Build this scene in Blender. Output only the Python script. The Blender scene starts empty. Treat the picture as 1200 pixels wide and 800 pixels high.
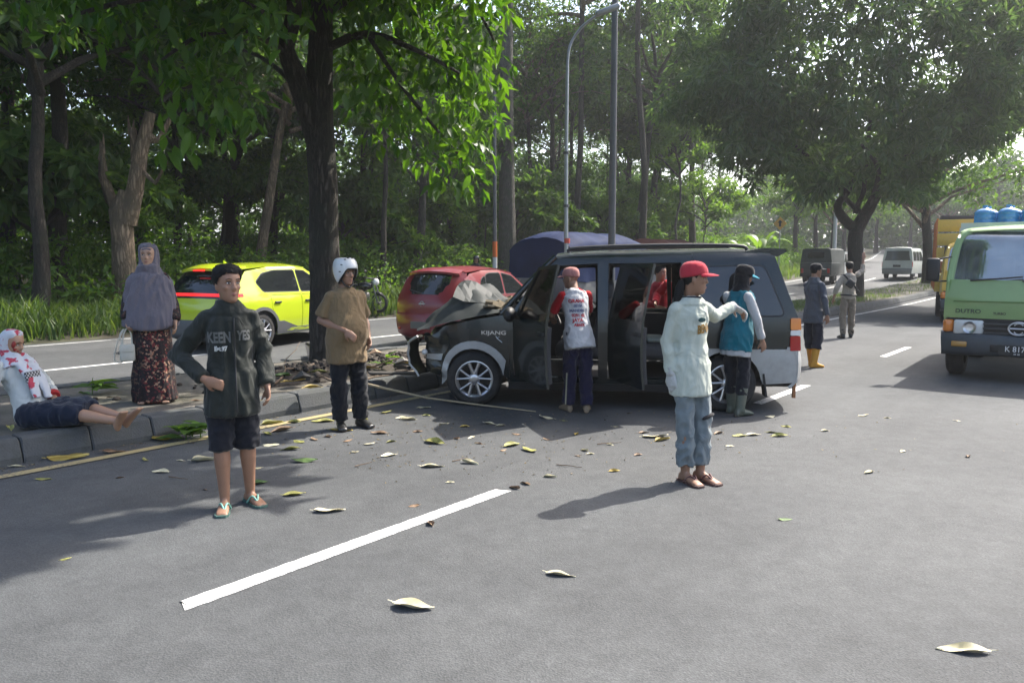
import bpy, bmesh, math, random
import numpy as np
from mathutils import Vector, Matrix, Quaternion, noise
from mathutils.bvhtree import BVHTree

# ------------------------------------------------------------------ camera, sky, sun, exposure
SC = bpy.context.scene
COL = SC.collection
CAM_H = 1.65
FPX = 906.0            # focal length in pixels of the 1200 px wide photograph
PITCH = math.atan(95 / FPX)
cam_data = bpy.data.cameras.new('camera')
cam_data.sensor_width = 36.0
cam_data.lens = 36.0 * FPX / 1200
cam_data.clip_start = 0.05
cam_data.clip_end = 3000
cam = bpy.data.objects.new('camera', cam_data)
COL.objects.link(cam)
cam.location = (0, 0, CAM_H)
cam.rotation_euler = (math.radians(90) - PITCH, 0, 0)
SC.camera = cam

SUN_EL = math.radians(50)
SUN_AZ = math.atan2(0.80, 0.60)          # clockwise from +Y
TO_SUN = Vector((math.sin(SUN_AZ) * math.cos(SUN_EL), math.cos(SUN_AZ) * math.cos(SUN_EL), math.sin(SUN_EL)))
world = bpy.data.worlds.new('World')
SC.world = world
world.use_nodes = True
wn = world.node_tree
wn.nodes.clear()
w_out = wn.nodes.new('ShaderNodeOutputWorld')
w_bg = wn.nodes.new('ShaderNodeBackground')
w_sky = wn.nodes.new('ShaderNodeTexSky')
w_sky.sky_type = 'NISHITA'
w_sky.sun_disc = False
w_sky.sun_elevation = SUN_EL
w_sky.sun_rotation = SUN_AZ
w_sky.altitude = 50
w_sky.air_density = 1.0
w_sky.dust_density = 4.0
w_sky.ozone_density = 1.0
w_bg.inputs['Strength'].default_value = 0.15
wn.links.new(w_sky.outputs[0], w_bg.inputs[0])
wn.links.new(w_bg.outputs[0], w_out.inputs[0])

sun_data = bpy.data.lights.new('sun', 'SUN')
sun_data.energy = 3.5
sun_data.angle = math.radians(0.6)
sun_data.color = (1.0, 0.95, 0.87)
sun = bpy.data.objects.new('sun', sun_data)
COL.objects.link(sun)
sun.rotation_euler = TO_SUN.to_track_quat('Z', 'Y').to_euler()
sun.location = (20, 16, 30)

SC.view_settings.view_transform = 'Standard'
SC.view_settings.look = 'None'
SC.view_settings.exposure = 1.45
SC.view_settings.gamma = 1.0
SC.view_settings.use_curve_mapping = False
SC.render.engine = 'CYCLES'
SC.cycles.use_denoising = True
SC.cycles.use_adaptive_sampling = True
SC.cycles.adaptive_threshold = 0.02
SC.cycles.max_bounces = 6
SC.cycles.diffuse_bounces = 2
SC.cycles.glossy_bounces = 3
SC.cycles.transmission_bounces = 6
SC.cycles.transparent_max_bounces = 12
SC.cycles.volume_bounces = 0
SC.cycles.caustics_reflective = False
SC.cycles.caustics_refractive = False
SC.cycles.sample_clamp_indirect = 6.0

# ------------------------------------------------------------------ frames of reference
ROAD_A = math.radians(38.9)                                   # road direction, clockwise from +Y
RD = np.array([math.sin(ROAD_A), math.cos(ROAD_A)])           # along the road, away from the camera
RN = np.array([-math.cos(ROAD_A), math.sin(ROAD_A)])          # to the left across the road

def rise(s):
    t = np.maximum(0, np.asarray(s, float) - 28)
    return np.where(t < 40, 0.00093 * t * t, 0.00093 * 1600 + 0.03 * np.minimum(t - 40, 60))

def bend(s):
    t = np.maximum(0, np.asarray(s, float) - 46)
    return np.where(t < 36, 0.003 * t * t, 0.003 * 36 * 36 + 0.216 * (t - 36))

def RP(s, l, z=0.0):
    """road coordinates -> world point (z above the road grade)"""
    ll = l + float(bend(s))
    p = RD * s + RN * ll
    return Vector((p[0], p[1], z + float(rise(s))))

def at(px, py, z=0.0):
    """photo pixel -> world point on the level plane of height z"""
    u, v = (px - 600) / FPX, (400 - py) / FPX
    d = Vector((u, math.cos(PITCH) + v * math.sin(PITCH), -math.sin(PITCH) + v * math.cos(PITCH)))
    t = (z - CAM_H) / d.z
    return Vector((d.x * t, d.y * t, z))

def atd(px, py, D):
    """photo pixel -> world point at depth D (distance along +Y)"""
    u, v = (px - 600) / FPX, (400 - py) / FPX
    d = Vector((u, math.cos(PITCH) + v * math.sin(PITCH), -math.sin(PITCH) + v * math.cos(PITCH)))
    t = D / d.y
    return Vector((d.x * t, D, CAM_H + d.z * t))

def to_road(p):
    q = np.array([p[0], p[1]])
    return float(q @ RD), float(q @ RN)

# ------------------------------------------------------------------ object helpers
def tag(o, label=None, cat=None, group=None, kind=None):
    if label: o['label'] = label
    if cat: o['category'] = cat
    if group: o['group'] = group
    if kind: o['kind'] = kind
    return o

def empty(name, loc=(0, 0, 0), rz=0.0, label=None, cat=None, group=None):
    o = bpy.data.objects.new(name, None)
    o.empty_display_size = 0.2
    COL.objects.link(o)
    o.location = loc
    o.rotation_euler = (0, 0, rz)
    return tag(o, label, cat, group)

def link(name, me, mat=None, parent=None, loc=None, rot=None, scale=None):
    o = bpy.data.objects.new(name, me)
    COL.objects.link(o)
    if mat is not None:
        mats = mat if isinstance(mat, (list, tuple)) else [mat]
        if len(me.materials) == 0:
            for m in mats: me.materials.append(m)
    if parent is not None: o.parent = parent
    if loc is not None: o.location = loc
    if rot is not None: o.rotation_euler = rot
    if scale is not None: o.scale = scale if hasattr(scale, '__len__') else (scale,) * 3
    return o

def copy_tree(o, parent=None):
    c = o.copy()
    COL.objects.link(c)
    if parent is not None: c.parent = parent
    for ch in list(o.children):
        copy_tree(ch, c)
    return c

def fast_mesh(name, V, F, smooth=True):
    """numpy verts (n,3), faces (m,k) of one size -> mesh"""
    V = np.ascontiguousarray(V, np.float32); F = np.ascontiguousarray(F, np.int32)
    me = bpy.data.meshes.new(name)
    m, k = F.shape
    me.vertices.add(len(V)); me.vertices.foreach_set('co', V.ravel())
    me.loops.add(m * k); me.loops.foreach_set('vertex_index', F.ravel())
    me.polygons.add(m)
    me.polygons.foreach_set('loop_start', np.arange(0, m * k, k, dtype=np.int32))
    me.polygons.foreach_set('use_smooth', np.full(m, smooth, dtype=bool))
    me.update(calc_edges=True)
    return me

class MB:
    """collects shapes; build() links them as one mesh object"""
    def __init__(self):
        self.v = []; self.f = []; self.m = []; self.s = []
    def add(self, V, F, mi=0, smooth=False):
        b = len(self.v)
        self.v.extend([tuple(p) for p in V])
        for f in F:
            self.f.append(tuple(b + i for i in f)); self.m.append(mi); self.s.append(smooth)
        return self
    def box(self, c, d, M=None, mi=0, bev=0.0):
        x, y, z = d[0] / 2, d[1] / 2, d[2] / 2
        if bev <= 0:
            V = [(sx * x, sy * y, sz * z) for sz in (-1, 1) for sy in (-1, 1) for sx in (-1, 1)]
            F = [(0, 2, 3, 1), (4, 5, 7, 6), (0, 1, 5, 4), (2, 6, 7, 3), (0, 4, 6, 2), (1, 3, 7, 5)]
        else:
            bm = bmesh.new()
            bmesh.ops.create_cube(bm, size=1.0)
            for v in bm.verts: v.co = Vector((v.co.x * d[0], v.co.y * d[1], v.co.z * d[2]))
            bmesh.ops.bevel(bm, geom=bm.edges[:], offset=min(bev, 0.49 * min(d)), segments=2, affect='EDGES', profile=0.5)
            bm.verts.index_update()
            V = [v.co.copy() for v in bm.verts]; F = [[v.index for v in f.verts] for f in bm.faces]
            bm.free()
        c = Vector(c)
        if M is None: V = [Vector(p) + c for p in V]
        else: V = [M @ Vector(p) + c for p in V]
        return self.add(V, F, mi, bev > 0)
    def tube(self, pts, rad, n=10, mi=0, cap=True, closed=False, smooth=True, jitter=0.0, seed=0, ell=None):
        pts = [Vector(p) for p in pts]; k = len(pts)
        if not hasattr(rad, '__len__'): rad = [rad] * k
        rng = random.Random(seed)
        V = []; F = []
        up = None
        for i in range(k):
            if closed: t = pts[(i + 1) % k] - pts[i - 1]
            else: t = pts[min(i + 1, k - 1)] - pts[max(i - 1, 0)]
            t = t.normalized() if t.length > 1e-9 else Vector((0, 0, 1))
            if up is None:
                up = Vector((0, 0, 1)) if abs(t.z) < 0.9 else Vector((0, 1, 0))
            a = t.cross(up).normalized(); up = a.cross(t).normalized()
            for j in range(n):
                w = 2 * math.pi * j / n
                r = rad[i] * (1 + jitter * (rng.random() * 2 - 1))
                ca, sa = math.cos(w), math.sin(w)
                if ell: ca, sa = ca * ell[0], sa * ell[1]
                V.append(pts[i] + a * (r * ca) + up * (r * sa))
        kk = k if closed else k - 1
        for i in range(kk):
            for j in range(n):
                a0 = i * n + j; a1 = i * n + (j + 1) % n
                b0 = ((i + 1) % k) * n + j; b1 = ((i + 1) % k) * n + (j + 1) % n
                F.append((a0, b0, b1, a1))
        self.add(V, F, mi, smooth)
        if cap and not closed:
            self.add([V[j] for j in range(n)], [tuple(range(n))], mi)
            self.add([V[(k - 1) * n + j] for j in range(n)], [tuple(reversed(range(n)))], mi)
        return self
    def lathe(self, prof, c=(0, 0, 0), axis='y', n=28, mi=0, smooth=True, sharp=True):
        """profile [(radius, along)] turned about an axis; each profile segment gets its own rings when sharp"""
        c = Vector(c)
        def P(r, a, w):
            x, y = r * math.cos(w), r * math.sin(w)
            return c + (Vector((x, a, y)) if axis == 'y' else Vector((x, y, a)) if axis == 'z' else Vector((a, x, y)))
        if sharp: segs = [(prof[i], prof[i + 1]) for i in range(len(prof) - 1)]
        else: segs = [tuple(prof)]
        for sg in segs:
            V = []; F = []
            for (r, a) in sg:
                for j in range(n): V.append(P(r, a, 2 * math.pi * j / n))
            for i in range(len(sg) - 1):
                for j in range(n):
                    F.append((i * n + j, i * n + (j + 1) % n, (i + 1) * n + (j + 1) % n, (i + 1) * n + j))
            self.add(V, F, mi, smooth)
        return self
    def ell(self, c, r, M=None, nu=14, nv=9, mi=0):
        V = []; F = []
        for i in range(nv + 1):
            th = math.pi * i / nv
            for j in range(nu):
                w = 2 * math.pi * j / nu
                p = Vector((r[0] * math.sin(th) * math.cos(w), r[1] * math.sin(th) * math.sin(w), r[2] * math.cos(th)))
                V.append((M @ p if M is not None else p) + Vector(c))
        for i in range(nv):
            for j in range(nu):
                F.append((i * nu + j, (i + 1) * nu + j, (i + 1) * nu + (j + 1) % nu, i * nu + (j + 1) % nu))
        return self.add(V, F, mi, True)
    def prism(self, poly, lo, hi, axis='y', mi=0):
        """polygon [(a,b)] extruded lo..hi along axis: y -> (a, y, b); x -> (x, a, b); z -> (a, b, z)"""
        def P(a, b, t):
            return (a, t, b) if axis == 'y' else (t, a, b) if axis == 'x' else (a, b, t)
        n = len(poly)
        V = [P(a, b, lo) for a, b in poly] + [P(a, b, hi) for a, b in poly]
        F = [tuple(range(n)), tuple(range(2 * n - 1, n - 1, -1))] + [(i, i + n, (i + 1) % n + n, (i + 1) % n) for i in range(n)]
        return self.add(V, F, mi)
    def quad(self, a, b, c, d, mi=0):
        return self.add([a, b, c, d], [(0, 1, 2, 3)], mi)
    def mesh(self, name, recalc=True):
        me = bpy.data.meshes.new(name)
        me.from_pydata([tuple(p) for p in self.v], [], self.f)
        me.polygons.foreach_set('material_index', self.m)
        me.polygons.foreach_set('use_smooth', self.s)
        if recalc:
            bm = bmesh.new(); bm.from_mesh(me)
            bmesh.ops.recalc_face_normals(bm, faces=bm.faces[:])
            bm.to_mesh(me); bm.free()
        me.update()
        return me
    def build(self, name, mat, parent=None, loc=None, rot=None, recalc=True):
        return link(name, self.mesh(name, recalc), mat, parent, loc, rot)

def smooth_path(pts, n):
    """Catmull-Rom through points (any dimension), n samples per span"""
    P = [np.array(p, float) for p in pts]
    out = []
    for i in range(len(P) - 1):
        p0 = P[max(i - 1, 0)]; p1 = P[i]; p2 = P[i + 1]; p3 = P[min(i + 2, len(P) - 1)]
        for k in range(n):
            t = k / n
            out.append(0.5 * ((2 * p1) + (-p0 + p2) * t + (2 * p0 - 5 * p1 + 4 * p2 - p3) * t * t + (-p0 + 3 * p1 - 3 * p2 + p3) * t ** 3))
    out.append(P[-1])
    return out

# ------------------------------------------------------------------ materials
MATS = {}
def new_mat(name):
    m = bpy.data.materials.new(name); m.use_nodes = True
    nt = m.node_tree; nt.nodes.clear()
    out = nt.nodes.new('ShaderNodeOutputMaterial')
    return m, nt, out

def N(nt, kind, **kw):
    n = nt.nodes.new('ShaderNode' + kind)
    for k, v in kw.items():
        if k in n.inputs: n.inputs[k].default_value = v
        else: setattr(n, k, v)
    return n

def c4(c): return (c[0], c[1], c[2], 1.0)

def mat(name, col, rough=0.5, metal=0.0, var=0.15, vscale=8.0, bump=0.0, bscale=60.0, coat=0.0, spec=0.5, emit=None, dirt=None, dscale=3.0, damt=0.5):
    """a plain procedural surface: base colour broken by noise, optional dirt patches, optional bump"""
    if name in MATS: return MATS[name]
    m, nt, out = new_mat(name)
    b = N(nt, 'BsdfPrincipled', Roughness=rough, Metallic=metal)
    b.inputs['Coat Weight'].default_value = coat
    b.inputs['Coat Roughness'].default_value = 0.06
    b.inputs['Specular IOR Level'].default_value = spec
    tc = N(nt, 'TexCoord')
    nz = N(nt, 'TexNoise', Scale=vscale, Detail=5.0, Roughness=0.6)
    nt.links.new(tc.outputs['Object'], nz.inputs['Vector'])
    mx = N(nt, 'Mix', data_type='RGBA')
    mx.inputs[6].default_value = c4([max(0, x * (1 - var)) for x in col])
    mx.inputs[7].default_value = c4([min(1, x * (1 + var)) for x in col])
    nt.links.new(nz.outputs['Fac'], mx.inputs[0])
    last = mx.outputs[2]
    if dirt is not None:
        dz = N(nt, 'TexNoise', Scale=dscale, Detail=8.0, Roughness=0.7)
        nt.links.new(tc.outputs['Object'], dz.inputs['Vector'])
        rp = N(nt, 'ValToRGB')
        rp.color_ramp.elements[0].position = 0.45; rp.color_ramp.elements[1].position = 0.7
        rp.color_ramp.elements[0].color = (0, 0, 0, 1); rp.color_ramp.elements[1].color = (damt, damt, damt, 1)
        nt.links.new(dz.outputs['Fac'], rp.inputs[0])
        m2 = N(nt, 'Mix', data_type='RGBA')
        nt.links.new(rp.outputs[0], m2.inputs[0]); nt.links.new(last, m2.inputs[6])
        m2.inputs[7].default_value = c4(dirt)
        last = m2.outputs[2]
    nt.links.new(last, b.inputs['Base Color'])
    if bump > 0:
        bz = N(nt, 'TexNoise', Scale=bscale, Detail=4.0)
        nt.links.new(tc.outputs['Object'], bz.inputs['Vector'])
        bp = N(nt, 'Bump', Strength=bump, Distance=0.01)
        nt.links.new(bz.outputs['Fac'], bp.inputs['Height']); nt.links.new(bp.outputs[0], b.inputs['Normal'])
    if emit:
        b.inputs['Emission Color'].default_value = c4(emit[0]); b.inputs['Emission Strength'].default_value = emit[1]
    nt.links.new(b.outputs[0], out.inputs[0])
    MATS[name] = m
    return m

def leaf_mat(name, col, col2, trans=0.4, rough=0.45, tcol=None):
    """leaf: diffuse and gloss on one side, light shining through from the other; colour varies leaf by leaf"""
    if name in MATS: return MATS[name]
    m, nt, out = new_mat(name)
    g = N(nt, 'NewGeometry')
    mx = N(nt, 'Mix', data_type='RGBA')
    mx.inputs[6].default_value = c4(col); mx.inputs[7].default_value = c4(col2)
    nt.links.new(g.outputs['Random Per Island'], mx.inputs[0])
    b = N(nt, 'BsdfPrincipled', Roughness=rough)
    b.inputs['Specular IOR Level'].default_value = 0.4
    nt.links.new(mx.outputs[2], b.inputs['Base Color'])
    t = N(nt, 'BsdfTranslucent')
    hs = N(nt, 'Mix', data_type='RGBA', blend_type='MULTIPLY')
    hs.inputs[0].default_value = 1.0
    nt.links.new(mx.outputs[2], hs.inputs[6])
    hs.inputs[7].default_value = c4(tcol or (2.4, 2.2, 0.9))
    nt.links.new(hs.outputs[2], t.inputs[0])
    ms = N(nt, 'MixShader', Fac=trans)
    nt.links.new(b.outputs[0], ms.inputs[1]); nt.links.new(t.outputs[0], ms.inputs[2])
    nt.links.new(ms.outputs[0], out.inputs[0])
    MATS[name] = m
    return m

def bark_mat(name, c1, c2, scale=6.0, lichen=None):
    if name in MATS: return MATS[name]
    m, nt, out = new_mat(name)
    b = N(nt, 'BsdfPrincipled', Roughness=0.9)
    tc = N(nt, 'TexCoord')
    mp = N(nt, 'Mapping'); mp.inputs['Scale'].default_value = (1, 1, 0.18)
    nt.links.new(tc.outputs['Object'], mp.inputs[0])
    vz = N(nt, 'TexVoronoi', Scale=scale * 4.0); vz.feature = 'DISTANCE_TO_EDGE'
    nz = N(nt, 'TexNoise', Scale=scale * 3, Detail=8.0, Roughness=0.7)
    nt.links.new(mp.outputs[0], nz.inputs['Vector'])
    dm = N(nt, 'Mix', data_type='RGBA'); dm.inputs[0].default_value = 0.12
    nt.links.new(mp.outputs[0], dm.inputs[6]); nt.links.new(nz.outputs['Color'], dm.inputs[7])
    nt.links.new(dm.outputs[2], vz.inputs['Vector'])
    rp = N(nt, 'ValToRGB'); rp.color_ramp.elements[0].position = 0.0; rp.color_ramp.elements[1].position = 0.25
    nt.links.new(vz.outputs['Distance'], rp.inputs[0])
    mx = N(nt, 'Mix', data_type='RGBA'); mx.inputs[6].default_value = c4([x * 0.45 for x in c1]); mx.inputs[7].default_value = c4(c1)
    nt.links.new(rp.outputs[0], mx.inputs[0])
    m2 = N(nt, 'Mix', data_type='RGBA'); m2.inputs[7].default_value = c4(c2)
    n2 = N(nt, 'TexNoise', Scale=scale * 0.5, Detail=6.0); nt.links.new(tc.outputs['Object'], n2.inputs['Vector'])
    r2 = N(nt, 'ValToRGB'); r2.color_ramp.elements[0].position = 0.45; r2.color_ramp.elements[1].position = 0.65
    nt.links.new(n2.outputs['Fac'], r2.inputs[0]); nt.links.new(r2.outputs[0], m2.inputs[0]); nt.links.new(mx.outputs[2], m2.inputs[6])
    nt.links.new(m2.outputs[2], b.inputs['Base Color'])
    bp = N(nt, 'Bump', Strength=0.9, Distance=0.03)
    nt.links.new(rp.outputs[0], bp.inputs['Height']); nt.links.new(bp.outputs[0], b.inputs['Normal'])
    nt.links.new(b.outputs[0], out.inputs[0])
    MATS[name] = m
    return m
# ------------------------------------------------------------------ ground, roads, median, markings
L_KERB, L_FAR = 7.0, 9.8         # near and far edge of the median
L_ROAD0, L_ROAD1 = -4.4, 16.9    # outer edges of the two carriageways

def ground_z(s, l):
    """height above the road grade"""
    if -4.7 < l < 17.15: return -0.06
    d = (l - 17.15) if l > 0 else (-4.7 - l)
    z = -0.06 + 0.16 * min(1, d / 0.5) + 0.25 * min(1, d / 5) + 0.02 * max(0, d - 5)
    z += 0.12 * noise.noise(Vector((s * 0.25, l * 0.25, 3.3))) * min(1, d)
    return z

def asphalt_mat():
    m, nt, out = new_mat('asphalt')
    b = N(nt, 'BsdfPrincipled', Roughness=0.82)
    b.inputs['Specular IOR Level'].default_value = 0.4
    tc = N(nt, 'TexCoord')
    P = tc.outputs['Object']
    big = N(nt, 'TexNoise', Scale=0.55, Detail=6.0, Roughness=0.62); nt.links.new(P, big.inputs['Vector'])
    mid = N(nt, 'TexNoise', Scale=7.0, Detail=6.0, Roughness=0.7); nt.links.new(P, mid.inputs['Vector'])
    fine = N(nt, 'TexNoise', Scale=95.0, Detail=3.0, Roughness=0.6); nt.links.new(P, fine.inputs['Vector'])
    vor = N(nt, 'TexVoronoi', Scale=110.0); nt.links.new(P, vor.inputs['Vector'])
    r1 = N(nt, 'ValToRGB')
    e = r1.color_ramp.elements
    e[0].position = 0.3; e[0].color = (0.058, 0.061, 0.063, 1); e[1].position = 0.72; e[1].color = (0.090, 0.0935, 0.0945, 1)
    nt.links.new(big.outputs['Fac'], r1.inputs[0])
    r2 = N(nt, 'ValToRGB'); e = r2.color_ramp.elements
    e[0].position = 0.32; e[0].color = (0.72, 0.72, 0.72, 1); e[1].position = 0.7; e[1].color = (1.22, 1.22, 1.22, 1)
    nt.links.new(mid.outputs['Fac'], r2.inputs[0])
    mu = N(nt, 'Mix', data_type='RGBA', blend_type='MULTIPLY'); mu.inputs[0].default_value = 0.6
    nt.links.new(r1.outputs[0], mu.inputs[6]); nt.links.new(r2.outputs[0], mu.inputs[7])
    # stones: each cell of the aggregate its own grey, some pale
    r3 = N(nt, 'ValToRGB'); e = r3.color_ramp.elements
    e[0].position = 0.0; e[0].color = (0.82, 0.82, 0.82, 1); e[1].position = 1.0; e[1].color = (1.28, 1.28, 1.28, 1)
    k = e.new(0.9); k.color = (1.15, 1.15, 1.15, 1)
    sp = N(nt, 'SeparateColor'); nt.links.new(vor.outputs['Color'], sp.inputs[0]); nt.links.new(sp.outputs[0], r3.inputs[0])
    m2 = N(nt, 'Mix', data_type='RGBA', blend_type='MULTIPLY'); m2.inputs[0].default_value = 0.85
    nt.links.new(mu.outputs[2], m2.inputs[6]); nt.links.new(r3.outputs[0], m2.inputs[7])
    # dark pits in the binder, gathered in patches
    r4 = N(nt, 'ValToRGB'); e = r4.color_ramp.elements
    e[0].position = 0.36; e[0].color = (0.45, 0.45, 0.45, 1); e[1].position = 0.44; e[1].color = (1, 1, 1, 1)
    nt.links.new(fine.outputs['Fac'], r4.inputs[0])
    m3 = N(nt, 'Mix', data_type='RGBA', blend_type='MULTIPLY')
    pf = N(nt, 'ValToRGB'); pf.color_ramp.elements[0].position = 0.4; pf.color_ramp.elements[1].position = 0.68
    pn = N(nt, 'TexNoise', Scale=1.6, Detail=4.0); nt.links.new(P, pn.inputs['Vector']); nt.links.new(pn.outputs['Fac'], pf.inputs[0])
    nt.links.new(pf.outputs[0], m3.inputs[0])
    nt.links.new(m2.outputs[2], m3.inputs[6]); nt.links.new(r4.outputs[0], m3.inputs[7])
    mp = N(nt, 'Mapping'); mp.inputs['Rotation'].default_value = (0, 0, -math.atan2(RD[1], RD[0])); mp.vector_type = 'POINT'
    nt.links.new(P, mp.inputs[0])
    sc = N(nt, 'Mapping'); sc.inputs['Scale'].default_value = (0.05, 1.1, 1); nt.links.new(mp.outputs[0], sc.inputs[0])
    stn = N(nt, 'TexNoise', Scale=1.0, Detail=5.0, Roughness=0.6); nt.links.new(sc.outputs[0], stn.inputs['Vector'])
    rs = N(nt, 'ValToRGB'); e = rs.color_ramp.elements; e[0].position = 0.3; e[0].color = (0.80, 0.80, 0.81, 1); e[1].position = 0.7; e[1].color = (1.12, 1.12, 1.12, 1)
    nt.links.new(stn.outputs['Fac'], rs.inputs[0])
    oil = N(nt, 'TexNoise', Scale=0.9, Detail=7.0, Roughness=0.65); nt.links.new(P, oil.inputs['Vector'])
    ro = N(nt, 'ValToRGB'); e = ro.color_ramp.elements; e[0].position = 0.24; e[0].color = (0.62, 0.62, 0.63, 1); e[1].position = 0.36; e[1].color = (1, 1, 1, 1)
    nt.links.new(oil.outputs['Fac'], ro.inputs[0])
    m4 = N(nt, 'Mix', data_type='RGBA', blend_type='MULTIPLY'); m4.inputs[0].default_value = 1.0
    nt.links.new(m3.outputs[2], m4.inputs[6]); nt.links.new(rs.outputs[0], m4.inputs[7])
    m5 = N(nt, 'Mix', data_type='RGBA', blend_type='MULTIPLY'); m5.inputs[0].default_value = 1.0
    nt.links.new(m4.outputs[2], m5.inputs[6]); nt.links.new(ro.outputs[0], m5.inputs[7])
    m3 = m5
    nt.links.new(m3.outputs[2], b.inputs['Base Color'])
    ad = N(nt, 'Math', operation='ADD'); nt.links.new(fine.outputs['Fac'], ad.inputs[0]); nt.links.new(vor.outputs['Distance'], ad.inputs[1])
    bp = N(nt, 'Bump', Strength=0.34, Distance=0.006); nt.links.new(ad.outputs[0], bp.inputs['Height'])
    nt.links.new(bp.outputs[0], b.inputs['Normal'])
    nt.links.new(b.outputs[0], out.inputs[0])
    return m
M_ASPH = asphalt_mat()

def strip(name, l0, l1, s0, s1, z, mt, step=2.0, nl=2, kind='structure'):
    ss = np.arange(s0, s1 + 0.01, step); V = []; F = []
    for i, s in enumerate(ss):
        for j in range(nl):
            V.append(tuple(RP(s, l0 + (l1 - l0) * j / (nl - 1), z)))
    for i in range(len(ss) - 1):
        for j in range(nl - 1):
            a = i * nl + j
            F.append((a, a + 1, a + nl + 1, a + nl))
    o = MB().add(V, F, 0, True).build(name, mt, recalc=False)
    me = o.data
    if me.polygons[0].normal.z < 0: me.flip_normals()
    return tag(o, kind=kind)

road_near = strip('road_near_carriageway', L_ROAD0, L_KERB + 0.12, -60, 150, 0.0, M_ASPH)
road_far = strip('road_far_carriageway', L_FAR - 0.12, L_ROAD1, -60, 150, 0.0, M_ASPH)

# forest floor and verges: one sheet to the horizon, kept below the roads
def ground_sheet():
    ss = np.concatenate([[-900, -500, -250, -120], np.arange(-80, 100, 2.0), [110, 130, 160, 220, 350, 600, 1200]])
    ll = np.concatenate([[-1200, -600, -300, -120, -60, -30, -18, -12, -8, -6, -5, -4.7], [0, 8, 14], [17.15, 17.4, 17.65, 18, 18.5, 19, 20, 21, 22, 23.5, 25, 27, 30, 34, 38, 44, 52, 64, 80, 120, 220, 500, 1200]])
    V = [tuple(RP(s, l, ground_z(s, l) if abs(s) < 200 and abs(l) < 200 else (-0.06 if -4.7 < l < 17.15 else 0.5))) for s in ss for l in ll]
    nl = len(ll)
    F = [(i * nl + j, (i + 1) * nl + j, (i + 1) * nl + j + 1, i * nl + j + 1) for i in range(len(ss) - 1) for j in range(nl - 1)]
    m = mat('forest_soil', (0.055, 0.048, 0.032), rough=0.95, var=0.4, vscale=1.5, bump=0.5, bscale=18, dirt=(0.035, 0.06, 0.015), dscale=0.8, damt=0.9)
    o = MB().add(V, F, 0, True).build('ground', m, recalc=False)
    if o.data.polygons[0].normal.z < 0: o.data.flip_normals()
    return tag(o, kind='structure')
ground_sheet()

# median: earth and old concrete bed with kerb stones along both edges
M_KERB = mat('kerb_concrete', (0.078, 0.082, 0.083), rough=0.9, var=0.35, vscale=9, bump=0.5, bscale=70, dirt=(0.05, 0.055, 0.04), dscale=4, damt=0.8)
M_BED = mat('median_bed', (0.125, 0.112, 0.092), rough=0.95, var=0.4, vscale=5, bump=0.8, bscale=40, dirt=(0.055, 0.055, 0.032), dscale=1.6, damt=0.9)
def median_bed():
    ss = np.concatenate([np.arange(-40, 30, 0.35), np.arange(30, 110, 2.0)])
    ll = np.linspace(L_KERB + 0.16, L_FAR - 0.16, 12)
    V = []; F = []
    for s in ss:
        for j, l in enumerate(ll):
            e = math.sin(math.pi * j / 11)
            z = 0.183 + 0.01 * e + 0.03 * e * noise.noise(Vector((s * 0.7, l * 0.7, 0))) + 0.015 * e * noise.noise(Vector((s * 3, l * 3, 0)))
            V.append(tuple(RP(s, l, z)))
    n = len(ll)
    for i in range(len(ss) - 1):
        for j in range(n - 1):
            a = i * n + j; F.append((a, a + n, a + n + 1, a + 1))
    o = MB().add(V, F, 0, True).build('median', M_BED, recalc=False)
    if o.data.polygons[0].normal.z < 0: o.data.flip_normals()
    return tag(o, kind='structure')
median = median_bed()

def kerb_mesh(L, flip, seed):
    rg = random.Random(seed)
    h = 0.205 + rg.uniform(-0.008, 0.008)
    prof = [(-0.02, -0.06), (-0.02, 0.05), (0.03, h - 0.025), (0.055, h), (0.24, h - 0.004), (0.24, -0.06)]
    xs = [-L / 2, -L / 2 + 0.012, -L / 6, L / 6, L / 2 - 0.012, L / 2]
    V = []; F = []
    for i, x in enumerate(xs):
        end = i in (0, len(xs) - 1)
        for (y, z) in prof:
            k = 0.010 if end else 0.0
            yy = y + (k if y < 0.1 else -k); zz = z - (k if z > 0.1 else 0)
            j = 0.004
            V.append((x, (yy + rg.uniform(-j, j)) * (1 if not flip else -1), zz + rg.uniform(-j, j)))
    n = len(prof)
    for i in range(len(xs) - 1):
        for j in range(n - 1):
            a = i * n + j; F.append((a, a + n, a + n + 1, a + 1))
    F.append(tuple(range(n))); F.append(tuple(reversed(range((len(xs) - 1) * n, len(xs) * n))))
    mb = MB(); mb.add(V, F, 0, False)
    return mb.mesh('kerb_stone')

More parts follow.
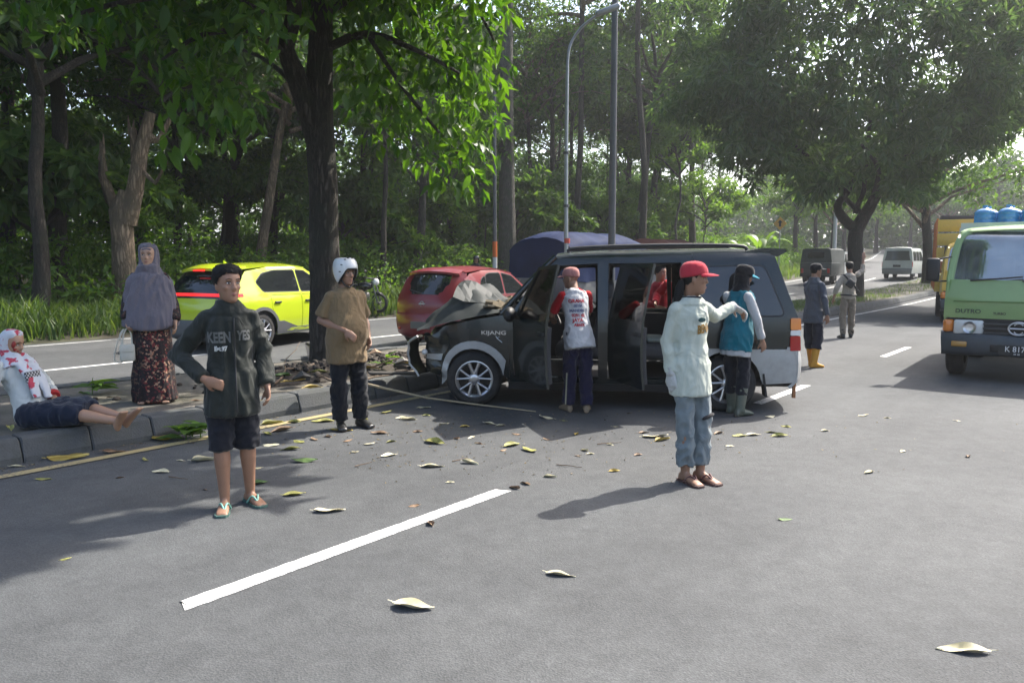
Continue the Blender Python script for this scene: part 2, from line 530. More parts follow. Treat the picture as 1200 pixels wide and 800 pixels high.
def kerbs():
    ang = math.atan2(RD[1], RD[0])
    var_n = [kerb_mesh(0.53, False, i) for i in range(6)]
    var_f = [kerb_mesh(0.53, True, 20 + i) for i in range(3)]
    rg = random.Random(5)
    s = 1.24
    for side in (0, 1):
        s = 0.15
        while s < 26:
            me = (var_n if side == 0 else var_f)[rg.randrange(6 if side == 0 else 3)]
            l = L_KERB + 0.02 if side == 0 else L_FAR - 0.02
            # the stones the car has hit sit askew
            hit = side == 0 and 7.0 < s < 8.6
            o = link('kerb_stone', me, M_KERB, median)
            o.location = RP(s + 0.27, l, rg.uniform(-0.006, 0.006) - (0.03 if hit else 0))
            o.rotation_euler = (rg.uniform(-0.015, 0.015), rg.uniform(-0.01, 0.01) + (0.04 if hit else 0), ang + rg.uniform(-0.008, 0.008) + (rg.uniform(-0.06, 0.06) if hit else 0))
            s += 0.54
        # further off the joints are too fine to see: long runs of kerb
        for (a, b) in ((-40, 0.13), (26.2, 110)):
            ss = np.arange(a, b + 0.01, 1.0) if b < 20 else np.arange(a, b, 2.0)
            prof = [(-0.02, -0.06), (-0.02, 0.05), (0.03, 0.18), (0.055, 0.205), (0.24, 0.2), (0.24, -0.06)]
            V = []; F = []; n = len(prof)
            for q in ss:
                for (y, z) in prof:
                    l = (L_KERB + 0.02 + y) if side == 0 else (L_FAR - 0.02 - y)
                    V.append(tuple(RP(q, l, z)))
            for i in range(len(ss) - 1):
                for j in range(n - 1):
                    k = i * n + j; F.append((k, k + n, k + n + 1, k + 1))
            MB().add(V, F).build('kerb_run', M_KERB, median)
kerbs()

# painted lines, 4 mm above the asphalt
def paint_mat(name, col, wear):
    m, nt, out = new_mat(name)
    b = N(nt, 'BsdfPrincipled', Roughness=0.7)
    tc = N(nt, 'TexCoord')
    n1 = N(nt, 'TexNoise', Scale=38.0, Detail=6.0, Roughness=0.75); nt.links.new(tc.outputs['Object'], n1.inputs['Vector'])
    n2 = N(nt, 'TexNoise', Scale=2.2, Detail=5.0); nt.links.new(tc.outputs['Object'], n2.inputs['Vector'])
    ad = N(nt, 'Math', operation='MULTIPLY_ADD'); nt.links.new(n2.outputs['Fac'], ad.inputs[0]); ad.inputs[1].default_value = 0.5; nt.links.new(n1.outputs['Fac'], ad.inputs[2])
    r = N(nt, 'ValToRGB'); e = r.color_ramp.elements
    e[0].position = wear; e[0].color = (0.08, 0.08, 0.08, 1); e[1].position = wear + 0.12; e[1].color = c4(col)
    nt.links.new(ad.outputs[0], r.inputs[0]); nt.links.new(r.outputs[0], b.inputs['Base Color'])
    nt.links.new(b.outputs[0], out.inputs[0])
    return m
M_WHITE = paint_mat('road_paint_white', (0.66, 0.66, 0.64), 0.55)
M_YEL = paint_mat('road_paint_yellow', (0.40, 0.32, 0.16), 0.60)
M_WORN = paint_mat('road_paint_worn', (0.5, 0.5, 0.48), 0.60)

def dash(s0, s1, l, w=0.13, mt=None, taper=True):
    V = [RP(s0, l - w / 2, 0.004), RP(s1, l - w / 2 , 0.004), RP(s1 - (0.06 if taper else 0), l + w / 2, 0.004), RP(s0 + (0.02 if taper else 0), l + w / 2, 0.004)]
    n = max(1, int((s1 - s0) / 2)); 
    if n > 1:
        VV = []; F = []
        for i in range(n + 1):
            s = s0 + (s1 - s0) * i / n
            VV += [tuple(RP(s, l - w / 2, 0.004)), tuple(RP(s, l + w / 2, 0.004))]
        F = [(2 * i, 2 * i + 1, 2 * i + 3, 2 * i + 2) for i in range(n)]
        o = MB().add(VV, F).build('lane_marking', mt or M_WHITE, recalc=False)
    else:
        o = MB().add(V, [(0, 1, 2, 3)]).build('lane_marking', mt or M_WHITE, recalc=False)
    if s1 - s0 < 5:
        o.data.clear_geometry(); k = max(8, int((s1 - s0) / 0.03)); VV = []; rg = random.Random(int(s0 * 100))
        for i in range(k + 1):
            q = i / k; s = s0 + (s1 - s0) * q
            VV += [tuple(RP(s + (.012 * rg.uniform(-1, 1) if i in (0, k) else 0), l - w / 2 + rg.gauss(0, .0022), 0.004)), tuple(RP(s + (0.04 if i == 0 else -0.05 if i == k else 0), l + w / 2 + rg.gauss(0, .0022), 0.004))]
        o.data.from_pydata(VV, [], [(2 * i, 2 * i + 1, 2 * i + 3, 2 * i + 2) for i in range(k)]); o.data.update()
    if o.data.polygons[0].normal.z < 0: o.data.flip_normals()
    return tag(o, kind='structure')
# the two ends of each nearby dash as seen in the photograph
for a, b in (((207, 710), (596, 574)), ((884, 473), (948, 451.5)), ((1032, 418), (1067, 407))):
    (s0, l0), (s1, l1) = to_road(at(*a)), to_road(at(*b))
    dash(s0, s1, (l0 + l1) / 2, 0.115)
s = 24.2
while s < 100:
    dash(s, s + 2.5, 3.5, 0.12); s += 6.6
for s in (-7.0, -13.5): dash(s, s + 2.4, 3.5, 0.12)
dash(9.0, 110, L_KERB - 0.38, 0.12, M_WORN, False)
yl = dash(-20, 8.8, L_KERB - 0.34, 0.11, M_YEL, False)
yl.location.z = 0.004; 
for s in np.arange(-19.5, 90, 7.5): dash(s, s + 4.2, 12.7, 0.12)
dash(-40, 110, L_ROAD1 - 0.35, 0.12, M_WORN, False)
dash(-40, 110, L_FAR + 0.4, 0.11, M_WORN, False)
# ------------------------------------------------------------------ vegetation
def leaf_cloud(C, D, size, rng, aspect=0.5, droop=0.35, fold=0.12, jit=0.3, spread=0.9):
    """folded rhombic leaves: C base points (n,3), D rough outward direction (n,3)"""
    n = len(C)
    d = D + rng.normal(0, spread, (n, 3)); d[:, 2] -= droop
    d /= np.linalg.norm(d, axis=1, keepdims=True) + 1e-9
    up = rng.normal(0, 0.55, (n, 3)); up[:, 2] += 1.0
    w = np.cross(d, up); w /= np.linalg.norm(w, axis=1, keepdims=True) + 1e-9
    nn = np.cross(w, d)
    L = size * (1 + rng.uniform(-jit, jit, n))[:, None]
    W = L * aspect * 0.5
    v0 = C; v2 = C + d * L - nn * L * 0.08
    v1 = C + d * L * 0.45 + w * W + nn * L * fold
    v3 = C + d * L * 0.45 - w * W + nn * L * fold
    V = np.stack([v0, v1, v2, v3], 1).reshape(-1, 3)
    b = np.arange(n)[:, None] * 4
    F = np.concatenate([b + [0, 1, 2], b + [0, 2, 3]], 1).reshape(-1, 3)
    return V, F

def clump_leaves(cent, per, rc, size, rng, flat=0.6, **kw):
    cent = np.asarray(cent, float); n = len(cent)
    off = rng.normal(0, 1, (n, per, 3)); off /= np.linalg.norm(off, axis=2, keepdims=True)
    r = rng.uniform(0.15, 1, (n, per, 1)) ** 0.6
    rcv = (rc if np.isscalar(rc) else np.asarray(rc)[:, None, None])
    P = cent[:, None, :] + off * r * rcv * np.array([1, 1, flat])
    return leaf_cloud(P.reshape(-1, 3), off.reshape(-1, 3), size, rng, **kw)

def wander(p0, p1, n, amp, seed, sag=0.0):
    p0, p1 = Vector(p0), Vector(p1); out = []
    L = (p1 - p0).length
    for i in range(n + 1):
        t = i / n; p = p0.lerp(p1, t)
        q = Vector((noise.noise(Vector((t * 3 + seed, seed * 1.7, 0))), noise.noise(Vector((t * 3, seed * 2.3, 5))), 0.5 * noise.noise(Vector((t * 3, seed, 9)))))
        out.append(p + q * amp * L * math.sin(math.pi * min(1, t * 1.0)) + Vector((0, 0, sag * math.sin(math.pi * t))))
    return out

def taper(r0, r1, n, flare=0.0):
    return [r0 + (r1 - r0) * (i / n) + flare * r0 * math.exp(-i / n * 9) for i in range(n + 1)]

BARK_DARK = bark_mat('bark_dark', (0.07, 0.058, 0.046), (0.045, 0.045, 0.032))
BARK_GREY = bark_mat('bark_grey', (0.11, 0.10, 0.085), (0.06, 0.07, 0.045))
BARK_PALE = bark_mat('bark_pale', (0.30, 0.22, 0.15), (0.14, 0.11, 0.075), scale=4)
LF_DARK = leaf_mat('leaf_dark', (0.030, 0.066, 0.019), (0.062, 0.112, 0.029), 0.42, tcol=(2.1, 2.1, 0.8))
LF_MID = leaf_mat('leaf_mid', (0.042, 0.094, 0.024), (0.084, 0.145, 0.037), 0.46, tcol=(2.1, 2.1, 0.75))
LF_LIGHT = leaf_mat('leaf_light', (0.055, 0.125, 0.02), (0.10, 0.18, 0.035), 0.45)
LF_TEAK = leaf_mat('leaf_broad', (0.022, 0.064, 0.014), (0.062, 0.125, 0.020), 0.48, tcol=(2.7, 2.7, 0.5))
LF_MANGO = leaf_mat('leaf_mango', (0.055, 0.100, 0.042), (0.095, 0.148, 0.062), 0.48, rough=0.32, tcol=(1.8, 1.9, 0.9))  # leaf colour paled to carry the haze over the distant crown
LF_BUSH = leaf_mat('leaf_bush', (0.050, 0.115, 0.020), (0.105, 0.180, 0.036), 0.46, tcol=(2.1, 2.1, 0.7))
M_GRASS = leaf_mat('grass_blade', (0.045, 0.095, 0.024), (0.095, 0.145, 0.04), 0.4)

# shared crowns: branches and foliage of a few kinds, reused at other sizes and turns
def make_crown(seed, R, Hc, nb, per, size, aspect, mt, flat=0.5, droop=0.4, hollow=0.35):
    rng = np.random.default_rng(seed); rg = random.Random(seed)
    mb = MB(); cents = []; rads = []
    for k in range(nb):
        a = 2.399 * k + rg.uniform(-0.4, 0.4); t = (k + 0.5) / nb
        z0 = -Hc * 0.35 + Hc * 0.55 * t
        rr = R * math.sqrt(max(0.05, 1 - (t * 1.15 - 0.35) ** 2)) * rg.uniform(0.7, 1.1)
        end = Vector((math.cos(a) * rr, math.sin(a) * rr, z0 + Hc * rg.uniform(0.05, 0.45)))
        path = wander((0, 0, z0 - 0.2), end, 5, 0.12, seed + k, 0.3)
        mb.tube(path, taper(0.09 * R / 4, 0.02, 5), n=5, cap=False)
        for q in range(3, 6):
            for _ in range(3):
                c = path[q] + Vector((rg.gauss(0, 0.55), rg.gauss(0, 0.55), rg.gauss(0.1, 0.4))) * (R / 4)
                cents.append(c); rads.append(rg.uniform(0.5, 1.0) * R / 4.5)
                if rg.random() < 0.5: mb.tube([path[q], (path[q] + c) / 2 + Vector((0, 0, 0.08)), c], [0.025, 0.016, 0.006], n=4, cap=False)
    V, F = clump_leaves(cents, per, np.array(rads), size, rng, flat=flat, aspect=aspect, droop=droop)
    me = fast_mesh('crown', V, F, False); me.materials.append(mt)
    mb_me = mb.mesh('branches', recalc=False)
    return me, mb_me

CROWNS = {
    'a': make_crown(1, 4.0, 5.0, 13, 46, 0.30, 0.55, LF_DARK),
    'b': make_crown(2, 4.2, 6.0, 15, 44, 0.26, 0.45, LF_MID),
    'c': make_crown(3, 3.6, 4.6, 12, 48, 0.34, 0.6, LF_DARK, flat=0.7),
    'd': make_crown(4, 3.0, 6.5, 14, 40, 0.24, 0.4, LF_MID, droop=0.7),
    'e': make_crown(5, 2.2, 3.2, 9, 40, 0.26, 0.5, LF_LIGHT),
    'f': make_crown(6, 2.4, 2.6, 9, 36, 0.38, 0.55, LF_MID, droop=0.6),
}

def forest_tree(name, base, top, r0, r1, crown, cs, bark, label, group=None, seed=1, crooked=0.04, lift=0.0, cat='tree', crook_n=9, more=()):
    base, top = Vector(base), Vector(top)
    root = empty(name, base, 0, label, cat, group)
    rel = top - base
    mb = MB()
    path = wander((0, 0, -0.15), rel, crook_n, crooked, seed)
    mb.tube(path, taper(r0, r1, crook_n, 0.5), n=9, jitter=0.06, seed=seed)
    for (t0, dx, dy, dz, rr) in more:                       # extra limbs leaving the trunk
        p = path[int(t0 * crook_n)]
        mb.tube(wander(p, p + Vector((dx, dy, dz)), 5, 0.1, seed + dx), taper(rr, rr * 0.35, 5), n=7)
    mb.build('trunk', bark, root)
    if crown:
        me, bme = CROWNS[crown]
        ang = (seed * 1.37) % 6.28
        c = link('crown', me, None, root, path[-1] + Vector((0, 0, lift)), (0, 0, ang), cs); tag(c, kind='stuff')
        link('branches', bme, bark, root, path[-1] + Vector((0, 0, lift)), (0, 0, ang), cs)
    return root

def gpt(px, py, l):
    """the ground point that the photograph shows at column px on road-lateral l"""
    u = (px - 600) / FPX
    D = l / (u * RN[0] + RN[1])
    x = u * D
    s = x * RD[0] + D * RD[1]
    return Vector((x, D, float(rise(s)) + ground_z(s, l)))

def ptop(px, py, base, toward=0.0):
    return atd(px, py, base.y + toward)

# --- trunks that can be told apart in the photograph: (name, base px, lateral, top px, top py, radii, crown, ...)
TR = [
    ('verge_tree', 46, 19.5, 44, 40, 0.17, 0.11, 'a', 1.15, BARK_DARK, 'dark straight trunk standing in the long grass at the far left', 11, 0.03),
    ('verge_tree', 71, 23.5, 64, 30, 0.25, 0.16, 'c', 1.3, BARK_DARK, 'thick dark trunk just right of the grass-strip tree at far left', 12, 0.02),
    ('leaning_tree', 297, 25.0, 338, 100, 0.20, 0.12, 'b', 1.0, BARK_PALE, 'pale slender trunk leaning right behind the lime green car', 14, 0.02),
    ('woodland_tree', 448, 22.0, 452, 150, 0.12, 0.07, 'e', 1.2, BARK_DARK, 'thin dark trunk behind the motorcycle beside the red hatchback', 15, 0.02),
    ('woodland_tree', 486, 24.0, 500, 170, 0.22, 0.12, 'd', 1.1, BARK_GREY, 'grey mottled trunk rising left of the red hatchback roof', 16, 0.03),
    ('woodland_tree', 524, 27.0, 527, 180, 0.14, 0.08, 'd', 1.0, BARK_DARK, 'slim dark trunk rising behind the red hatchback roof', 17, 0.02),
    ('tall_tree', 594, 21.0, 596, -190, 0.34, 0.22, 'b', 1.5, BARK_GREY, 'tall straight grey trunk left of the blue tarpaulin truck', 18, 0.008),
    ('woodland_tree', 741, 24.0, 768, 110, 0.28, 0.15, 'a', 1.3, BARK_DARK, 'dark trunk leaning right behind the grey lamp post', 19, 0.02),
    ('woodland_tree', 764, 27.0, 775, 120, 0.30, 0.16, 'b', 1.4, BARK_DARK, 'thick dark trunk right of the leaning one behind the van roof', 20, 0.03),
    ('woodland_tree', 733, 31.0, 737, 90, 0.26, 0.14, 'c', 1.3, BARK_DARK, 'upright dark trunk deep behind the grey lamp post', 21, 0.02),
    ('woodland_tree', 318, 30.0, 326, 140, 0.24, 0.14, 'c', 1.2, BARK_DARK, 'dark trunk in shade right of the pale leaning trunk', 22, 0.02),
    ('woodland_tree', 262, 31.0, 280, 120, 0.30, 0.16, 'a', 1.3, BARK_DARK, 'black crooked trunk in shade left of the pale leaning trunk', 23, 0.06),
    ('woodland_tree', 424, 29.0, 428, 110, 0.2, 0.12, 'a', 1.2, BARK_DARK, 'dark trunk seen through the gap right of the big median tree', 24, 0.02),
    ('woodland_tree', 790, 23.0, 797, 190, 0.10, 0.05, 'e', 1.3, BARK_GREY, 'young leaning tree behind the rear end of the wrecked van', 25, 0.05),
    ('woodland_tree', 648, 29.0, 646, 100, 0.2, 0.12, 'd', 1.2, BARK_DARK, 'dark trunk half hidden behind the slim galvanised lamp post', 26, 0.02),
    ('tall_tree', 676, 25.0, 684, -40, 0.2, 0.12, 'b', 1.5, BARK_DARK, 'tall tree whose crown fills the gap above the slim lamp', 61, 0.02),
    ('tall_tree', 752, 21.5, 748, -70, 0.2, 0.12, 'd', 1.5, BARK_DARK, 'tall tree whose crown hangs over the thick grey lamp post', 62, 0.02),
    ('tall_tree', 812, 25.0, 806, -20, 0.22, 0.12, 'b', 1.4, BARK_DARK, 'tall tree left of the mango crown above the van roof', 63, 0.02),
    ('woodland_tree', 12, 33.0, 8, 60, 0.28, 0.16, 'b', 1.3, BARK_GREY, 'grey trunk at the very left edge deep in the wood', 27, 0.03),
    ('woodland_tree', 210, 28.0, 205, 120, 0.16, 0.1, 'd', 1.1, BARK_DARK, 'narrow dark trunk between the broken trunk and the leaning one', 28, 0.03),
]
for (nm, px, l, tx, ty, r0, r1, cr, cs, bk, lab, sd, ck) in TR:
    b = gpt(px, 0, l)
    forest_tree(nm, b, ptop(tx, ty, b), r0, r1, cr, cs, bk, lab, None, sd, ck, lift=0.6)

# the rotten trunk: split stubs and one living limb
def broken_tree():
    b = gpt(146, 0, 20.5); D = b.y
    root = empty('broken_tree', b, 0, 'gnarled pale trunk split into broken stubs behind the woman in grey', 'tree')
    k = D / FPX
    def P(px, py, dy=0.0): return atd(px, py, D + dy) - b
    mb = MB()
    mb.tube([P(147, 372) - Vector((0, 0, .2)), P(147, 330), P(144, 285), P(142, 248), P(150, 225)], [0.38, 0.31, 0.27, 0.29, 0.2], n=14, jitter=0.12, seed=4)
    mb.tube([P(146, 262), P(130, 235), P(121, 205), P(119, 172)], [0.22, 0.15, 0.11, 0.04], n=10, jitter=0.2, seed=5)
    mb.tube([P(148, 262), P(158, 222), P(165, 180), P(176, 132)], [0.25, 0.21, 0.18, 0.13], n=12, jitter=0.16, seed=6)
    mb.tube([P(160, 225), P(160, 190), P(155, 150)], [0.14, 0.12, 0.08], n=9, jitter=0.15, seed=7)
    mb.tube([P(172, 160), P(187, 165, .2), P(202, 134, .3)], [0.16, 0.10, 0.05], n=8, jitter=0.2, seed=8)
    mb.tube([P(166, 200), P(182, 215, -.2), P(196, 190, -.3)], [0.07, 0.05, 0.03], n=6)
    for i, (x, y) in enumerate(((119, 172), (121, 168), (155, 148), (152, 146), (203, 130), (117, 176))):      # splinters
        mb.tube([P(x, y + 12), P(x + (i % 3 - 1) * 2, y - 8 - 3 * (i % 2))], [0.06, 0.008], n=5)
    mb.build('trunk', BARK_PALE, root)
    me, bme = CROWNS['c']
    q = P(176, 125) + Vector((0, 0, 0.5))
    tag(link('crown', me, None, root, q + Vector((0, .6, 1.2)), (0, 0, 1), 0.85), kind='stuff')
    link('branches', bme, BARK_GREY, root, q + Vector((0, .6, 1.2)), (0, 0, 1), 0.85)
broken_tree()

LANDMARKS = [(60, 'at the far left edge'), (130, 'left of the broken trunk'), (200, 'behind the veiled woman'), (270, 'above the rear of the lime car'), (340, 'above the lime car roof'), (410, 'behind the big median tree'),
             (470, 'behind the helmeted man'), (540, 'left of the red hatchback roof'), (610, 'above the red hatchback'), (690, 'behind the blue tarpaulin'), (760, 'right of the grey lamp post'), (830, 'above the van roof'), (900, 'above the van tail'), (980, 'above the canvas truck'), (1060, 'behind the mango trunk'), (1140, 'above the white van'), (9999, 'above the trucks at right')]
def landmark(p):
    if p[1] < 1: return 'outside the view'
    px = 600 + FPX * p[0] / p[1]
    return next(w for lim, w in LANDMARKS if px < lim)
# --- the wood behind: further trees and saplings, each standing on its own spot
def wood():
    rg = random.Random(77)
    spots = []
    for row, l0 in enumerate((30, 37, 45)):
        s = -16 + row * 3.1
        while s < 78:
            spots.append((s + rg.uniform(-1.5, 1.5), l0 + rg.uniform(-2.2, 2.2), row)); s += 6.2 + row * 1.1
    for i, (s, l, row) in enumerate(spots):
        b = RP(s, l, ground_z(s, l))
        h = rg.uniform(7.5, 12.5) + row * 1.2
        t = b + Vector((rg.uniform(-1, 1), rg.uniform(-0.6, 0.6), h))
        forest_tree('woodland_tree', b, t, rg.uniform(0.13, 0.26), 0.09, 'abcd'[rg.randrange(4)], rg.uniform(0.95, 1.4), BARK_DARK,
                    ['near-row dark tree of the deep wood ', 'middle-row dark tree of the deep wood ', 'back-row dark tree of the deep wood '][row] + landmark(b), 'trees deep in the wood', 100 + i, 0.04, 0.3)
    # saplings with low crowns along the wood's edge
    k = 0
    for i in range(34):
        s = -12 + i * 2.05 + rg.uniform(-0.9, 0.9); l = rg.uniform(23.0, 30.0)
        b = RP(s, l, ground_z(s, l)); h = rg.uniform(1.8, 4.6)
        forest_tree('sapling', b, b + Vector((rg.uniform(-.4, .4), rg.uniform(-.3, .3), h)), 0.06, 0.03, 'ffe'[rg.randrange(3)], rg.uniform(0.75, 1.15), BARK_GREY,
                    ('low' if h < 2.7 else 'head-high' if h < 3.6 else 'tall') + ' leafy sapling at the edge of the wood ' + landmark(b), 'saplings at the edge of the wood', 300 + i, 0.08, 0.2, cat='sapling')
wood()

# trees beyond the bend and on the near side of the road ahead
def far_trees():
    rg = random.Random(9)
    lab = 'hazy rounded tree beyond the bend of the road'
    for i, (s, l, h, cs, cr) in enumerate(((70, 19, 5, 1.2, 'b'), (80, 22, 5.5, 1.3, 'a'), (92, 20, 5, 1.3, 'b'), (104, 17, 6, 1.5, 'a'), (112, 9, 6, 1.5, 'b'), (116, 3, 6.5, 1.6, 'a'), (120, -6, 7, 1.6, 'b'),
                                           (125, 13, 8, 1.8, 'b'), (64, 21, 4, 1.0, 'e'), (98, 26, 8, 1.6, 'c'))):
        b = RP(s, l, ground_z(s, l))
        lb = ['nearest', 'second', 'third', 'fourth', 'fifth', 'sixth', 'rightmost', 'tallest', 'smallest', 'broadest'][i] + ' hazy tree beyond the bend ' + landmark(b)
        forest_tree('roadside_tree', b, b + Vector((0, 0, h)), 0.25, 0.12, cr, cs, BARK_DARK, lb, 'trees beyond the bend', 500 + i, 0.03, 0.3)
    for i, (s, l, h, cs, cr) in enumerate(((58, -9, 5, 1.15, 'b'), (74, -10, 5.5, 1.25, 'a'), (90, -11, 6, 1.4, 'b'))):
        b = RP(s, l, ground_z(s, l))
        forest_tree('roadside_tree', b, b + Vector((0, 0, h)), 0.25, 0.12, cr, cs, BARK_DARK, ['nearest', 'middle', 'farthest'][i] + ' roadside tree on the right verge above the trucks', 'trees on the right verge ahead', 520 + i, 0.03, 0.3)
far_trees()

# --- the big-leafed tree on the median
def hero_leaf(seed):
    rg = random.Random(seed)
    n = 6; V = []; F = []
    bendv = rg.uniform(-0.25, -0.05)
    for i in range(n + 1):
        t = i / n
        w = 0.22 * math.sin(math.pi * min(1, t ** 0.9)) ** 0.85 * (1 - 0.15 * t) + (0.004 if 0 < i < n else 0.0)
        z = bendv * t * t + 0.02 * rg.uniform(-1, 1)
        V += [(t, -w, z + w * 0.28 + rg.uniform(-.02, .02)), (t, 0, z), (t, w, z + w * 0.28 + rg.uniform(-.02, .02))]
    for i in range(n):
        a = i * 3
        F += [(a, a + 3, a + 4, a + 1), (a + 1, a + 4, a + 5, a + 2)]
    me = bpy.data.meshes.new('leaf'); me.from_pydata(V, [], F)
    me.polygons.foreach_set('use_smooth', [True] * len(F)); me.update()
    me.materials.append(LF_TEAK)
    return me

def median_tree():
    D = 10.9
    b = at(383, 418, 0.2); b = Vector((b.x, b.y, 0.2)); b = atd(383, 420, D); b.z = 0.2
    root = empty('median_tree', b, 0, 'big dark-barked tree on the median with large hanging leaves', 'tree')
    def P(px, py, dy=0.0): return atd(px, py, D + dy) - b
    mb = MB()
    tr = [P(383, 440) + Vector((0, 0, -0.15)), P(382, 400), P(381, 330), P(380, 270), P(378, 210), P(375, 160), P(374, 110), P(376, 40), P(378, -60), P(384, -200), P(388, -330)]
    trs = [Vector(p) for p in smooth_path(tr, 3)]
    rr = np.interp(np.linspace(0, 1, len(trs)), [0, .06, .3, .55, .62, .75, 1], [0.30, 0.235, 0.205, 0.19, 0.18, 0.14, 0.07])
    mb.tube(trs, list(rr), n=16, jitter=0.05, seed=2)
    left = [P(372, 165), P(360, 125, -.1), P(345, 85, -.2), P(335, 55, -.3), P(345, 10, -.5), P(330, -70, -.9), P(300, -150, -1.5)]
    mb.tube([Vector(p) for p in smooth_path(left, 2)], taper(0.17, 0.06, 12), n=11, jitter=0.05, seed=3)
    limbs = [
        ([P(340, 70, -.2), P(300, 40, -.8), P(240, 40, -1.4), P(190, 70, -1.9)], 0.06),
        ([P(335, 40, -.3), P(270, -10, -1.2), P(160, 0, -2.2), P(80, 20, -2.6)], 0.07),
        ([P(376, 60), P(430, 40, -.2), P(490, 60, -.3), P(545, 90, -.3)], 0.07),
        ([P(376, 20), P(450, -20, .2), P(540, -10, .3), P(585, 60, .2)], 0.06),
        ([P(430, 40, -.2), P(470, 100, -.3), P(510, 150, -.2), P(545, 190, .1)], 0.035),
        ([P(355, 115, -.1), P(330, 85, .4), P(290, 60, .9), P(230, 50, 1.4)], 0.05),
        ([P(378, -60), P(480, -140, .6), P(600, -180, 1.0)], 0.07),
        ([P(380, -120), P(330, -220, -1.2), P(300, -260, -3.0)], 0.07),
        ([P(384, -200), P(460, -280, -1.4), P(520, -300, -3.0)], 0.06),
        ([P(384, -200), P(330, -300, 1.4), P(300, -330, 3.0)], 0.06),
    ]
    for i, (pp, r) in enumerate(limbs):
        mb.tube([Vector(p) for p in smooth_path(pp, 3)], taper(r, 0.015, 3 * (len(pp) - 1)), n=7)
    mb.build('trunk', BARK_DARK, root)
    # foliage: leaves seen one by one hang as single pieces, the rest of the crown is one mass
    rng = np.random.default_rng(8); rg = random.Random(8)
    bulk = []
    upper = []
    for i in range(560):                                    # the crown above the frame, which shades the left of the road
        a = rg.uniform(0, 2 * math.pi); u = rg.uniform(-0.2, 1); q = math.sqrt(1 - u * u) if u > 0 else 1
        r = 4.6 * q * rg.uniform(0.45, 1.05)
        if math.cos(a) * r > 1.6: continue  # crown cut back to let sun onto the hanging leaves
        s0, l0 = to_road(b)
        c = RP(s0 + 0.2 + math.cos(a) * r, l0 - 2.1 + math.sin(a) * r, 0)
        upper.append(Vector((c.x, c.y, 6.3 + 3.0 * u)) - b)
    s0, l0 = to_road(b)
    for i in range(230):                                    # leaf clumps added to keep the left of the crown in shade
        c = RP(s0 + rg.uniform(-2.8, 0.9), l0 + rg.uniform(-4.2, 1.6), 0)
        upper.append(Vector((c.x, c.y, rg.uniform(5.4, 7.6))) - b)
    for i in range(260):  # more clumps added to close up the shade on the road
        c = RP(s0 + rg.uniform(-3.5, 1.2), l0 + rg.uniform(-5.2, -0.5), 0)
        upper.append(Vector((c.x, c.y, rg.uniform(6.2, 8.8))) - b)
    def shades(c):                                          # crown trimmed so its shade ends at a set line on the road
        s_, l_ = to_road(c + b); z_ = (c + b).z
        return l_ + .207 * z_ > 5.1 and (l_ > 7.6 or s_ - .815 * z_ < 3.6)
    upper = [c for c in upper if shades(c)]
    V1, F1 = clump_leaves(upper, 17, 0.66, 0.46, rng, flat=0.7, aspect=0.55, droop=0.8)
    band = []
    for (x0, x1, y0, y1, dd, n) in ((60, 345, -50, 45, -1.5, 60), (180, 305, 40, 140, -1.2, 26), (290, 480, -55, 15, -0.3, 36), (400, 592, -30, 110, 0.2, 70), (405, 575, 60, 165, 0.3, 44), (495, 560, 160, 215, 0.2, 10), (0, 120, -60, 20, -2.2, 20), (480, 580, -60, 30, .3, 20)):
        for i in range(n):
            band.append(P(rg.uniform(x0, x1), rg.uniform(y0, y1), dd + rg.gauss(0, 0.45)))
    V2, F2 = clump_leaves(band, 10, 0.30, 0.21, rng, flat=0.8, aspect=0.42, droop=0.9)
    V = np.concatenate([V1, V2]); F = np.concatenate([F1, F2 + len(V1)])
    me = fast_mesh('crown', V, F, False); me.materials.append(LF_TEAK)
    crown = tag(link('crown', me, None, root), kind='stuff')
    var = [hero_leaf(i) for i in range(6)]
    zones = [(400, 592, 40, 120, 0.1, 95), (420, 590, 120, 185, 0.1, 62), (500, 560, 180, 232, 0.1, 22), (405, 470, 30, 130, -0.1, 30), (185, 305, 60, 180, -1.7, 54), (100, 330, 0, 70, -2.0, 37)]
    for (x0, x1, y0, y1, dd, n) in zones:
        for i in range(n):
            px, py = rg.uniform(x0, x1), rg.uniform(y0, y1)
            if x0 >= 400 and py > 120 and (px < 430 + (py - 120) * 0.75): px = rg.uniform(490, 575)
            p = P(px, py, dd + rg.gauss(0, 0.35))
            o = link('leaf', var[rg.randrange(6)], None, crown, p)
            o.rotation_euler = (rg.gauss(0, 0.7), rg.uniform(0.5, 1.45), rg.uniform(0, 6.28))
            o.scale = (rg.uniform(0.17, 0.30),) * 3
median_tree()

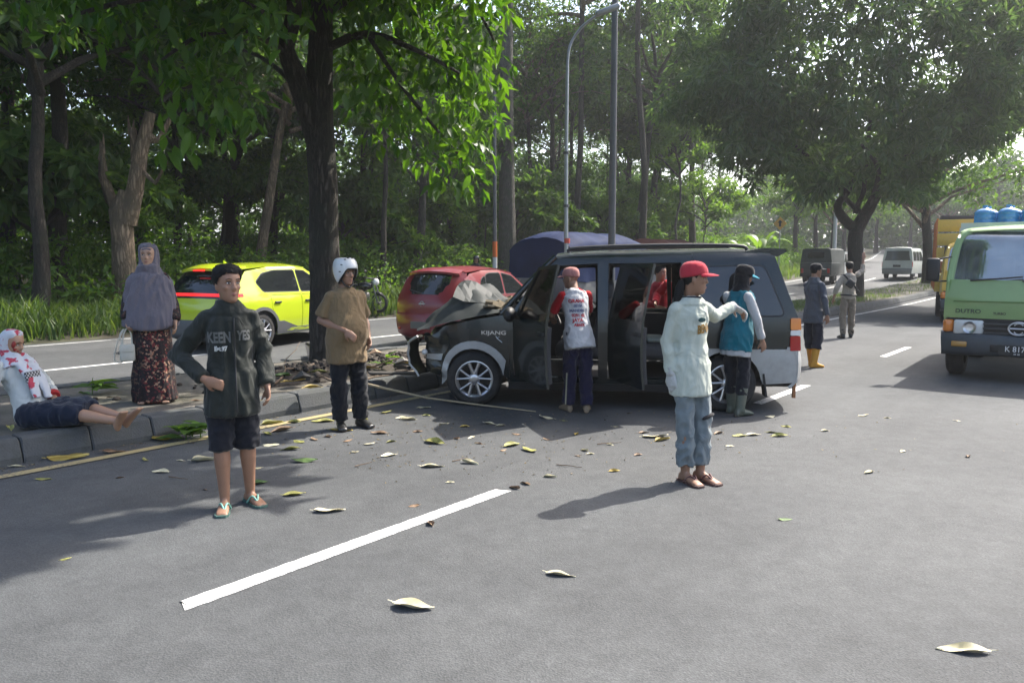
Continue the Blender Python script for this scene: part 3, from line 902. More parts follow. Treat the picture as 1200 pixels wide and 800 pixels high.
# --- the mango tree further along the median
def mango_tree():
    b = gpt(1003, 0, 8.4); b.z = float(rise(to_road(b)[0])) + 0.2
    D = b.y
    root = empty('mango_tree', b, 0, 'broad mango tree with looped forked trunk on the median ahead', 'tree')
    def P(px, py, dy=0.0): return atd(px, py, D + dy) - b
    mb = MB()
    def limb(pp, r0, r1, k=3):
        q = [Vector(p) for p in smooth_path(pp, k)]
        mb.tube(q, taper(r0, r1, len(q) - 1), n=10, jitter=0.05, seed=int(r0 * 1000))
    limb([Vector((0, 0, -.2)), P(1003, 310), P(1002, 285), P(1003, 268)], 0.30, 0.26)
    limb([P(1003, 270), P(1012, 255), P(1022, 238), P(1034, 215), P(1048, 180), P(1060, 130)], 0.26, 0.12)
    limb([P(1002, 268), P(990, 258), P(982, 246), P(984, 236), P(992, 226), P(1000, 205), P(990, 160)], 0.20, 0.09)
    limb([P(1018, 246), P(1008, 248), P(998, 240), P(990, 232)], 0.11, 0.09)
    limb([P(1002, 250), P(1006, 238), P(1012, 225), P(1014, 200), P(1020, 140)], 0.10, 0.07)
    limb([P(990, 226), P(960, 195), P(920, 160, -1)], 0.12, 0.05)
    limb([P(1040, 205), P(1080, 170), P(1130, 140, -1)], 0.12, 0.05)
    limb([P(1020, 240), P(1030, 200, -2), P(1010, 170, -4)], 0.12, 0.05)
    mb.build('trunk', BARK_DARK, root)
    rng = np.random.default_rng(3); rg = random.Random(3)
    cents = []
    k = D / FPX
    for i in range(4000):
        a = rg.uniform(0, 2 * math.pi); u = rg.uniform(-1, 1); q = math.sqrt(1 - u * u)
        r = rg.uniform(0.45, 1.0) ** 0.5
        bump = 1 + 0.38 * noise.noise(Vector((math.cos(a) * q * 2.6, math.sin(a) * q * 2.6, u * 2.6)))
        x = math.cos(a) * q * 6.9 * r * bump; y = math.sin(a) * q * 5.6 * r * bump; z = u * 5.2 * r * bump
        c = P(1012, 74) + Vector((x, y, z))
        if z < 0:                                             # flat underside, higher over the trunk
            c.z = P(1012, 74).z + z * 0.88
        sx = 600 + FPX * (c + b).x / (c + b).y; sy = 305 - FPX * ((c + b).z - CAM_H) / (c + b).y
        if noise.noise(c * 0.75) < -0.24: continue
        cents.append(c)
    for (x0, x1, y0, y1, n) in ((840, 930, 90, 190, 150), (1120, 1190, 60, 150, 90), (930, 985, 180, 232, 50), (1040, 1090, 180, 235, 50)):
        for i in range(n): cents.append(P(rg.uniform(x0, x1), rg.uniform(y0, y1), rg.uniform(-3, 2)))
    V, F = clump_leaves(cents, 15, 0.24, 0.37, rng, flat=0.6, aspect=0.30, droop=0.55, spread=0.35)
    me = fast_mesh('crown', V, F, False); me.materials.append(LF_MANGO)
    tag(link('crown', me, None, root), kind='stuff')
mango_tree()

# next median tree: straight trunk right of the parked van
b = gpt(1087, 0, 8.5); b.z = float(rise(to_road(b)[0])) + 0.2
forest_tree('median_tree', b, ptop(1085, 232, b), 0.26, 0.2, 'b', 1.25, BARK_DARK, 'straight dark trunk on the median right of the white van', None, 41, 0.015, lift=0.9)
b2 = gpt(1150, 0, 8.6); b2.z = float(rise(to_road(b2)[0])) + 0.2

# --- banana plants beyond the wreck's tail
def banana(px, l, h, n, label, seed):
    b = gpt(px, 0, l); rg = random.Random(seed)
    root = empty('banana_plant', b, 0, label, 'plant')
    mb = MB(); mb.tube([(0, 0, -.1), (0.03, 0, h * 0.3), (0, 0, h * 0.6)], [0.13, 0.1, 0.06], n=10); mb.build('stem', mat('banana_stem', (0.12, 0.15, 0.05), 0.6), root)
    for i in range(n):
        a = 2.4 * i + rg.uniform(-.3, .3); L = h * rg.uniform(0.75, 1.05); up = rg.uniform(0.45, 1.2)
        V = []; F = []; m = 10
        for j in range(m + 1):
            t = j / m
            r = L * (t * math.cos(up) * 0.9 + 0.1 * t * t); z = h * 0.55 + L * (math.sin(up) * t - 0.55 * t * t * t)
            w = 0.24 * math.sin(math.pi * min(1, 0.08 + t * 0.95)) ** 0.6 * (0.0 if t < 0.08 else 1) + 0.015
            p = Vector((math.cos(a) * r, math.sin(a) * r, z)); sd = Vector((-math.sin(a), math.cos(a), 0))
            V += [p + sd * w - Vector((0, 0, w * 0.25)), p, p - sd * w - Vector((0, 0, w * 0.25))]
        for j in range(m):
            k = j * 3; F += [(k, k + 3, k + 4, k + 1), (k + 1, k + 4, k + 5, k + 2)]
        mb = MB(); mb.add(V, F, 0, True); mb.build('leaf', LF_LIGHT, root, recalc=False)
banana(838, 21.5, 2.6, 9, 'bright green banana plant with upright leaves behind the wrecked van', 1)
banana(866, 22.5, 2.3, 8, 'smaller banana plant right of the tallest banana plant', 2)
banana(889, 19.5, 3.0, 7, 'banana plant with one long drooping leaf above the dark truck', 3)

# --- undergrowth, grass
def undergrowth():
    rng = np.random.default_rng(12); rg = random.Random(12)
    cents = []; rad = []
    for i in range(4200):
        s = rg.uniform(-14, 74); t = rg.random() ** 0.8
        l = 19.2 + t * 11
        if s < 7 and l < 21.3: continue
        h = 0.3 + 1.5 * min(1, (l - 18.5) / 4.0) * rg.random() ** 0.8 * (1 + 0.5 * noise.noise(Vector((s * 0.3, l * 0.3, 1))))
        if noise.noise(Vector((s * 0.45, l * 0.45, 7))) < -0.3: continue
        p = RP(s, l, ground_z(s, l) + h); cents.append(p); rad.append(rg.uniform(0.25, 0.5))
    V, F = clump_leaves(cents, 24, np.array(rad), 0.17, rng, flat=0.8, aspect=0.6, droop=0.2)
    me = fast_mesh('undergrowth', V, F, False); me.materials.append(LF_BUSH)
    tag(link('undergrowth', me), 'bright green undergrowth along the edge of the wood', 'undergrowth', kind='stuff')
undergrowth()

def understorey():
    # shrubs and low boughs that fill the wood between the trunks
    rng = np.random.default_rng(22); rg = random.Random(22)
    cents = []; rad = []
    for i in range(3000):
        s = rg.uniform(-16, 78); l = rg.uniform(26, 46)
        h = rg.random() ** 1.3 * 7.5
        if noise.noise(Vector((s * 0.22, l * 0.22, h * 0.3))) < -0.12: continue
        cents.append(RP(s, l, ground_z(s, l) + 0.3 + h)); rad.append(rg.uniform(0.5, 1.0))
    V, F = clump_leaves(cents, 20, np.array(rad), 0.34, rng, flat=0.6, aspect=0.5, droop=0.5)
    me = fast_mesh('understorey', V, F, False); me.materials.append(LF_MID)
    tag(link('understorey', me), 'shrubs and low boughs filling the wood between the trunks', 'shrubs', kind='stuff')
understorey()

def far_wood():
    rng = np.random.default_rng(14); rg = random.Random(14)
    cents = []; rad = []
    for i in range(3400):
        s = rg.uniform(-24, 120); l = rg.uniform(47, 58)
        p = RP(s, l, ground_z(s, l) + rg.uniform(0.0, 1) * 11 + 2 * noise.noise(Vector((s * .2, 0, 0)))); cents.append(p); rad.append(rg.uniform(0.9, 1.9))
    near_V, near_F = clump_leaves(cents, 22, np.array(rad), 0.62, rng, flat=0.8, aspect=0.6, droop=0.3)
    cents = []; rad = []
    for i in range(3000):                                   # across the end of the road and along the right verge
        if i % 3: s, l = rg.uniform(128, 150), rg.uniform(-75, 60)
        else: s, l = rg.uniform(35, 135), rg.uniform(-34, -22)
        cents.append(RP(s, l, rg.uniform(0.0, 1) * (10 if i % 3 else 8) + 2 * noise.noise(Vector((s * .1, l * .12, 0))))); rad.append(rg.uniform(1.2, 2.4))
    V, F = clump_leaves(cents, 22, np.array(rad), 1.05, rng, flat=0.8, aspect=0.6, droop=0.3)
    F = np.concatenate([near_F, F + len(near_V)]); V = np.concatenate([near_V, V])
    me = fast_mesh('far_wood', V, F, False); me.materials.append(LF_DARK)
    tag(link('far_wood', me), 'dark mass of foliage far back in the wood', 'woods', kind='stuff')
far_wood()

def grass(name, label, regions, n, hmin, hmax, seed):
    rng = np.random.default_rng(seed); rg = random.Random(seed)
    P = []
    for (s0, s1, l0, l1, zf, wgt) in regions:
        for i in range(int(n * wgt)):
            s, l = rg.uniform(s0, s1), rg.uniform(l0, l1)
            if noise.noise(Vector((s * 0.8, l * 0.8, 4))) < -0.25 and rg.random() < 0.7: continue
            P.append(RP(s, l, zf if zf is not None else ground_z(s, l)))
    P = np.array([tuple(p) for p in P]); m = len(P)
    h = rng.uniform(hmin, hmax, (m, 1)) * (1 + 0.4 * np.sin(P[:, :1] * 1.3) * np.cos(P[:, 1:2] * 1.7))
    a = rng.uniform(0, 6.28, m); lean = rng.normal(0, 0.38, (m, 2)) * h
    w = np.stack([np.cos(a), np.sin(a), np.zeros(m)], 1) * h * 0.045
    tip = P + np.concatenate([lean, h], 1); mid = P + np.concatenate([lean * 0.3, h * 0.55], 1)
    V = np.stack([P - w, P + w, mid + w * 0.8, mid - w * 0.8, tip], 1).reshape(-1, 3)
    b = np.arange(m)[:, None] * 5
    F = np.concatenate([b + [0, 1, 2], b + [0, 2, 3], b + [3, 2, 4]], 1).reshape(-1, 3)
    me = fast_mesh(name, V, F, False); me.materials.append(M_GRASS)
    tag(link(name, me), label, 'grass', kind='stuff')
grass('verge_grass', 'long green grass on the far verge below the trees', [(-12, 9, 17.3, 21.8, None, 0.62), (9, 30, 17.3, 20, None, 0.2), (30, 70, 17.3, 21, None, 0.18)], 42000, 0.22, 0.62, 1)
grass('median_grass', 'thin grass growing on the median ahead', [(13, 34, 7.35, 9.5, 0.2, 0.6), (34, 75, 7.35, 9.5, 0.2, 0.4)], 14000, 0.05, 0.16, 2)
# ------------------------------------------------------------------ vehicle kit
# car frame: +x forward, +y left, z up, origin on the ground below the middle
def pchip(xs, ys):
    xs = np.array(xs, float); ys = np.array(ys, float)
    h = np.diff(xs); d = np.diff(ys) / h
    m = np.zeros(len(xs)); m[0] = d[0]; m[-1] = d[-1]
    for i in range(1, len(xs) - 1):
        m[i] = 0 if d[i - 1] * d[i] <= 0 else 2 * d[i - 1] * d[i] / (d[i - 1] + d[i])
    def f(x):
        x = min(max(x, xs[0]), xs[-1]); i = min(max(int(np.searchsorted(xs, x) - 1), 0), len(xs) - 2)
        t = (x - xs[i]) / h[i]
        return float((2 * t**3 - 3 * t**2 + 1) * ys[i] + (t**3 - 2 * t**2 + t) * h[i] * m[i] + (-2 * t**3 + 3 * t**2) * ys[i + 1] + (t**3 - t**2) * h[i] * m[i + 1])
    return f

def rnd(poly, r, n=4):
    """round the corners of a polygon; r a number or one per corner"""
    out = []; k = len(poly)
    for i in range(k):
        p = Vector(poly[i]); a = Vector(poly[i - 1]); b = Vector(poly[(i + 1) % k])
        rr = r[i] if hasattr(r, '__len__') else r
        la, lb = (a - p).length, (b - p).length
        q = min(rr, la * 0.45, lb * 0.45)
        if q < 1e-4: out.append((p.x, p.y)); continue
        s = p + (a - p) * (q / la); e = p + (b - p) * (q / lb)
        for j in range(n + 1):
            t = j / n; v = s * (1 - t) ** 2 + p * 2 * t * (1 - t) + e * t * t
            out.append((v.x, v.y))
    return out

def arc(cx, cz, r, a0, a1, n=14):
    return [(cx + r * math.cos(math.radians(a0 + (a1 - a0) * i / n)), cz + r * math.sin(math.radians(a0 + (a1 - a0) * i / n))) for i in range(n + 1)]

def fill2d(outline, holes=(), step=0.07):
    """flat mesh of an outline with holes, cut into a grid -> list of (a,b) points, faces, boundary loops' edges"""
    bm = bmesh.new()
    for loop in [outline] + list(holes):
        vs = [bm.verts.new((p[0], p[1], 0)) for p in loop]
        for i in range(len(vs)): bm.edges.new((vs[i], vs[(i + 1) % len(vs)]))
    bmesh.ops.triangle_fill(bm, use_beauty=True, use_dissolve=False, edges=bm.edges[:])
    xs = [p[0] for p in outline]; ys = [p[1] for p in outline]
    for ax, lo, hi in ((0, min(xs), max(xs)), (1, min(ys), max(ys))):
        k = math.floor(lo / step) + 1
        while k * step < hi - 1e-4:
            co = [0, 0, 0]; co[ax] = k * step; no = [0, 0, 0]; no[ax] = 1
            bmesh.ops.bisect_plane(bm, geom=bm.verts[:] + bm.edges[:] + bm.faces[:], dist=1e-5, plane_co=co, plane_no=no)
            k += 1
    bmesh.ops.remove_doubles(bm, verts=bm.verts[:], dist=1e-4)
    bm.normal_update()
    bmesh.ops.recalc_face_normals(bm, faces=bm.faces[:])
    bm.verts.index_update()
    P = [(v.co.x, v.co.y) for v in bm.verts]
    F = []
    for f in bm.faces:
        idx = [v.index for v in f.verts]
        F.append(idx if f.normal.z > 0 else idx[::-1])
    E = []
    for e in bm.edges:
        if len(e.link_faces) == 1: E.append((e.verts[0].index, e.verts[1].index))
    bm.free()
    return P, F, E

def mapped_panel(mb, outline, fn, thick, holes=(), step=0.07, mi=0, dent=None):
    """outline in 2D laid on the surface fn(a,b)->Vector, given thickness along its inward normal fn's second value"""
    P, F, E = fill2d(outline, holes, step)
    O = []; I = []
    for a, b in P:
        p, n = fn(a, b)
        if dent: p = dent(p)
        O.append(p); I.append(p - n * thick)
    mb.add(O, F, mi, True)
    mb.add(I, [f[::-1] for f in F], mi, True)
    for i, j in E:
        mb.add([O[i], O[j], I[j], I[i]], [(0, 1, 2, 3)], mi, False)
    return mb

class Shell:
    """half width of a body by height and by length: y = W * sec(z) * plan(x)"""
    def __init__(self, W, sec, plan):
        self.W = W; self.sec = pchip(*zip(*sec)); self.plan = pchip(*zip(*plan))
    def y(self, x, z): return self.W * self.sec(z) * self.plan(x)
    def fn(self, side, off=0.0):
        def f(x, z):
            e = 0.02
            y = self.y(x, z); dx = (self.y(x + e, z) - self.y(x - e, z)) / (2 * e); dz = (self.y(x, z + e) - self.y(x, z - e)) / (2 * e)
            n = Vector((-dx, 1, -dz)).normalized(); n = Vector((n.x, n.y * side, n.z))
            p = Vector((x, y * side, z)) + n * off
            return p, n
        return f

def side_panel(sh, side, outline, thick=0.02, off=0.0, holes=(), step=0.07, mb=None, mi=0, dent=None):
    mb = mb or MB()
    return mapped_panel(mb, outline, sh.fn(side, off), thick, holes, step, mi, dent)

def cross_panel(sh, prof, s0=-1.0, s1=1.0, crown=0.03, bulge=0.0, thick=0.02, off=0.0, inset=0.0, ns=14, sub=4, mb=None, mi=0, dent=None, hw=None):
    """strip across the car following a centre-line profile [(x,z)]; edges lie on the shell"""
    mb = mb or MB()
    pp = smooth_path(prof, sub) if sub > 1 else [np.array(p) for p in prof]
    V = []; nrm = []
    k = len(pp)
    for i in range(k):
        x, z = pp[i]
        t = pp[min(i + 1, k - 1)] - pp[max(i - 1, 0)]; t = t / (np.linalg.norm(t) + 1e-9)
        n2 = np.array([-t[1], t[0]])                       # left of travel
        h = (hw(x, z) if hw else sh.y(x + bulge, z)) - inset
        for j in range(ns + 1):
            s = s0 + (s1 - s0) * j / ns
            c = 1 - s * s
            q = np.array([x, z]) + n2 * (crown * c + off)
            p = Vector((q[0], s * h, q[1]))
            if bulge: p.x += bulge * s * s * abs(s)
            if dent: p = dent(p)
            V.append(p); nrm.append(Vector((n2[0], 0, n2[1])))
    I = [v - n * thick for v, n in zip(V, nrm)]
    F = []; m = ns + 1
    for i in range(k - 1):
        for j in range(ns):
            a = i * m + j; F.append((a, a + 1, a + m + 1, a + m))
    mb.add(V, F, mi, True); mb.add(I, [f[::-1] for f in F], mi, True)
    E = [(j, j + 1) for j in range(ns)] + [((k - 1) * m + j, (k - 1) * m + j + 1) for j in range(ns)] + [(i * m, (i + 1) * m) for i in range(k - 1)] + [(i * m + ns, (i + 1) * m + ns) for i in range(k - 1)]
    for i, j in E: mb.add([V[i], V[j], I[j], I[i]], [(0, 1, 2, 3)], mi, False)
    return mb

def car_paint(name, col, rough=0.3, coat=1.0, dirt=None, damt=0.4, metal=0.2):
    return mat(name, col, rough=rough, metal=metal, var=0.06, vscale=3, coat=coat, dirt=dirt, dscale=2.5, damt=damt)
M_GLASS = mat('tinted_glass', (0.012, 0.014, 0.016), rough=0.04, var=0.1, coat=0.0, spec=0.9)
M_RUBBER = mat('tyre_rubber', (0.018, 0.018, 0.018), rough=0.85, var=0.3, vscale=20, dirt=(0.06, 0.055, 0.05), dscale=5, damt=0.5)
M_BLACK = mat('black_plastic', (0.014, 0.014, 0.015), rough=0.55, var=0.2)
M_TRIM = mat('grey_plastic', (0.05, 0.052, 0.055), rough=0.6, var=0.2)
M_ALLOY = mat('alloy_silver', (0.55, 0.55, 0.56), rough=0.28, metal=0.9, var=0.1)
M_ALLOYB = mat('alloy_black', (0.012, 0.012, 0.013), rough=0.3, metal=0.2, var=0.1)
M_STEEL = mat('dull_steel', (0.12, 0.12, 0.12), rough=0.5, metal=0.7, var=0.3)
M_REDLENS = mat('red_lens', (0.35, 0.012, 0.012), rough=0.12, var=0.1, coat=0.6)
M_ORANGE = mat('orange_lens', (0.65, 0.19, 0.02), rough=0.15, var=0.1, coat=0.6)
M_CLEAR = mat('clear_lens', (0.62, 0.62, 0.60), rough=0.12, var=0.15, coat=0.8)
M_PLATE = mat('plate_black', (0.012, 0.012, 0.012), rough=0.5)
M_PRINTW = mat('print_white', (0.75, 0.75, 0.73), rough=0.6, var=0.08)
def clear_glass(name='window_glass', tint=(0.55, 0.60, 0.58)):
    m, nt, out = new_mat(name)
    g = N(nt, 'BsdfGlossy', Roughness=0.03); g.inputs['Color'].default_value = (1, 1, 1, 1)
    t = N(nt, 'BsdfTransparent'); t.inputs[0].default_value = c4(tint)
    f = N(nt, 'Fresnel', IOR=1.6)
    ms = N(nt, 'MixShader'); nt.links.new(f.outputs[0], ms.inputs[0]); nt.links.new(t.outputs[0], ms.inputs[1]); nt.links.new(g.outputs[0], ms.inputs[2])
    nt.links.new(ms.outputs[0], out.inputs[0])
    return m
M_WINDOW = clear_glass()
M_TINT = clear_glass('smoked_glass', (0.16, 0.18, 0.175))
def sky_sheen_screen():
    m, nt, out = new_mat('sky_sheen_windscreen')
    g = N(nt, 'BsdfGlossy', Roughness=0.05); d = N(nt, 'BsdfDiffuse'); d.inputs[0].default_value = (0.42, 0.46, 0.48, 1)  # pale blue-grey diffuse stands in for sky reflected in the screen
    t = N(nt, 'BsdfTransparent'); t.inputs[0].default_value = (0.6, 0.66, 0.66, 1)
    tc = N(nt, 'TexCoord'); nz = N(nt, 'TexNoise', Scale=3.0, Detail=5.0); nt.links.new(tc.outputs['Object'], nz.inputs['Vector'])
    mr = N(nt, 'MapRange'); mr.inputs['From Min'].default_value = 0.35; mr.inputs['From Max'].default_value = 0.75; mr.inputs['To Min'].default_value = 0.05; mr.inputs['To Max'].default_value = 0.5
    nt.links.new(nz.outputs['Fac'], mr.inputs[0])
    a = N(nt, 'MixShader'); nt.links.new(mr.outputs[0], a.inputs[0]); nt.links.new(t.outputs[0], a.inputs[1]); nt.links.new(d.outputs[0], a.inputs[2])
    b = N(nt, 'MixShader'); b.inputs[0].default_value = 0.3; nt.links.new(a.outputs[0], b.inputs[1]); nt.links.new(g.outputs[0], b.inputs[2])
    nt.links.new(b.outputs[0], out.inputs[0])
    return m
M_SCREEN = sky_sheen_screen()

def wheel(parent, x, y, r, w, side, style='alloy', steer=0.0, rim_r=0.70, z=None, camber=0.0):
    """tyre with rim as sub-part; outer face towards `side`"""
    e = MB()
    b = 0.03
    ri = r * rim_r
    prof = [(ri, -w / 2), (r - 0.05, -w / 2 - 0.006), (r - b, -w / 2 + 0.004), (r, -w / 2 + 0.035), (r + 0.002, 0), (r, w / 2 - 0.035), (r - b, w / 2 - 0.004), (r - 0.05, w / 2 + 0.006), (ri, w / 2)]
    e.lathe(prof, sharp=False, n=36)
    for k in (-0.045, 0.0, 0.045):
        e.lathe([(r + 0.003, k - 0.006), (r - 0.008, k), (r + 0.003, k + 0.006)], n=36, sharp=False)
    o = e.build('wheel', M_RUBBER, parent, (x, y, z if z is not None else r), (camber, 0, steer))
    m = MB(); s = side
    yo = s * (w / 2 - 0.02)
    if style == 'alloy':
        m.lathe([(ri + 0.004, yo + s * 0.012), (ri - 0.012, yo + s * 0.016), (ri - 0.03, yo), (ri - 0.035, -s * w / 2 * 0.6)], mi=0, n=36)
        m.lathe([(ri - 0.03, yo - s * 0.05), (0.0, yo - s * 0.06)], mi=1, n=24)
        for k in range(5):
            a = 2 * math.pi * k / 5 + math.pi / 2
            for q in (-0.30, 0.30):
                d1 = Vector((math.cos(a + q * 0.35), 0, math.sin(a + q * 0.35))); d2 = Vector((math.cos(a + q), 0, math.sin(a + q)))
                p0 = d1 * 0.05 + Vector((0, yo - s * 0.006, 0)); p1 = d2 * (ri - 0.02) + Vector((0, yo + s * 0.002, 0))
                pm = p0.lerp(p1, 0.55) + Vector((0, s * 0.006, 0))
                m.tube([p0, pm, p1], [0.026, 0.019, 0.024], n=6, mi=0, ell=(1, 0.7))
            m.tube([Vector((math.cos(a + 0.63) * 0.05, yo, math.sin(a + 0.63) * 0.05)), Vector((math.cos(a + 0.63) * 0.062, yo + s * .012, math.sin(a + 0.63) * 0.062))], 0.009, n=6, mi=0)
        m.lathe([(0.062, yo - s * 0.02), (0.055, yo + s * 0.012), (0.03, yo + s * 0.02), (0.0, yo + s * 0.021)], mi=0, n=18)
    else:
        m.lathe([(ri + 0.004, yo + s * 0.01), (ri - 0.015, yo + s * 0.01), (ri - 0.03, yo - s * 0.05), (ri * 0.55, yo - s * 0.07), (ri * 0.45, yo - s * 0.02), (ri * 0.3, yo + s * 0.01), (0, yo + s * 0.012)], mi=0, n=28)
        for k in range(6):
            a = 2 * math.pi * k / 6
            m.lathe([(0.012, 0), (0.012, s * 0.03), (0, s * 0.03)], c=(math.cos(a) * ri * 0.42, yo - s * 0.02, math.sin(a) * ri * 0.42), n=6, mi=1)
    m.build('rim', [M_ALLOY if style == 'alloy' else M_STEEL, M_ALLOYB], o)
    return o

def text_mesh(txt, size, extrude=0.002, align='CENTER', bold=0.0):
    cu = bpy.data.curves.new('t', 'FONT'); cu.body = txt; cu.size = size; cu.extrude = extrude; cu.align_x = align; cu.align_y = 'CENTER'
    cu.offset = bold; cu.resolution_u = 3
    o = bpy.data.objects.new('t', cu); COL.objects.link(o)
    dg = bpy.context.evaluated_depsgraph_get(); dg.update()
    me = bpy.data.meshes.new_from_object(o.evaluated_get(dg))
    bpy.data.objects.remove(o); 
    me.materials.clear()
    return me
def text_obj(name, txt, size, mt, parent, loc, rot, extrude=0.002, bold=0.0, scale=None):
    return link(name, text_mesh(txt, size, extrude, bold=bold), mt, parent, loc, rot, scale)

def clip_outline(poly, cx, cz, r):
    return poly
# ------------------------------------------------------------------ the wrecked people carrier
def shrink(poly, d):
    """move every edge of a polygon inwards by d (either winding)"""
    P = [Vector(p) for p in poly]; n = len(P)
    A = sum(P[i].x * P[(i + 1) % n].y - P[(i + 1) % n].x * P[i].y for i in range(n))
    sg = 1 if A > 0 else -1
    out = []
    for i in range(n):
        a, p, b = P[i - 1], P[i], P[(i + 1) % n]
        u = (p - a); v = (b - p)
        u = u.normalized() if u.length > 1e-9 else v.normalized(); v = v.normalized() if v.length > 1e-9 else u
        n1 = Vector((-u.y, u.x)) * sg; n2 = Vector((-v.y, v.x)) * sg
        m = (n1 + n2); m = m.normalized() if m.length > 1e-6 else n1
        k = d / max(0.35, m.dot(n1))
        q = p + m * k; out.append((q.x, q.y))
    return out

def wreck():
    pf, pr = at(556, 474), at(850, 481)
    fw = (pf - pr); wb = fw.length; fw = fw.normalized(); lf = Vector((-fw.y, fw.x, 0))
    FX, RX = 1.44, 1.44 - wb
    org = pf - fw * FX - lf * 0.74
    root = empty('wrecked_van', org, math.atan2(fw.y, fw.x), 'dark green people carrier with crumpled bonnet and open side doors', 'car')
    PAINT = car_paint('wreck_green', (0.006, 0.011, 0.011), rough=0.25, coat=0.35, dirt=(0.03, 0.03, 0.028), damt=0.15, metal=0.0)
    SILVER = car_paint('wreck_silver', (0.40, 0.41, 0.41), rough=0.45, coat=0.2, dirt=(0.16, 0.15, 0.13), damt=0.5, metal=0.3)
    ROOFM = car_paint('wreck_roof', (0.035, 0.045, 0.047), rough=0.35, coat=0.8, dirt=(0.16, 0.16, 0.15), damt=0.6, metal=0.3)
    BARE = mat('crumpled_metal', (0.035, 0.04, 0.039), rough=0.62, metal=0.0, spec=.25, var=0.5, vscale=5, coat=0.0, dirt=(0.03, 0.035, 0.035), dscale=3, damt=0.9)
    INNER = mat('car_interior', (0.03, 0.03, 0.032), rough=0.8, var=0.3)
    SEAT = mat('seat_cloth', (0.06, 0.058, 0.06), rough=0.9, var=0.3, bump=0.3)
    sh = Shell(0.83, [(0.2, .92), (0.35, .965), (0.6, .995), (0.78, 1.0), (1.0, .985), (1.1, .965), (1.55, .84), (1.68, .79), (1.78, .66)],
               [(-2.25, .86), (-2.1, .93), (-1.9, .975), (-1.5, 1.0), (1.0, 1.0), (1.5, .985), (1.9, .94), (2.1, .86), (2.3, .72)])
    AR = 0.36
    def dent_front(p):
        k = max(0, p.x - 1.55)
        if k > 0:
            n1 = noise.noise(p * 3.1 + Vector((4, 1, 0))); n2 = noise.noise(p * 8)
            p = p + Vector((-0.10 * k + 0.05 * n1 * min(1, k * 3), 0.05 * n2 * min(1, k * 3) - 0.04 * k * (1 if p.y > 0 else -1), 0.04 * n1 * min(1, k * 3)))
        return p
    arch_f = arc(FX, 0.31, AR, 172, 8); arch_r = arc(RX, 0.31, AR, 172, 8)
    belt = 1.0
    d_front = [(0.98, 0.34), (0.985, 0.99), (0.56, 1.585), (0.05, 1.615), (0.03, 0.34)]
    d_rear = [(-0.07, 0.34), (-0.07, 1.615), (-0.86, 1.625), (-0.90, 0.72), (-0.90, 0.34)]
    win_q = rnd([(-1.04, 1.06), (-1.02, 1.57), (-1.74, 1.585), (-1.95, 1.06)], 0.06)
    for side in (1, -1):
        nm = ''
        # front wing
        wing = [(1.05, 0.34), (1.05, 1.04), (1.35, 1.0), (1.8, 0.90), (2.08, 0.80), (2.12, 0.62), (2.10, 0.40), (1.82, 0.36)] + list(reversed(arch_f))[0:0]
        wing = [(1.03, 0.30), (1.03, 1.05), (1.4, 0.99), (1.8, 0.90), (2.06, 0.80), (2.1, 0.62), (2.06, 0.36)] + arc(FX, 0.31, AR, 8, 172)
        side_panel(sh, side, wing, 0.02, step=0.06, dent=dent_front).build('front_wing', PAINT, root)
        # silver wheel lip and waist moulding
        lip = arc(FX, 0.31, AR + 0.075, -8, 150) + arc(FX, 0.31, AR - 0.012, 172, 2)
        side_panel(sh, side, lip, 0.03, off=0.014, step=0.06, dent=dent_front).build('wheel_arch_lip', SILVER, root)
        mould = [(FX + AR + 0.06, 0.53), (2.07, 0.54), (2.07, 0.60), (FX + AR + 0.03, 0.60)]
        side_panel(sh, side, mould, 0.02, off=0.012, step=0.08, dent=dent_front).build('side_moulding', SILVER, root)
        # frame round the doors
        fr = [(1.02, 0.27), (1.03, 1.03), (0.62, 1.60), (0.50, 1.685), (0.0, 1.71), (-0.98, 1.725), (-0.98, 0.27)]
        side_panel(sh, side, fr, 0.06, step=0.08, holes=[d_front, d_rear]).build('door_frame', PAINT, root)
        # quarter: dark above, silver below
        qu = [(-0.985, 0.70), (-0.985, 1.725), (-1.7, 1.74), (-1.86, 1.70), (-2.0, 1.3), (-2.10, 1.05), (-2.115, 0.70)]
        q = side_panel(sh, side, qu, 0.03, step=0.07, holes=[win_q]).build('rear_quarter', PAINT, root)
        ql = [(-0.985, 0.30), (-0.985, 0.695), (-2.115, 0.695), (-2.12, 0.34), (-1.8, 0.30)]
        ql = [(-0.93, 0.31), (-0.93, 0.695), (-2.115, 0.695), (-2.12, 0.33), (RX - AR - 0.02, 0.31)] + arc(RX, 0.31, AR, 172, 8)
        side_panel(sh, side, ql, 0.03, off=0.006, step=0.07).build('lower_cladding', SILVER, root)
        side_panel(sh, side, shrink(win_q, -0.02), 0.012, off=0.003, step=0.1).build('window_seal', M_BLACK, root)
        side_panel(sh, side, win_q, 0.008, off=0.008, step=0.1).build('quarter_window', M_GLASS, root)
        # sill
        sl = [(1.04, 0.20), (1.04, 0.285), (-0.92, 0.285), (-0.92, 0.20)]
        side_panel(sh, side, sl, 0.08, off=0.012, step=0.2).build('sill', M_BLACK, root)
        # tail lamp: orange, clear, red
        tl = root
        for (z0, z1, mt) in ((0.905, 1.03, M_ORANGE), (0.845, 0.90, M_CLEAR), (0.68, 0.84, M_REDLENS)):
            side_panel(sh, side, rnd([(-2.02, z0), (-2.02, z1), (-2.125, z1), (-2.135, z0)], 0.015), 0.04, off=0.016, step=0.05).build('tail_lamp', mt, root)
        # wheels
        wheel(root, FX, side * 0.72, 0.31, 0.20, side, steer=0.12, camber=side * -0.05)
        wheel(root, RX, side * 0.72, 0.31, 0.20, side)
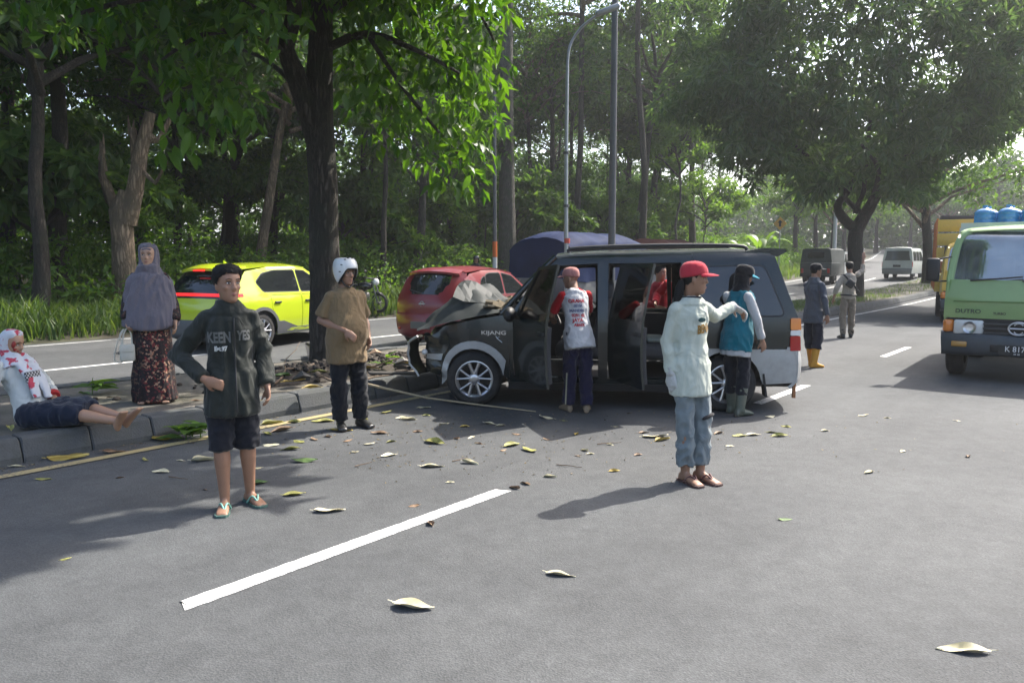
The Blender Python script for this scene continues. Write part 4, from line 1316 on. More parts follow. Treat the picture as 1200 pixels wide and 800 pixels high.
        # roof rail
        rr = [(0.38, side * .57, 1.735), (0.28, side * .575, 1.785), (-0.6, side * .575, 1.815), (-1.45, side * .565, 1.81), (-1.58, side * .56, 1.765)]
        MB().tube([Vector(p) for p in smooth_path(rr, 4)], 0.021, n=8).build('roof_rail', M_BLACK, root)
    # inner wheel tubs, floor, bulkheads
    mb = MB()
    for (x, w) in ((FX, AR + 0.02), (RX, AR + 0.02)):
        for s in (1, -1):
            pts = arc(x, 0.31, w, 0, 180, 12)
            V = [(a, s * 0.40, b) for a, b in pts] + [(a, s * 0.79, b) for a, b in pts]; n = len(pts)
            mb.add(V, [(i, i + 1, n + i + 1, n + i) for i in range(n - 1)], 0, True)
            mb.add([(a, s * 0.40, b) for a, b in pts], [tuple(range(n))])
            mb.build('wheel_tub', M_BLACK, root, recalc=False); mb = MB()
    MB().box((0.0, 0, 0.30), (2.1, 1.5, 0.06)).box((-1.5, 0, 0.55), (1.15, 1.2, 0.06)).build('floor_pan', INNER, root)
    MB().box((-0.2, 0, 0.22), (3.6, 0.12, 0.1)).box((RX, 0, 0.31), (0.1, 1.3, 0.1)).box((FX, 0, 0.31), (0.09, 1.3, 0.09)).box((-1.9, 0.45, 0.27), (0.5, 0.06, 0.06)).build('chassis', M_BLACK, root)
    MB().box((1.62, 0, 0.62), (0.7, 0.9, 0.5), bev=0.04).build('engine', M_BLACK, root)
    MB().box((1.12, 0, 0.72), (0.05, 1.5, 0.75)).build('bulkhead', INNER, root)
    m = MB(); m.box((0.90, 0, 0.98), (0.40, 1.42, 0.20), bev=0.06).box((0.86, 0, 0.78), (0.28, 1.36, 0.26), bev=0.05); m.build('dashboard', INNER, root)
    m = MB(); ring = [Vector((0.62 + 0.09 * math.sin(a), -0.36 + 0.185 * math.cos(a), 1.02 + 0.165 * math.sin(a))) for a in np.linspace(0, 2 * math.pi, 20, endpoint=False)]
    m.tube(ring, 0.014, n=7, closed=True).tube([(0.62, -0.36, 1.02), (0.80, -0.36, 0.92)], 0.03, n=8).tube([(0.62, -0.53, 1.02), (0.62, -0.19, 1.02)], 0.012, n=6)
    m.build('steering_wheel', M_BLACK, root)
    for (x, y, w) in ((0.28, 0.36, 0.5), (0.28, -0.36, 0.5), (-0.62, 0, 1.25)):
        M1 = Matrix.Rotation(-0.22, 3, 'Y')
        s = MB(); s.box((x, y, 0.62), (0.5, w, 0.16), bev=0.05).box((x - 0.27, y, 0.92), (0.14, w * 0.96, 0.60), M=M1, bev=0.05)
        for yy in ((y,) if w < 1 else (y - 0.36, y + 0.36)): s.box((x - 0.36, yy, 1.30), (0.10, 0.27, 0.19), M=M1, bev=0.045)
        s.build('seat', SEAT, root)
    MB().box((-0.62, 0.10, 0.73), (0.2, 0.5, 0.05), bev=0.02).build('seat_cover', mat('seat_cover_cloth', (0.38, 0.40, 0.34), 0.9, var=0.3, vscale=12), root)
    MB().box((-0.65, 0, 1.665), (2.1, 1.2, 0.015)).build('headlining', mat('headlining_cloth', (0.25, 0.25, 0.24), 0.95), root)
    # roof, screens, tailgate
    sx = [(0.52, 1.690), (0.2, 1.715), (-0.6, 1.735), (-1.4, 1.745), (-1.82, 1.725)]
    cross_panel(sh, sx[::-1], crown=0.045, thick=0.025, inset=-0.012, ns=18).build('roof', ROOFM, root)
    cross_panel(sh, [(1.10, 1.06), (0.82, 1.36), (0.54, 1.665)][::-1], crown=0.05, thick=0.006, inset=0.07, sub=3).build('windscreen', M_WINDOW, root)
    for s in (1, -1):
        a = [Vector((1.12, s * 0.765, 1.05)), Vector((0.84, s * 0.72, 1.37)), Vector((0.52, s * 0.655, 1.69))]
        MB().tube([Vector(p) for p in smooth_path(a, 4)], 0.034, n=8).build('windscreen_pillar', PAINT, root)
    cross_panel(sh, [(-2.12, 0.74), (-2.11, 1.0), (-1.99, 1.34), (-1.86, 1.70)], crown=0.05, bulge=0.06, thick=0.03, inset=0.0).build('tailgate', PAINT, root)
    cross_panel(sh, [(-2.10, 1.06), (-1.99, 1.34), (-1.89, 1.62)], crown=0.055, bulge=0.06, thick=0.006, off=0.008, inset=0.11).build('rear_window', M_GLASS, root)
    cross_panel(sh, [(-2.13, 0.26), (-2.20, 0.34), (-2.21, 0.55), (-2.16, 0.70), (-2.08, 0.72)], crown=0.05, bulge=0.09, thick=0.03, inset=-0.012).build('rear_bumper', SILVER, root)
    sp = MB(); pr = [(-1.55, 1.745), (-1.75, 1.785), (-1.98, 1.775), (-2.0, 1.745), (-1.90, 1.69), (-1.78, 1.69)]
    sp.prism(pr, -0.60, 0.60, 'y'); sp.build('spoiler', PAINT, root)
    # bonnet folded up into a ridge
    V = []; F = []; nx, ns = 22, 22
    ze = pchip([1.1, 1.4, 1.8, 2.1, 2.25], [1.075, 1.02, 0.93, 0.845, 0.80]); zc = pchip([1.1, 1.28, 1.45, 1.60, 1.70, 1.9, 2.2], [1.12, 1.20, 1.33, 1.36, 1.30, 1.11, 0.86])
    for i in range(nx + 1):
        x = 1.14 + (2.13 - 1.14) * i / nx
        for j in range(ns + 1):
            s = -1 + 2 * j / ns
            h = (1 - abs(s)) ** 0.8 if s > 0 else (1 - abs(s) ** 2.5)
            cr = 0.045 * abs(math.sin(6.5 * x + 3 * s)) ** 1.5 - 0.03 * abs(noise.noise(Vector((x * 3 + s * 4, s * 2, 7.0)))) + 0.035 * noise.noise(Vector((x * 4.5, s * 3, 1.0))) + 0.015 * noise.noise(Vector((x * 11, s * 7, 2.0)))
            edge = min(1, (1 - abs(s)) * 5)
            z = ze(x) + (zc(x) - ze(x)) * h + cr * edge
            V.append(Vector((x + 0.05 * noise.noise(Vector((s * 3, x * 2, 5))) * edge, s * (sh.y(x, 0.9) - 0.03) , z)))
    m_ = ns + 1
    F = [(i * m_ + j, i * m_ + j + 1, (i + 1) * m_ + j + 1, (i + 1) * m_ + j) for i in range(nx) for j in range(ns)]
    mb = MB(); mb.add(V, F, 0, True)
    mb.build('bonnet', BARE, root, recalc=False)
    # a torn fold of sheet lying over the ridge, exposed cowl parts
    mb = MB(); V = []; F = []
    for i in range(9):
        for j in range(6):
            u, v = i / 8, j / 5
            V.append(Vector((1.72 - 0.52 * u, 0.06 + 0.50 * v, 1.385 - 0.18 * u * u - 0.16 * v + 0.035 * math.sin(6 * u + 3 * v) + 0.02 * noise.noise(Vector((u * 5, v * 5, 3))))))
    F = [(i * 6 + j, i * 6 + j + 1, (i + 1) * 6 + j + 1, (i + 1) * 6 + j) for i in range(8) for j in range(5)]
    mb.add(V, F, 0, False); mb.build('torn_bonnet_skin', BARE, root, recalc=False)
    rg = random.Random(3)
    for i in range(16):
        p = Vector((1.2 + rg.uniform(-.06, .1), rg.uniform(-.5, .7), 1.10 + rg.uniform(0, .06)))
        cw = MB(); cw.box(p, (rg.uniform(.04, .12), rg.uniform(.05, .16), rg.uniform(.02, .06)), M=Matrix.Rotation(rg.uniform(-1, 1), 3, 'X') @ Matrix.Rotation(rg.uniform(-1, 1), 3, 'Z'))
        cw.build('cowl_fragment', mat('cowl_bits', (0.25, 0.2, 0.13), 0.8, var=0.6, vscale=14), root)
    # battered nose
    cross_panel(sh, [(2.06, 0.80), (2.13, 0.72), (2.16, 0.58), (2.12, 0.44), (2.04, 0.34)], crown=0.03, bulge=-0.16, thick=0.03, dent=dent_front, ns=18).build('front_bumper', PAINT, root)
    mb = MB(); V = []
    pp = smooth_path([(2.06, 0.80, .80), (2.17, 0.74, .72), (2.20, 0.70, .58), (2.16, 0.69, .44), (2.07, 0.71, .33)], 4)
    for i, p in enumerate(pp):
        n1 = 0.03 * noise.noise(Vector((i * 0.4, 2, 0)))
        V += [Vector((p[0] + n1, p[1] + 0.10, p[2])), Vector((p[0] + 0.05 + n1, p[1] - 0.04, p[2])), Vector((p[0] - 0.04, p[1] - 0.25, p[2]))]
    F = []
    for i in range(len(pp) - 1):
        F += [(i * 3 + j, i * 3 + j + 1, i * 3 + 4 + j, i * 3 + 3 + j) for j in (0, 1)]
    mb.add(V, F, 0, True); mb.build('bumper_corner', PAINT, root, recalc=False)
    MB().tube([V[i * 3] for i in range(len(pp))], 0.014, n=6).build('bumper_trim', SILVER, root)
    MB().ell((2.02, 0.73, 0.60), (0.035, 0.05, 0.035)).build('fog_lamp', M_CLEAR, root)
    MB().box((2.05, 0.45, 0.74), (0.08, 0.3, 0.1), M=Matrix.Rotation(0.3, 3, 'Z'), bev=0.03).build('headlamp_shell', M_BLACK, root)
    # doors, swung open on the near side, shut on the far side
    def door(outline, hinge_x, ang, side, front):
        hy = sh.y(hinge_x, 0.7) * side
        hx = hinge_x
        oh = shrink(outline, 0.006)
        wo = rnd(([(0.86, 1.03), (0.53, 1.545), (0.10, 1.565), (0.09, 1.03)] if front else [(-0.12, 1.03), (-0.12, 1.565), (-0.80, 1.575), (-0.83, 1.03)]), 0.03)
        def fn0(x, z):
            p, n = sh.fn(side, 0.004)(x, z)
            return p - Vector((hx, hy, 0)), n
        mb = mapped_panel(MB(), oh, fn0, 0.028, holes=[wo], step=0.08)
        d = mb.build('door', PAINT, root, (hx, hy, 0), (0, 0, ang))
        # inner lining, armrest, handle, glass
        low = shrink([p for p in ([(0.97, 0.38), (0.97, 0.97), (0.05, 0.99), (0.05, 0.38)] if front else [(-0.09, 0.38), (-0.09, 0.99), (-0.87, 0.99), (-0.88, 0.38)])], 0.01)
        def fn1(x, z):
            p, n = sh.fn(side, -0.028)(x, z)
            return p - Vector((hx, hy, 0)), n
        mapped_panel(MB(), low, fn1, 0.045, step=0.15).build('door_lining', INNER, d)
        xr = outline[-1][0] if front else outline[-1][0]
        hxp = (0.14 if front else -0.80)
        p, n = sh.fn(side, 0.012)(hxp, 0.90)
        MB().box(p - Vector((hx, hy, 0)), (0.15, 0.03, 0.04), bev=0.01).build('door_handle', M_BLACK, d)
        def fn2(x, z):
            p, n = sh.fn(side, -0.010)(x, z)
            return p - Vector((hx, hy, 0)), n
        if side > 0: mapped_panel(MB(), shrink(wo, -0.008), fn2, 0.005, step=0.2).build('window_pane', M_TINT, d)
        return d
    door(d_front, 0.98, -math.radians(63), 1, True)
    door(d_rear, -0.07, -math.radians(66), 1, False)
    door(d_front, 0.98, 0.0, -1, True)
    door(d_rear, -0.07, 0.0, -1, False)
    mi = MB(); mi.ell((1.0, 0.99, 1.06), (0.07, 0.13, 0.085)); mi.tube([(0.98, 0.8, 1.02), (0.99, 0.92, 1.04)], 0.03, n=8)
    mi.build('wing_mirror', M_BLACK, root)
    mi = MB(); mi.ell((1.0, -0.99, 1.06), (0.07, 0.13, 0.085)); mi.tube([(0.98, -0.8, 1.02), (0.99, -0.92, 1.04)], 0.03, n=8)
    mi.build('wing_mirror', M_BLACK, root)
    # badge on the wing
    t = text_obj('badge', 'KIJANG', 0.075, mat('chrome_badge', (0.7, 0.7, 0.7), 0.2, metal=0.9), root, (1.20, sh.y(1.2, .84) + 0.012, 0.84), (math.radians(90), 0, math.radians(180)), 0.003, bold=0.001, scale=(1.15, 0.8, 1))
    y0 = sh.y(1.17, .79) + 0.012
    MB().tube([(1.175, y0, 0.805), (1.155, y0, 0.775), (1.105, y0, 0.735)], 0.006, n=5).tube([(1.13, y0, 0.80), (1.165, y0, 0.775)], 0.004, n=5).build('badge_mark', MATS['chrome_badge'], root)
    # tow bracket, mud flap, hanging strap
    MB().tube([(-1.95, .62, .34), (-1.62, .70, .33), (-1.5, .72, .36)], 0.018, n=6).build('tow_bracket', M_BLACK, root)
    MB().box((RX - 0.40, 0.72, 0.30), (0.02, 0.2, 0.26), M=Matrix.Rotation(0.15, 3, 'Y')).build('mud_flap', M_BLACK, root)
    MB().box((-2.10, 0.70, 0.24), (0.03, 0.05, 0.17)).build('hanging_strap', mat('rust_strap', (0.28, 0.12, 0.05), 0.8, var=0.4), root)
    # leaves and dust caught on the roof
    return root, sh
WRECK, WSH = wreck()
# ------------------------------------------------------------------ cars that stand on the far carriageway
def hatch(name, label, loc, heading, s):
    """five-door hatchback from a dictionary of outlines"""
    root = empty(name, loc, heading, label, 'car')
    W, xf, xr, wf, wr, R = s['W'], s['front'], s['rear'], s['wf'], s['wr'], s['R']
    sh = Shell(W, s['sec'], s['plan'])
    P = s['paint']; AR = s['arch']
    low = s['sill']
    for side in (1, -1):
        af = arc(wf, R, AR, 172, 8)[::-1]; ar = arc(wr, R, AR, 172, 8)[::-1]
        body = [(xr + 0.10, low + 0.06), (wr - AR - 0.01, low)] + [p for p in arc(wr, R, AR, 188, -8)[1:-1]] + [(wr + AR + 0.01, low), (wf - AR - 0.01, low)] + [p for p in arc(wf, R, AR, 188, -8)[1:-1]] + [(wf + AR + 0.01, low), (xf - 0.12, low + 0.05)] + s['top']
        doors = s['doors']
        side_panel(sh, side, body, 0.02, step=0.08, holes=[shrink(d, -0.004) for d in doors]).build('side_body', P, root)
        for d in doors:
            o = side_panel(sh, side, shrink(d, 0.005), 0.02, step=0.08).build('door', P, root)
            hx = min(p[0] for p in d) + 0.17; hz = s['handle_z']
            p, n = sh.fn(side, 0.012)(hx, hz)
            MB().box(p, (0.17, 0.03, 0.035), bev=0.01).build('handle', s.get('handle_mat', P), o)
        back = [(xr + 0.25, low + 0.1), (xf - 0.3, low + 0.1), (xf - 0.5, 0.8), (xf - 0.9, 0.95), (0.1, s['H'] - 0.2), (xr + 0.6, s['H'] - 0.2), (xr + 0.3, 0.9)]
        side_panel(sh, side, [(xr + .5, low + .02), (xf - .5, low + .02), (xf - .5, .7), (xr + .5, .7)], 0.01, off=-0.05, step=0.3).build('inner_side', M_BLACK, root)
        for w in s['windows']:
            side_panel(sh, side, shrink(w, -0.016), 0.01, off=0.003, step=0.08).build('window_seal', M_BLACK, root)
            side_panel(sh, side, w, 0.008, off=0.007, step=0.08).build('window', s['glass'], root)
        if s.get('clad'):
            for c in s['clad']: side_panel(sh, side, c[0], 0.02, off=0.012, step=0.08).build('cladding', c[1], root)
        wheel(root, wf, side * (W - 0.12), R, 0.2, side); wheel(root, wr, side * (W - 0.12), R, 0.2, side)
        mx, mz = s['mirror']; y = sh.y(mx, mz)
        m = MB(); m.ell((mx, side * (y + 0.10), mz + 0.02), (0.06, 0.11, 0.075)).tube([(mx, side * (y - .02), mz - .03), (mx, side * (y + .06), mz)], 0.025, n=7); m.build('wing_mirror', s.get('mirror_mat', M_BLACK), root)
        for (poly, mt) in s['side_lamps']: side_panel(sh, side, poly, 0.03, off=0.010, step=0.05).build('tail_lamp', mt, root)
    b = s['bulge']
    for (nm, prof, mt, kw) in s['cross']:
        k = dict(crown=0.04, thick=0.015); k.update(kw)
        cross_panel(sh, prof, **k).build(nm, mt, root)
    for x in (wf, wr):
        for sd in (1, -1):
            m = MB()
            pts = arc(x, R, AR + 0.01, 0, 180, 10); n = len(pts)
            m.add([(a, sd * (W - 0.4), c) for a, c in pts] + [(a, sd * (W - 0.03), c) for a, c in pts], [(i, i + 1, n + i + 1, n + i) for i in range(n - 1)], 0, True)
            m.add([(a, sd * (W - 0.4), c) for a, c in pts], [tuple(range(n))])
            m.build('wheel_tub', M_BLACK, root, recalc=False)
    MB().box(((xf + xr) / 2, 0, low + 0.04), (xf - xr - 0.35, 2 * W - 0.35, 0.06)).build('underbody', M_BLACK, root)
    return root, sh

def heading_of(deg_right):            # direction given as degrees clockwise from straight ahead
    return math.radians(90 - deg_right)

# --- lime green crossover
def lime_car():
    LIME = car_paint('lime_paint', (0.46, 0.57, 0.02), rough=0.3, coat=1.0, metal=0.0)
    W, H = 0.90, 1.60
    s = dict(W=W, H=H, front=2.1, rear=-2.1, wf=1.32, wr=-1.28, R=0.335, arch=0.40, sill=0.24, bulge=0.13, paint=LIME,
             sec=[(0.2, .93), (0.35, .97), (0.6, 1.0), (0.82, 1.0), (1.0, .97), (1.08, .93), (1.40, .79), (1.52, .73), (1.6, .62)],
             plan=[(-2.12, .78), (-1.98, .90), (-1.75, .965), (-1.3, 1.0), (1.2, 1.0), (1.7, .96), (1.95, .88), (2.1, .74)],
             glass=M_GLASS, handle_z=0.86, handle_mat=M_BLACK, mirror=(0.78, 1.02), mirror_mat=M_BLACK)
    s['top'] = [(2.0, 0.70), (1.9, 0.86), (1.35, 1.0), (0.95, 1.06), (0.15, 1.50), (-0.2, 1.535), (-0.9, 1.525), (-1.5, 1.45), (-1.82, 1.18), (-1.90, 1.02), (-1.97, 0.80), (-1.99, 0.45)]
    s['doors'] = [rnd([(0.80, 0.36), (0.88, 0.98), (-0.16, 0.99), (-0.16, 0.33)], 0.03), rnd([(-0.18, 0.33), (-0.18, 0.99), (-1.05, 1.0), (-1.02, 0.72), (-0.84, 0.42), (-0.78, 0.33)], 0.03)]
    s['windows'] = [rnd([(0.78, 1.04), (0.12, 1.44), (-0.12, 1.455), (-0.14, 1.05)], 0.03), rnd([(-0.20, 1.05), (-0.18, 1.455), (-0.75, 1.455), (-1.10, 1.40), (-1.32, 1.25), (-1.2, 1.07)], 0.04)]
    GREYC = mat('lime_car_cladding', (0.10, 0.105, 0.11), 0.55)
    s['clad'] = [([(0.92, 0.25), (0.92, 0.35), (0.2, 0.36), (-0.3, 0.36), (-0.72, 0.50), (-0.86, 0.50), (-0.88, 0.25)], GREYC), (rnd([(0.1, 0.285), (0.1, 0.335), (-0.5, 0.35), (-0.62, 0.30)], 0.01), LIME),
                 (arc(1.32, 0.335, 0.455, -5, 185) + arc(1.32, 0.335, 0.392, 185, -5), GREYC), (arc(-1.28, 0.335, 0.455, -5, 185) + arc(-1.28, 0.335, 0.392, 185, -5), GREYC)]
    LIT = mat('lit_tail_lamp', (0.4, 0.01, 0.01), 0.2, emit=((1.0, 0.03, 0.03), 0.45))
    s['side_lamps'] = [([(-1.72, 1.0), (-1.72, 1.05), (-1.93, 1.05), (-1.945, 1.0)], LIT)]
    c = s['cross'] = []
    b = s['bulge']
    DK = mat('lime_car_black_roof_trim', (0.01, 0.01, 0.011), 0.2, coat=0.8)
    c.append(('roof', [(-1.56, 1.50), (-0.9, 1.545), (-0.2, 1.555), (0.18, 1.515)], LIME, dict(crown=0.055, inset=-0.012)))
    c.append(('windscreen', [(0.16, 1.52), (0.55, 1.32), (0.98, 1.07)], M_GLASS, dict(crown=0.07, inset=0.03)))
    c.append(('bonnet', [(0.94, 1.06), (1.4, 1.0), (1.9, 0.86), (2.02, 0.72)], LIME, dict(crown=0.06, inset=-0.01)))
    c.append(('front_bumper', [(2.0, 0.76), (2.1, 0.6), (2.1, 0.4), (2.0, 0.24)], LIME, dict(bulge=-0.14, crown=0.02)))
    c.append(('spoiler', [(-1.86, 1.46), (-1.6, 1.535), (-1.45, 1.545)], LIME, dict(crown=0.05, bulge=0.10, inset=0.06, thick=0.05)))
    c.append(('rear_window', [(-2.03, 1.05), (-1.93, 1.22), (-1.66, 1.50)], M_GLASS, dict(crown=0.05, bulge=b, inset=0.02)))
    c.append(('light_bar', [(-2.085, 1.0), (-2.07, 1.05)], LIT, dict(crown=0.05, bulge=b, inset=-0.012, thick=0.03, sub=1)))
    c.append(('light_bar_frame', [(-2.09, 0.955), (-2.03, 1.10)], DK, dict(crown=0.042, bulge=b, inset=0.0, thick=0.03, sub=1)))
    c.append(('tailgate', [(-2.12, 0.55), (-2.13, 0.78), (-2.08, 0.955)], LIME, dict(crown=0.05, bulge=b, inset=-0.005)))
    c.append(('rear_bumper', [(-2.02, 0.22), (-2.15, 0.30), (-2.16, 0.50), (-2.12, 0.56)], GREYC, dict(crown=0.05, bulge=b, inset=-0.012)))
    rear = atd(230, 400, 14.0); hd = heading_of(24)
    f = Vector((math.cos(hd), math.sin(hd), 0))
    loc = Vector((rear.x, rear.y, 0)) + f * 2.05
    root, sh = hatch('lime_car', 'lime green crossover with red light bar passing behind the median tree', loc, hd, s)
    MB().box((-2.175, 0, 0.46), (0.02, 0.46, 0.13)).build('number_plate', M_PLATE, root)
    MB().box((-1.99, 0, 1.44), (0.03, 0.26, 0.03)).build('brake_lamp', LIT, root, (0.07, 0, 0.025))
    MB().prism([(-0.02, 0), (-0.10, 0), (-0.11, 0.06)], -0.015, 0.015, 'y').build('roof_fin', LIME, root, (-1.2, 0, 1.585))
    text_obj('badge', 'E  E V', 0.05, M_TRIM, root, (-2.20, 0.3, 0.78), (math.radians(90), 0, math.radians(-90)), 0.002)
lime_car()

# --- red hatchback
def red_car_like(name, label, rear_px, D, hdeg, pname, pcol):
    RED = car_paint(pname, pcol, rough=0.38, coat=0.4, metal=0.0)
    W, H = 0.835, 1.51
    s = dict(W=W, H=H, front=1.9, rear=-1.9, wf=1.22, wr=-1.22, R=0.30, arch=0.355, sill=0.21, bulge=0.16, paint=RED,
             sec=[(0.18, .92), (0.35, .97), (0.6, 1.0), (0.8, 1.0), (0.95, .97), (1.02, .94), (1.38, .80), (1.46, .73), (1.53, .60)],
             plan=[(-1.93, .74), (-1.80, .86), (-1.55, .95), (-1.1, 1.0), (1.0, 1.0), (1.5, .96), (1.75, .88), (1.9, .74)],
             glass=M_GLASS, handle_z=0.82, handle_mat=RED, mirror=(0.70, 0.97), mirror_mat=RED)
    s['top'] = [(1.8, 0.64), (1.68, 0.80), (1.2, 0.93), (0.88, 0.99), (0.25, 1.38), (-0.2, 1.455), (-0.8, 1.455), (-1.3, 1.40), (-1.52, 1.30), (-1.66, 0.98), (-1.72, 0.75), (-1.74, 0.42)]
    s['doors'] = [rnd([(0.78, 0.30), (0.83, 0.94), (-0.20, 0.95), (-0.20, 0.28)], 0.03), rnd([(-0.22, 0.28), (-0.22, 0.95), (-1.05, 0.97), (-1.0, 0.70), (-0.80, 0.36), (-0.74, 0.28)], 0.03)]
    s['windows'] = [rnd([(0.74, 0.985), (0.22, 1.33), (-0.14, 1.39), (-0.16, 0.99)], 0.04), rnd([(-0.24, 0.99), (-0.22, 1.395), (-0.62, 1.395), (-0.80, 1.36), (-0.86, 1.0)], [.04, .04, .1, .1, .03]), rnd([(-0.89, 1.0), (-0.83, 1.345), (-0.98, 1.28), (-1.14, 1.03)], 0.04)]
    s['side_lamps'] = [(rnd([(-1.47, 0.80), (-1.52, 1.02), (-1.64, 1.04), (-1.735, 0.80), (-1.735, 0.76)], 0.04), M_REDLENS)]
    b = s['bulge']; c = s['cross'] = []
    c.append(('roof', [(-1.42, 1.43), (-0.8, 1.475), (-0.2, 1.475), (0.28, 1.395)], RED, dict(crown=0.055, inset=-0.012)))
    c.append(('windscreen', [(0.24, 1.41), (0.55, 1.24), (0.90, 1.0)], M_GLASS, dict(crown=0.07, inset=0.03)))
    c.append(('bonnet', [(0.88, 0.99), (1.3, 0.93), (1.7, 0.80), (1.82, 0.66)], RED, dict(crown=0.07, inset=-0.01)))
    c.append(('front_bumper', [(1.8, 0.70), (1.9, 0.55), (1.9, 0.35), (1.8, 0.21)], RED, dict(bulge=-0.14, crown=0.02)))
    c.append(('spoiler', [(-1.68, 1.40), (-1.5, 1.455), (-1.3, 1.47)], RED, dict(crown=0.05, bulge=0.12, inset=0.05, thick=0.045)))
    c.append(('rear_window', [(-1.84, 0.99), (-1.74, 1.18), (-1.58, 1.40)], M_GLASS, dict(crown=0.05, bulge=b, inset=0.06, off=0.006)))
    c.append(('tailgate', [(-1.90, 0.62), (-1.91, 0.80), (-1.85, 0.97), (-1.73, 1.18), (-1.56, 1.41)], RED, dict(crown=0.05, bulge=b, inset=0.0)))
    c.append(('rear_bumper', [(-1.80, 0.20), (-1.93, 0.27), (-1.97, 0.45), (-1.93, 0.60), (-1.88, 0.65)], RED, dict(crown=0.06, bulge=b, inset=-0.015, thick=0.02)))
    rear = atd(rear_px, 402, D); hd = heading_of(hdeg)
    f = Vector((math.cos(hd), math.sin(hd), 0))
    loc = Vector((rear.x, rear.y, 0)) + f * 1.85
    loc.z = float(rise(to_road(loc)[0]))
    root, sh = hatch(name, label, loc, hd, s)
    MB().box((-2.03, 0, 0.44), (0.02, 0.43, 0.13)).build('number_plate', mat('plate_dusty', (0.12, 0.12, 0.11), 0.7), root)
    mb = MB(); mb.lathe([(0.05, 0), (0.05, 0.012), (0.038, 0.012), (0.038, 0)], axis='x', n=20); mb.box((0.006, 0, 0), (0.012, 0.14, 0.022))
    mb.build('emblem', M_ALLOY, root, (-1.968, 0, 0.84))
    for sd in (1, -1): MB().box((0, 0, 0), (0.02, 0.10, 0.05), bev=0.008).build('reflector', M_REDLENS, root, (-1.93, sd * 0.56, 0.36), (0, 0, -sd * 0.35))
    MB().tube([(-1.86, 0.0, 1.04), (-1.885, 0.1, 1.03), (-1.84, 0.38, 1.10)], 0.01, n=6).build('rear_wiper', M_BLACK, root)
    MB().box((-1.65, 0.0, 1.36), (0.01, 0.30, 0.035), M=Matrix.Rotation(0.6, 3, 'Y')).build('brake_lamp', M_CLEAR, root, (-0.03, 0, -0.015))
red_car_like('red_car', 'dark red hatchback halted behind the wrecked van', 499, 14.6, 29, 'red_paint', (0.17, 0.010, 0.016))
red_car_like('white_car', 'white car whose roof shows above the wrecked van roof', 788, 24, 38, 'white_paint', (0.6, 0.6, 0.6))
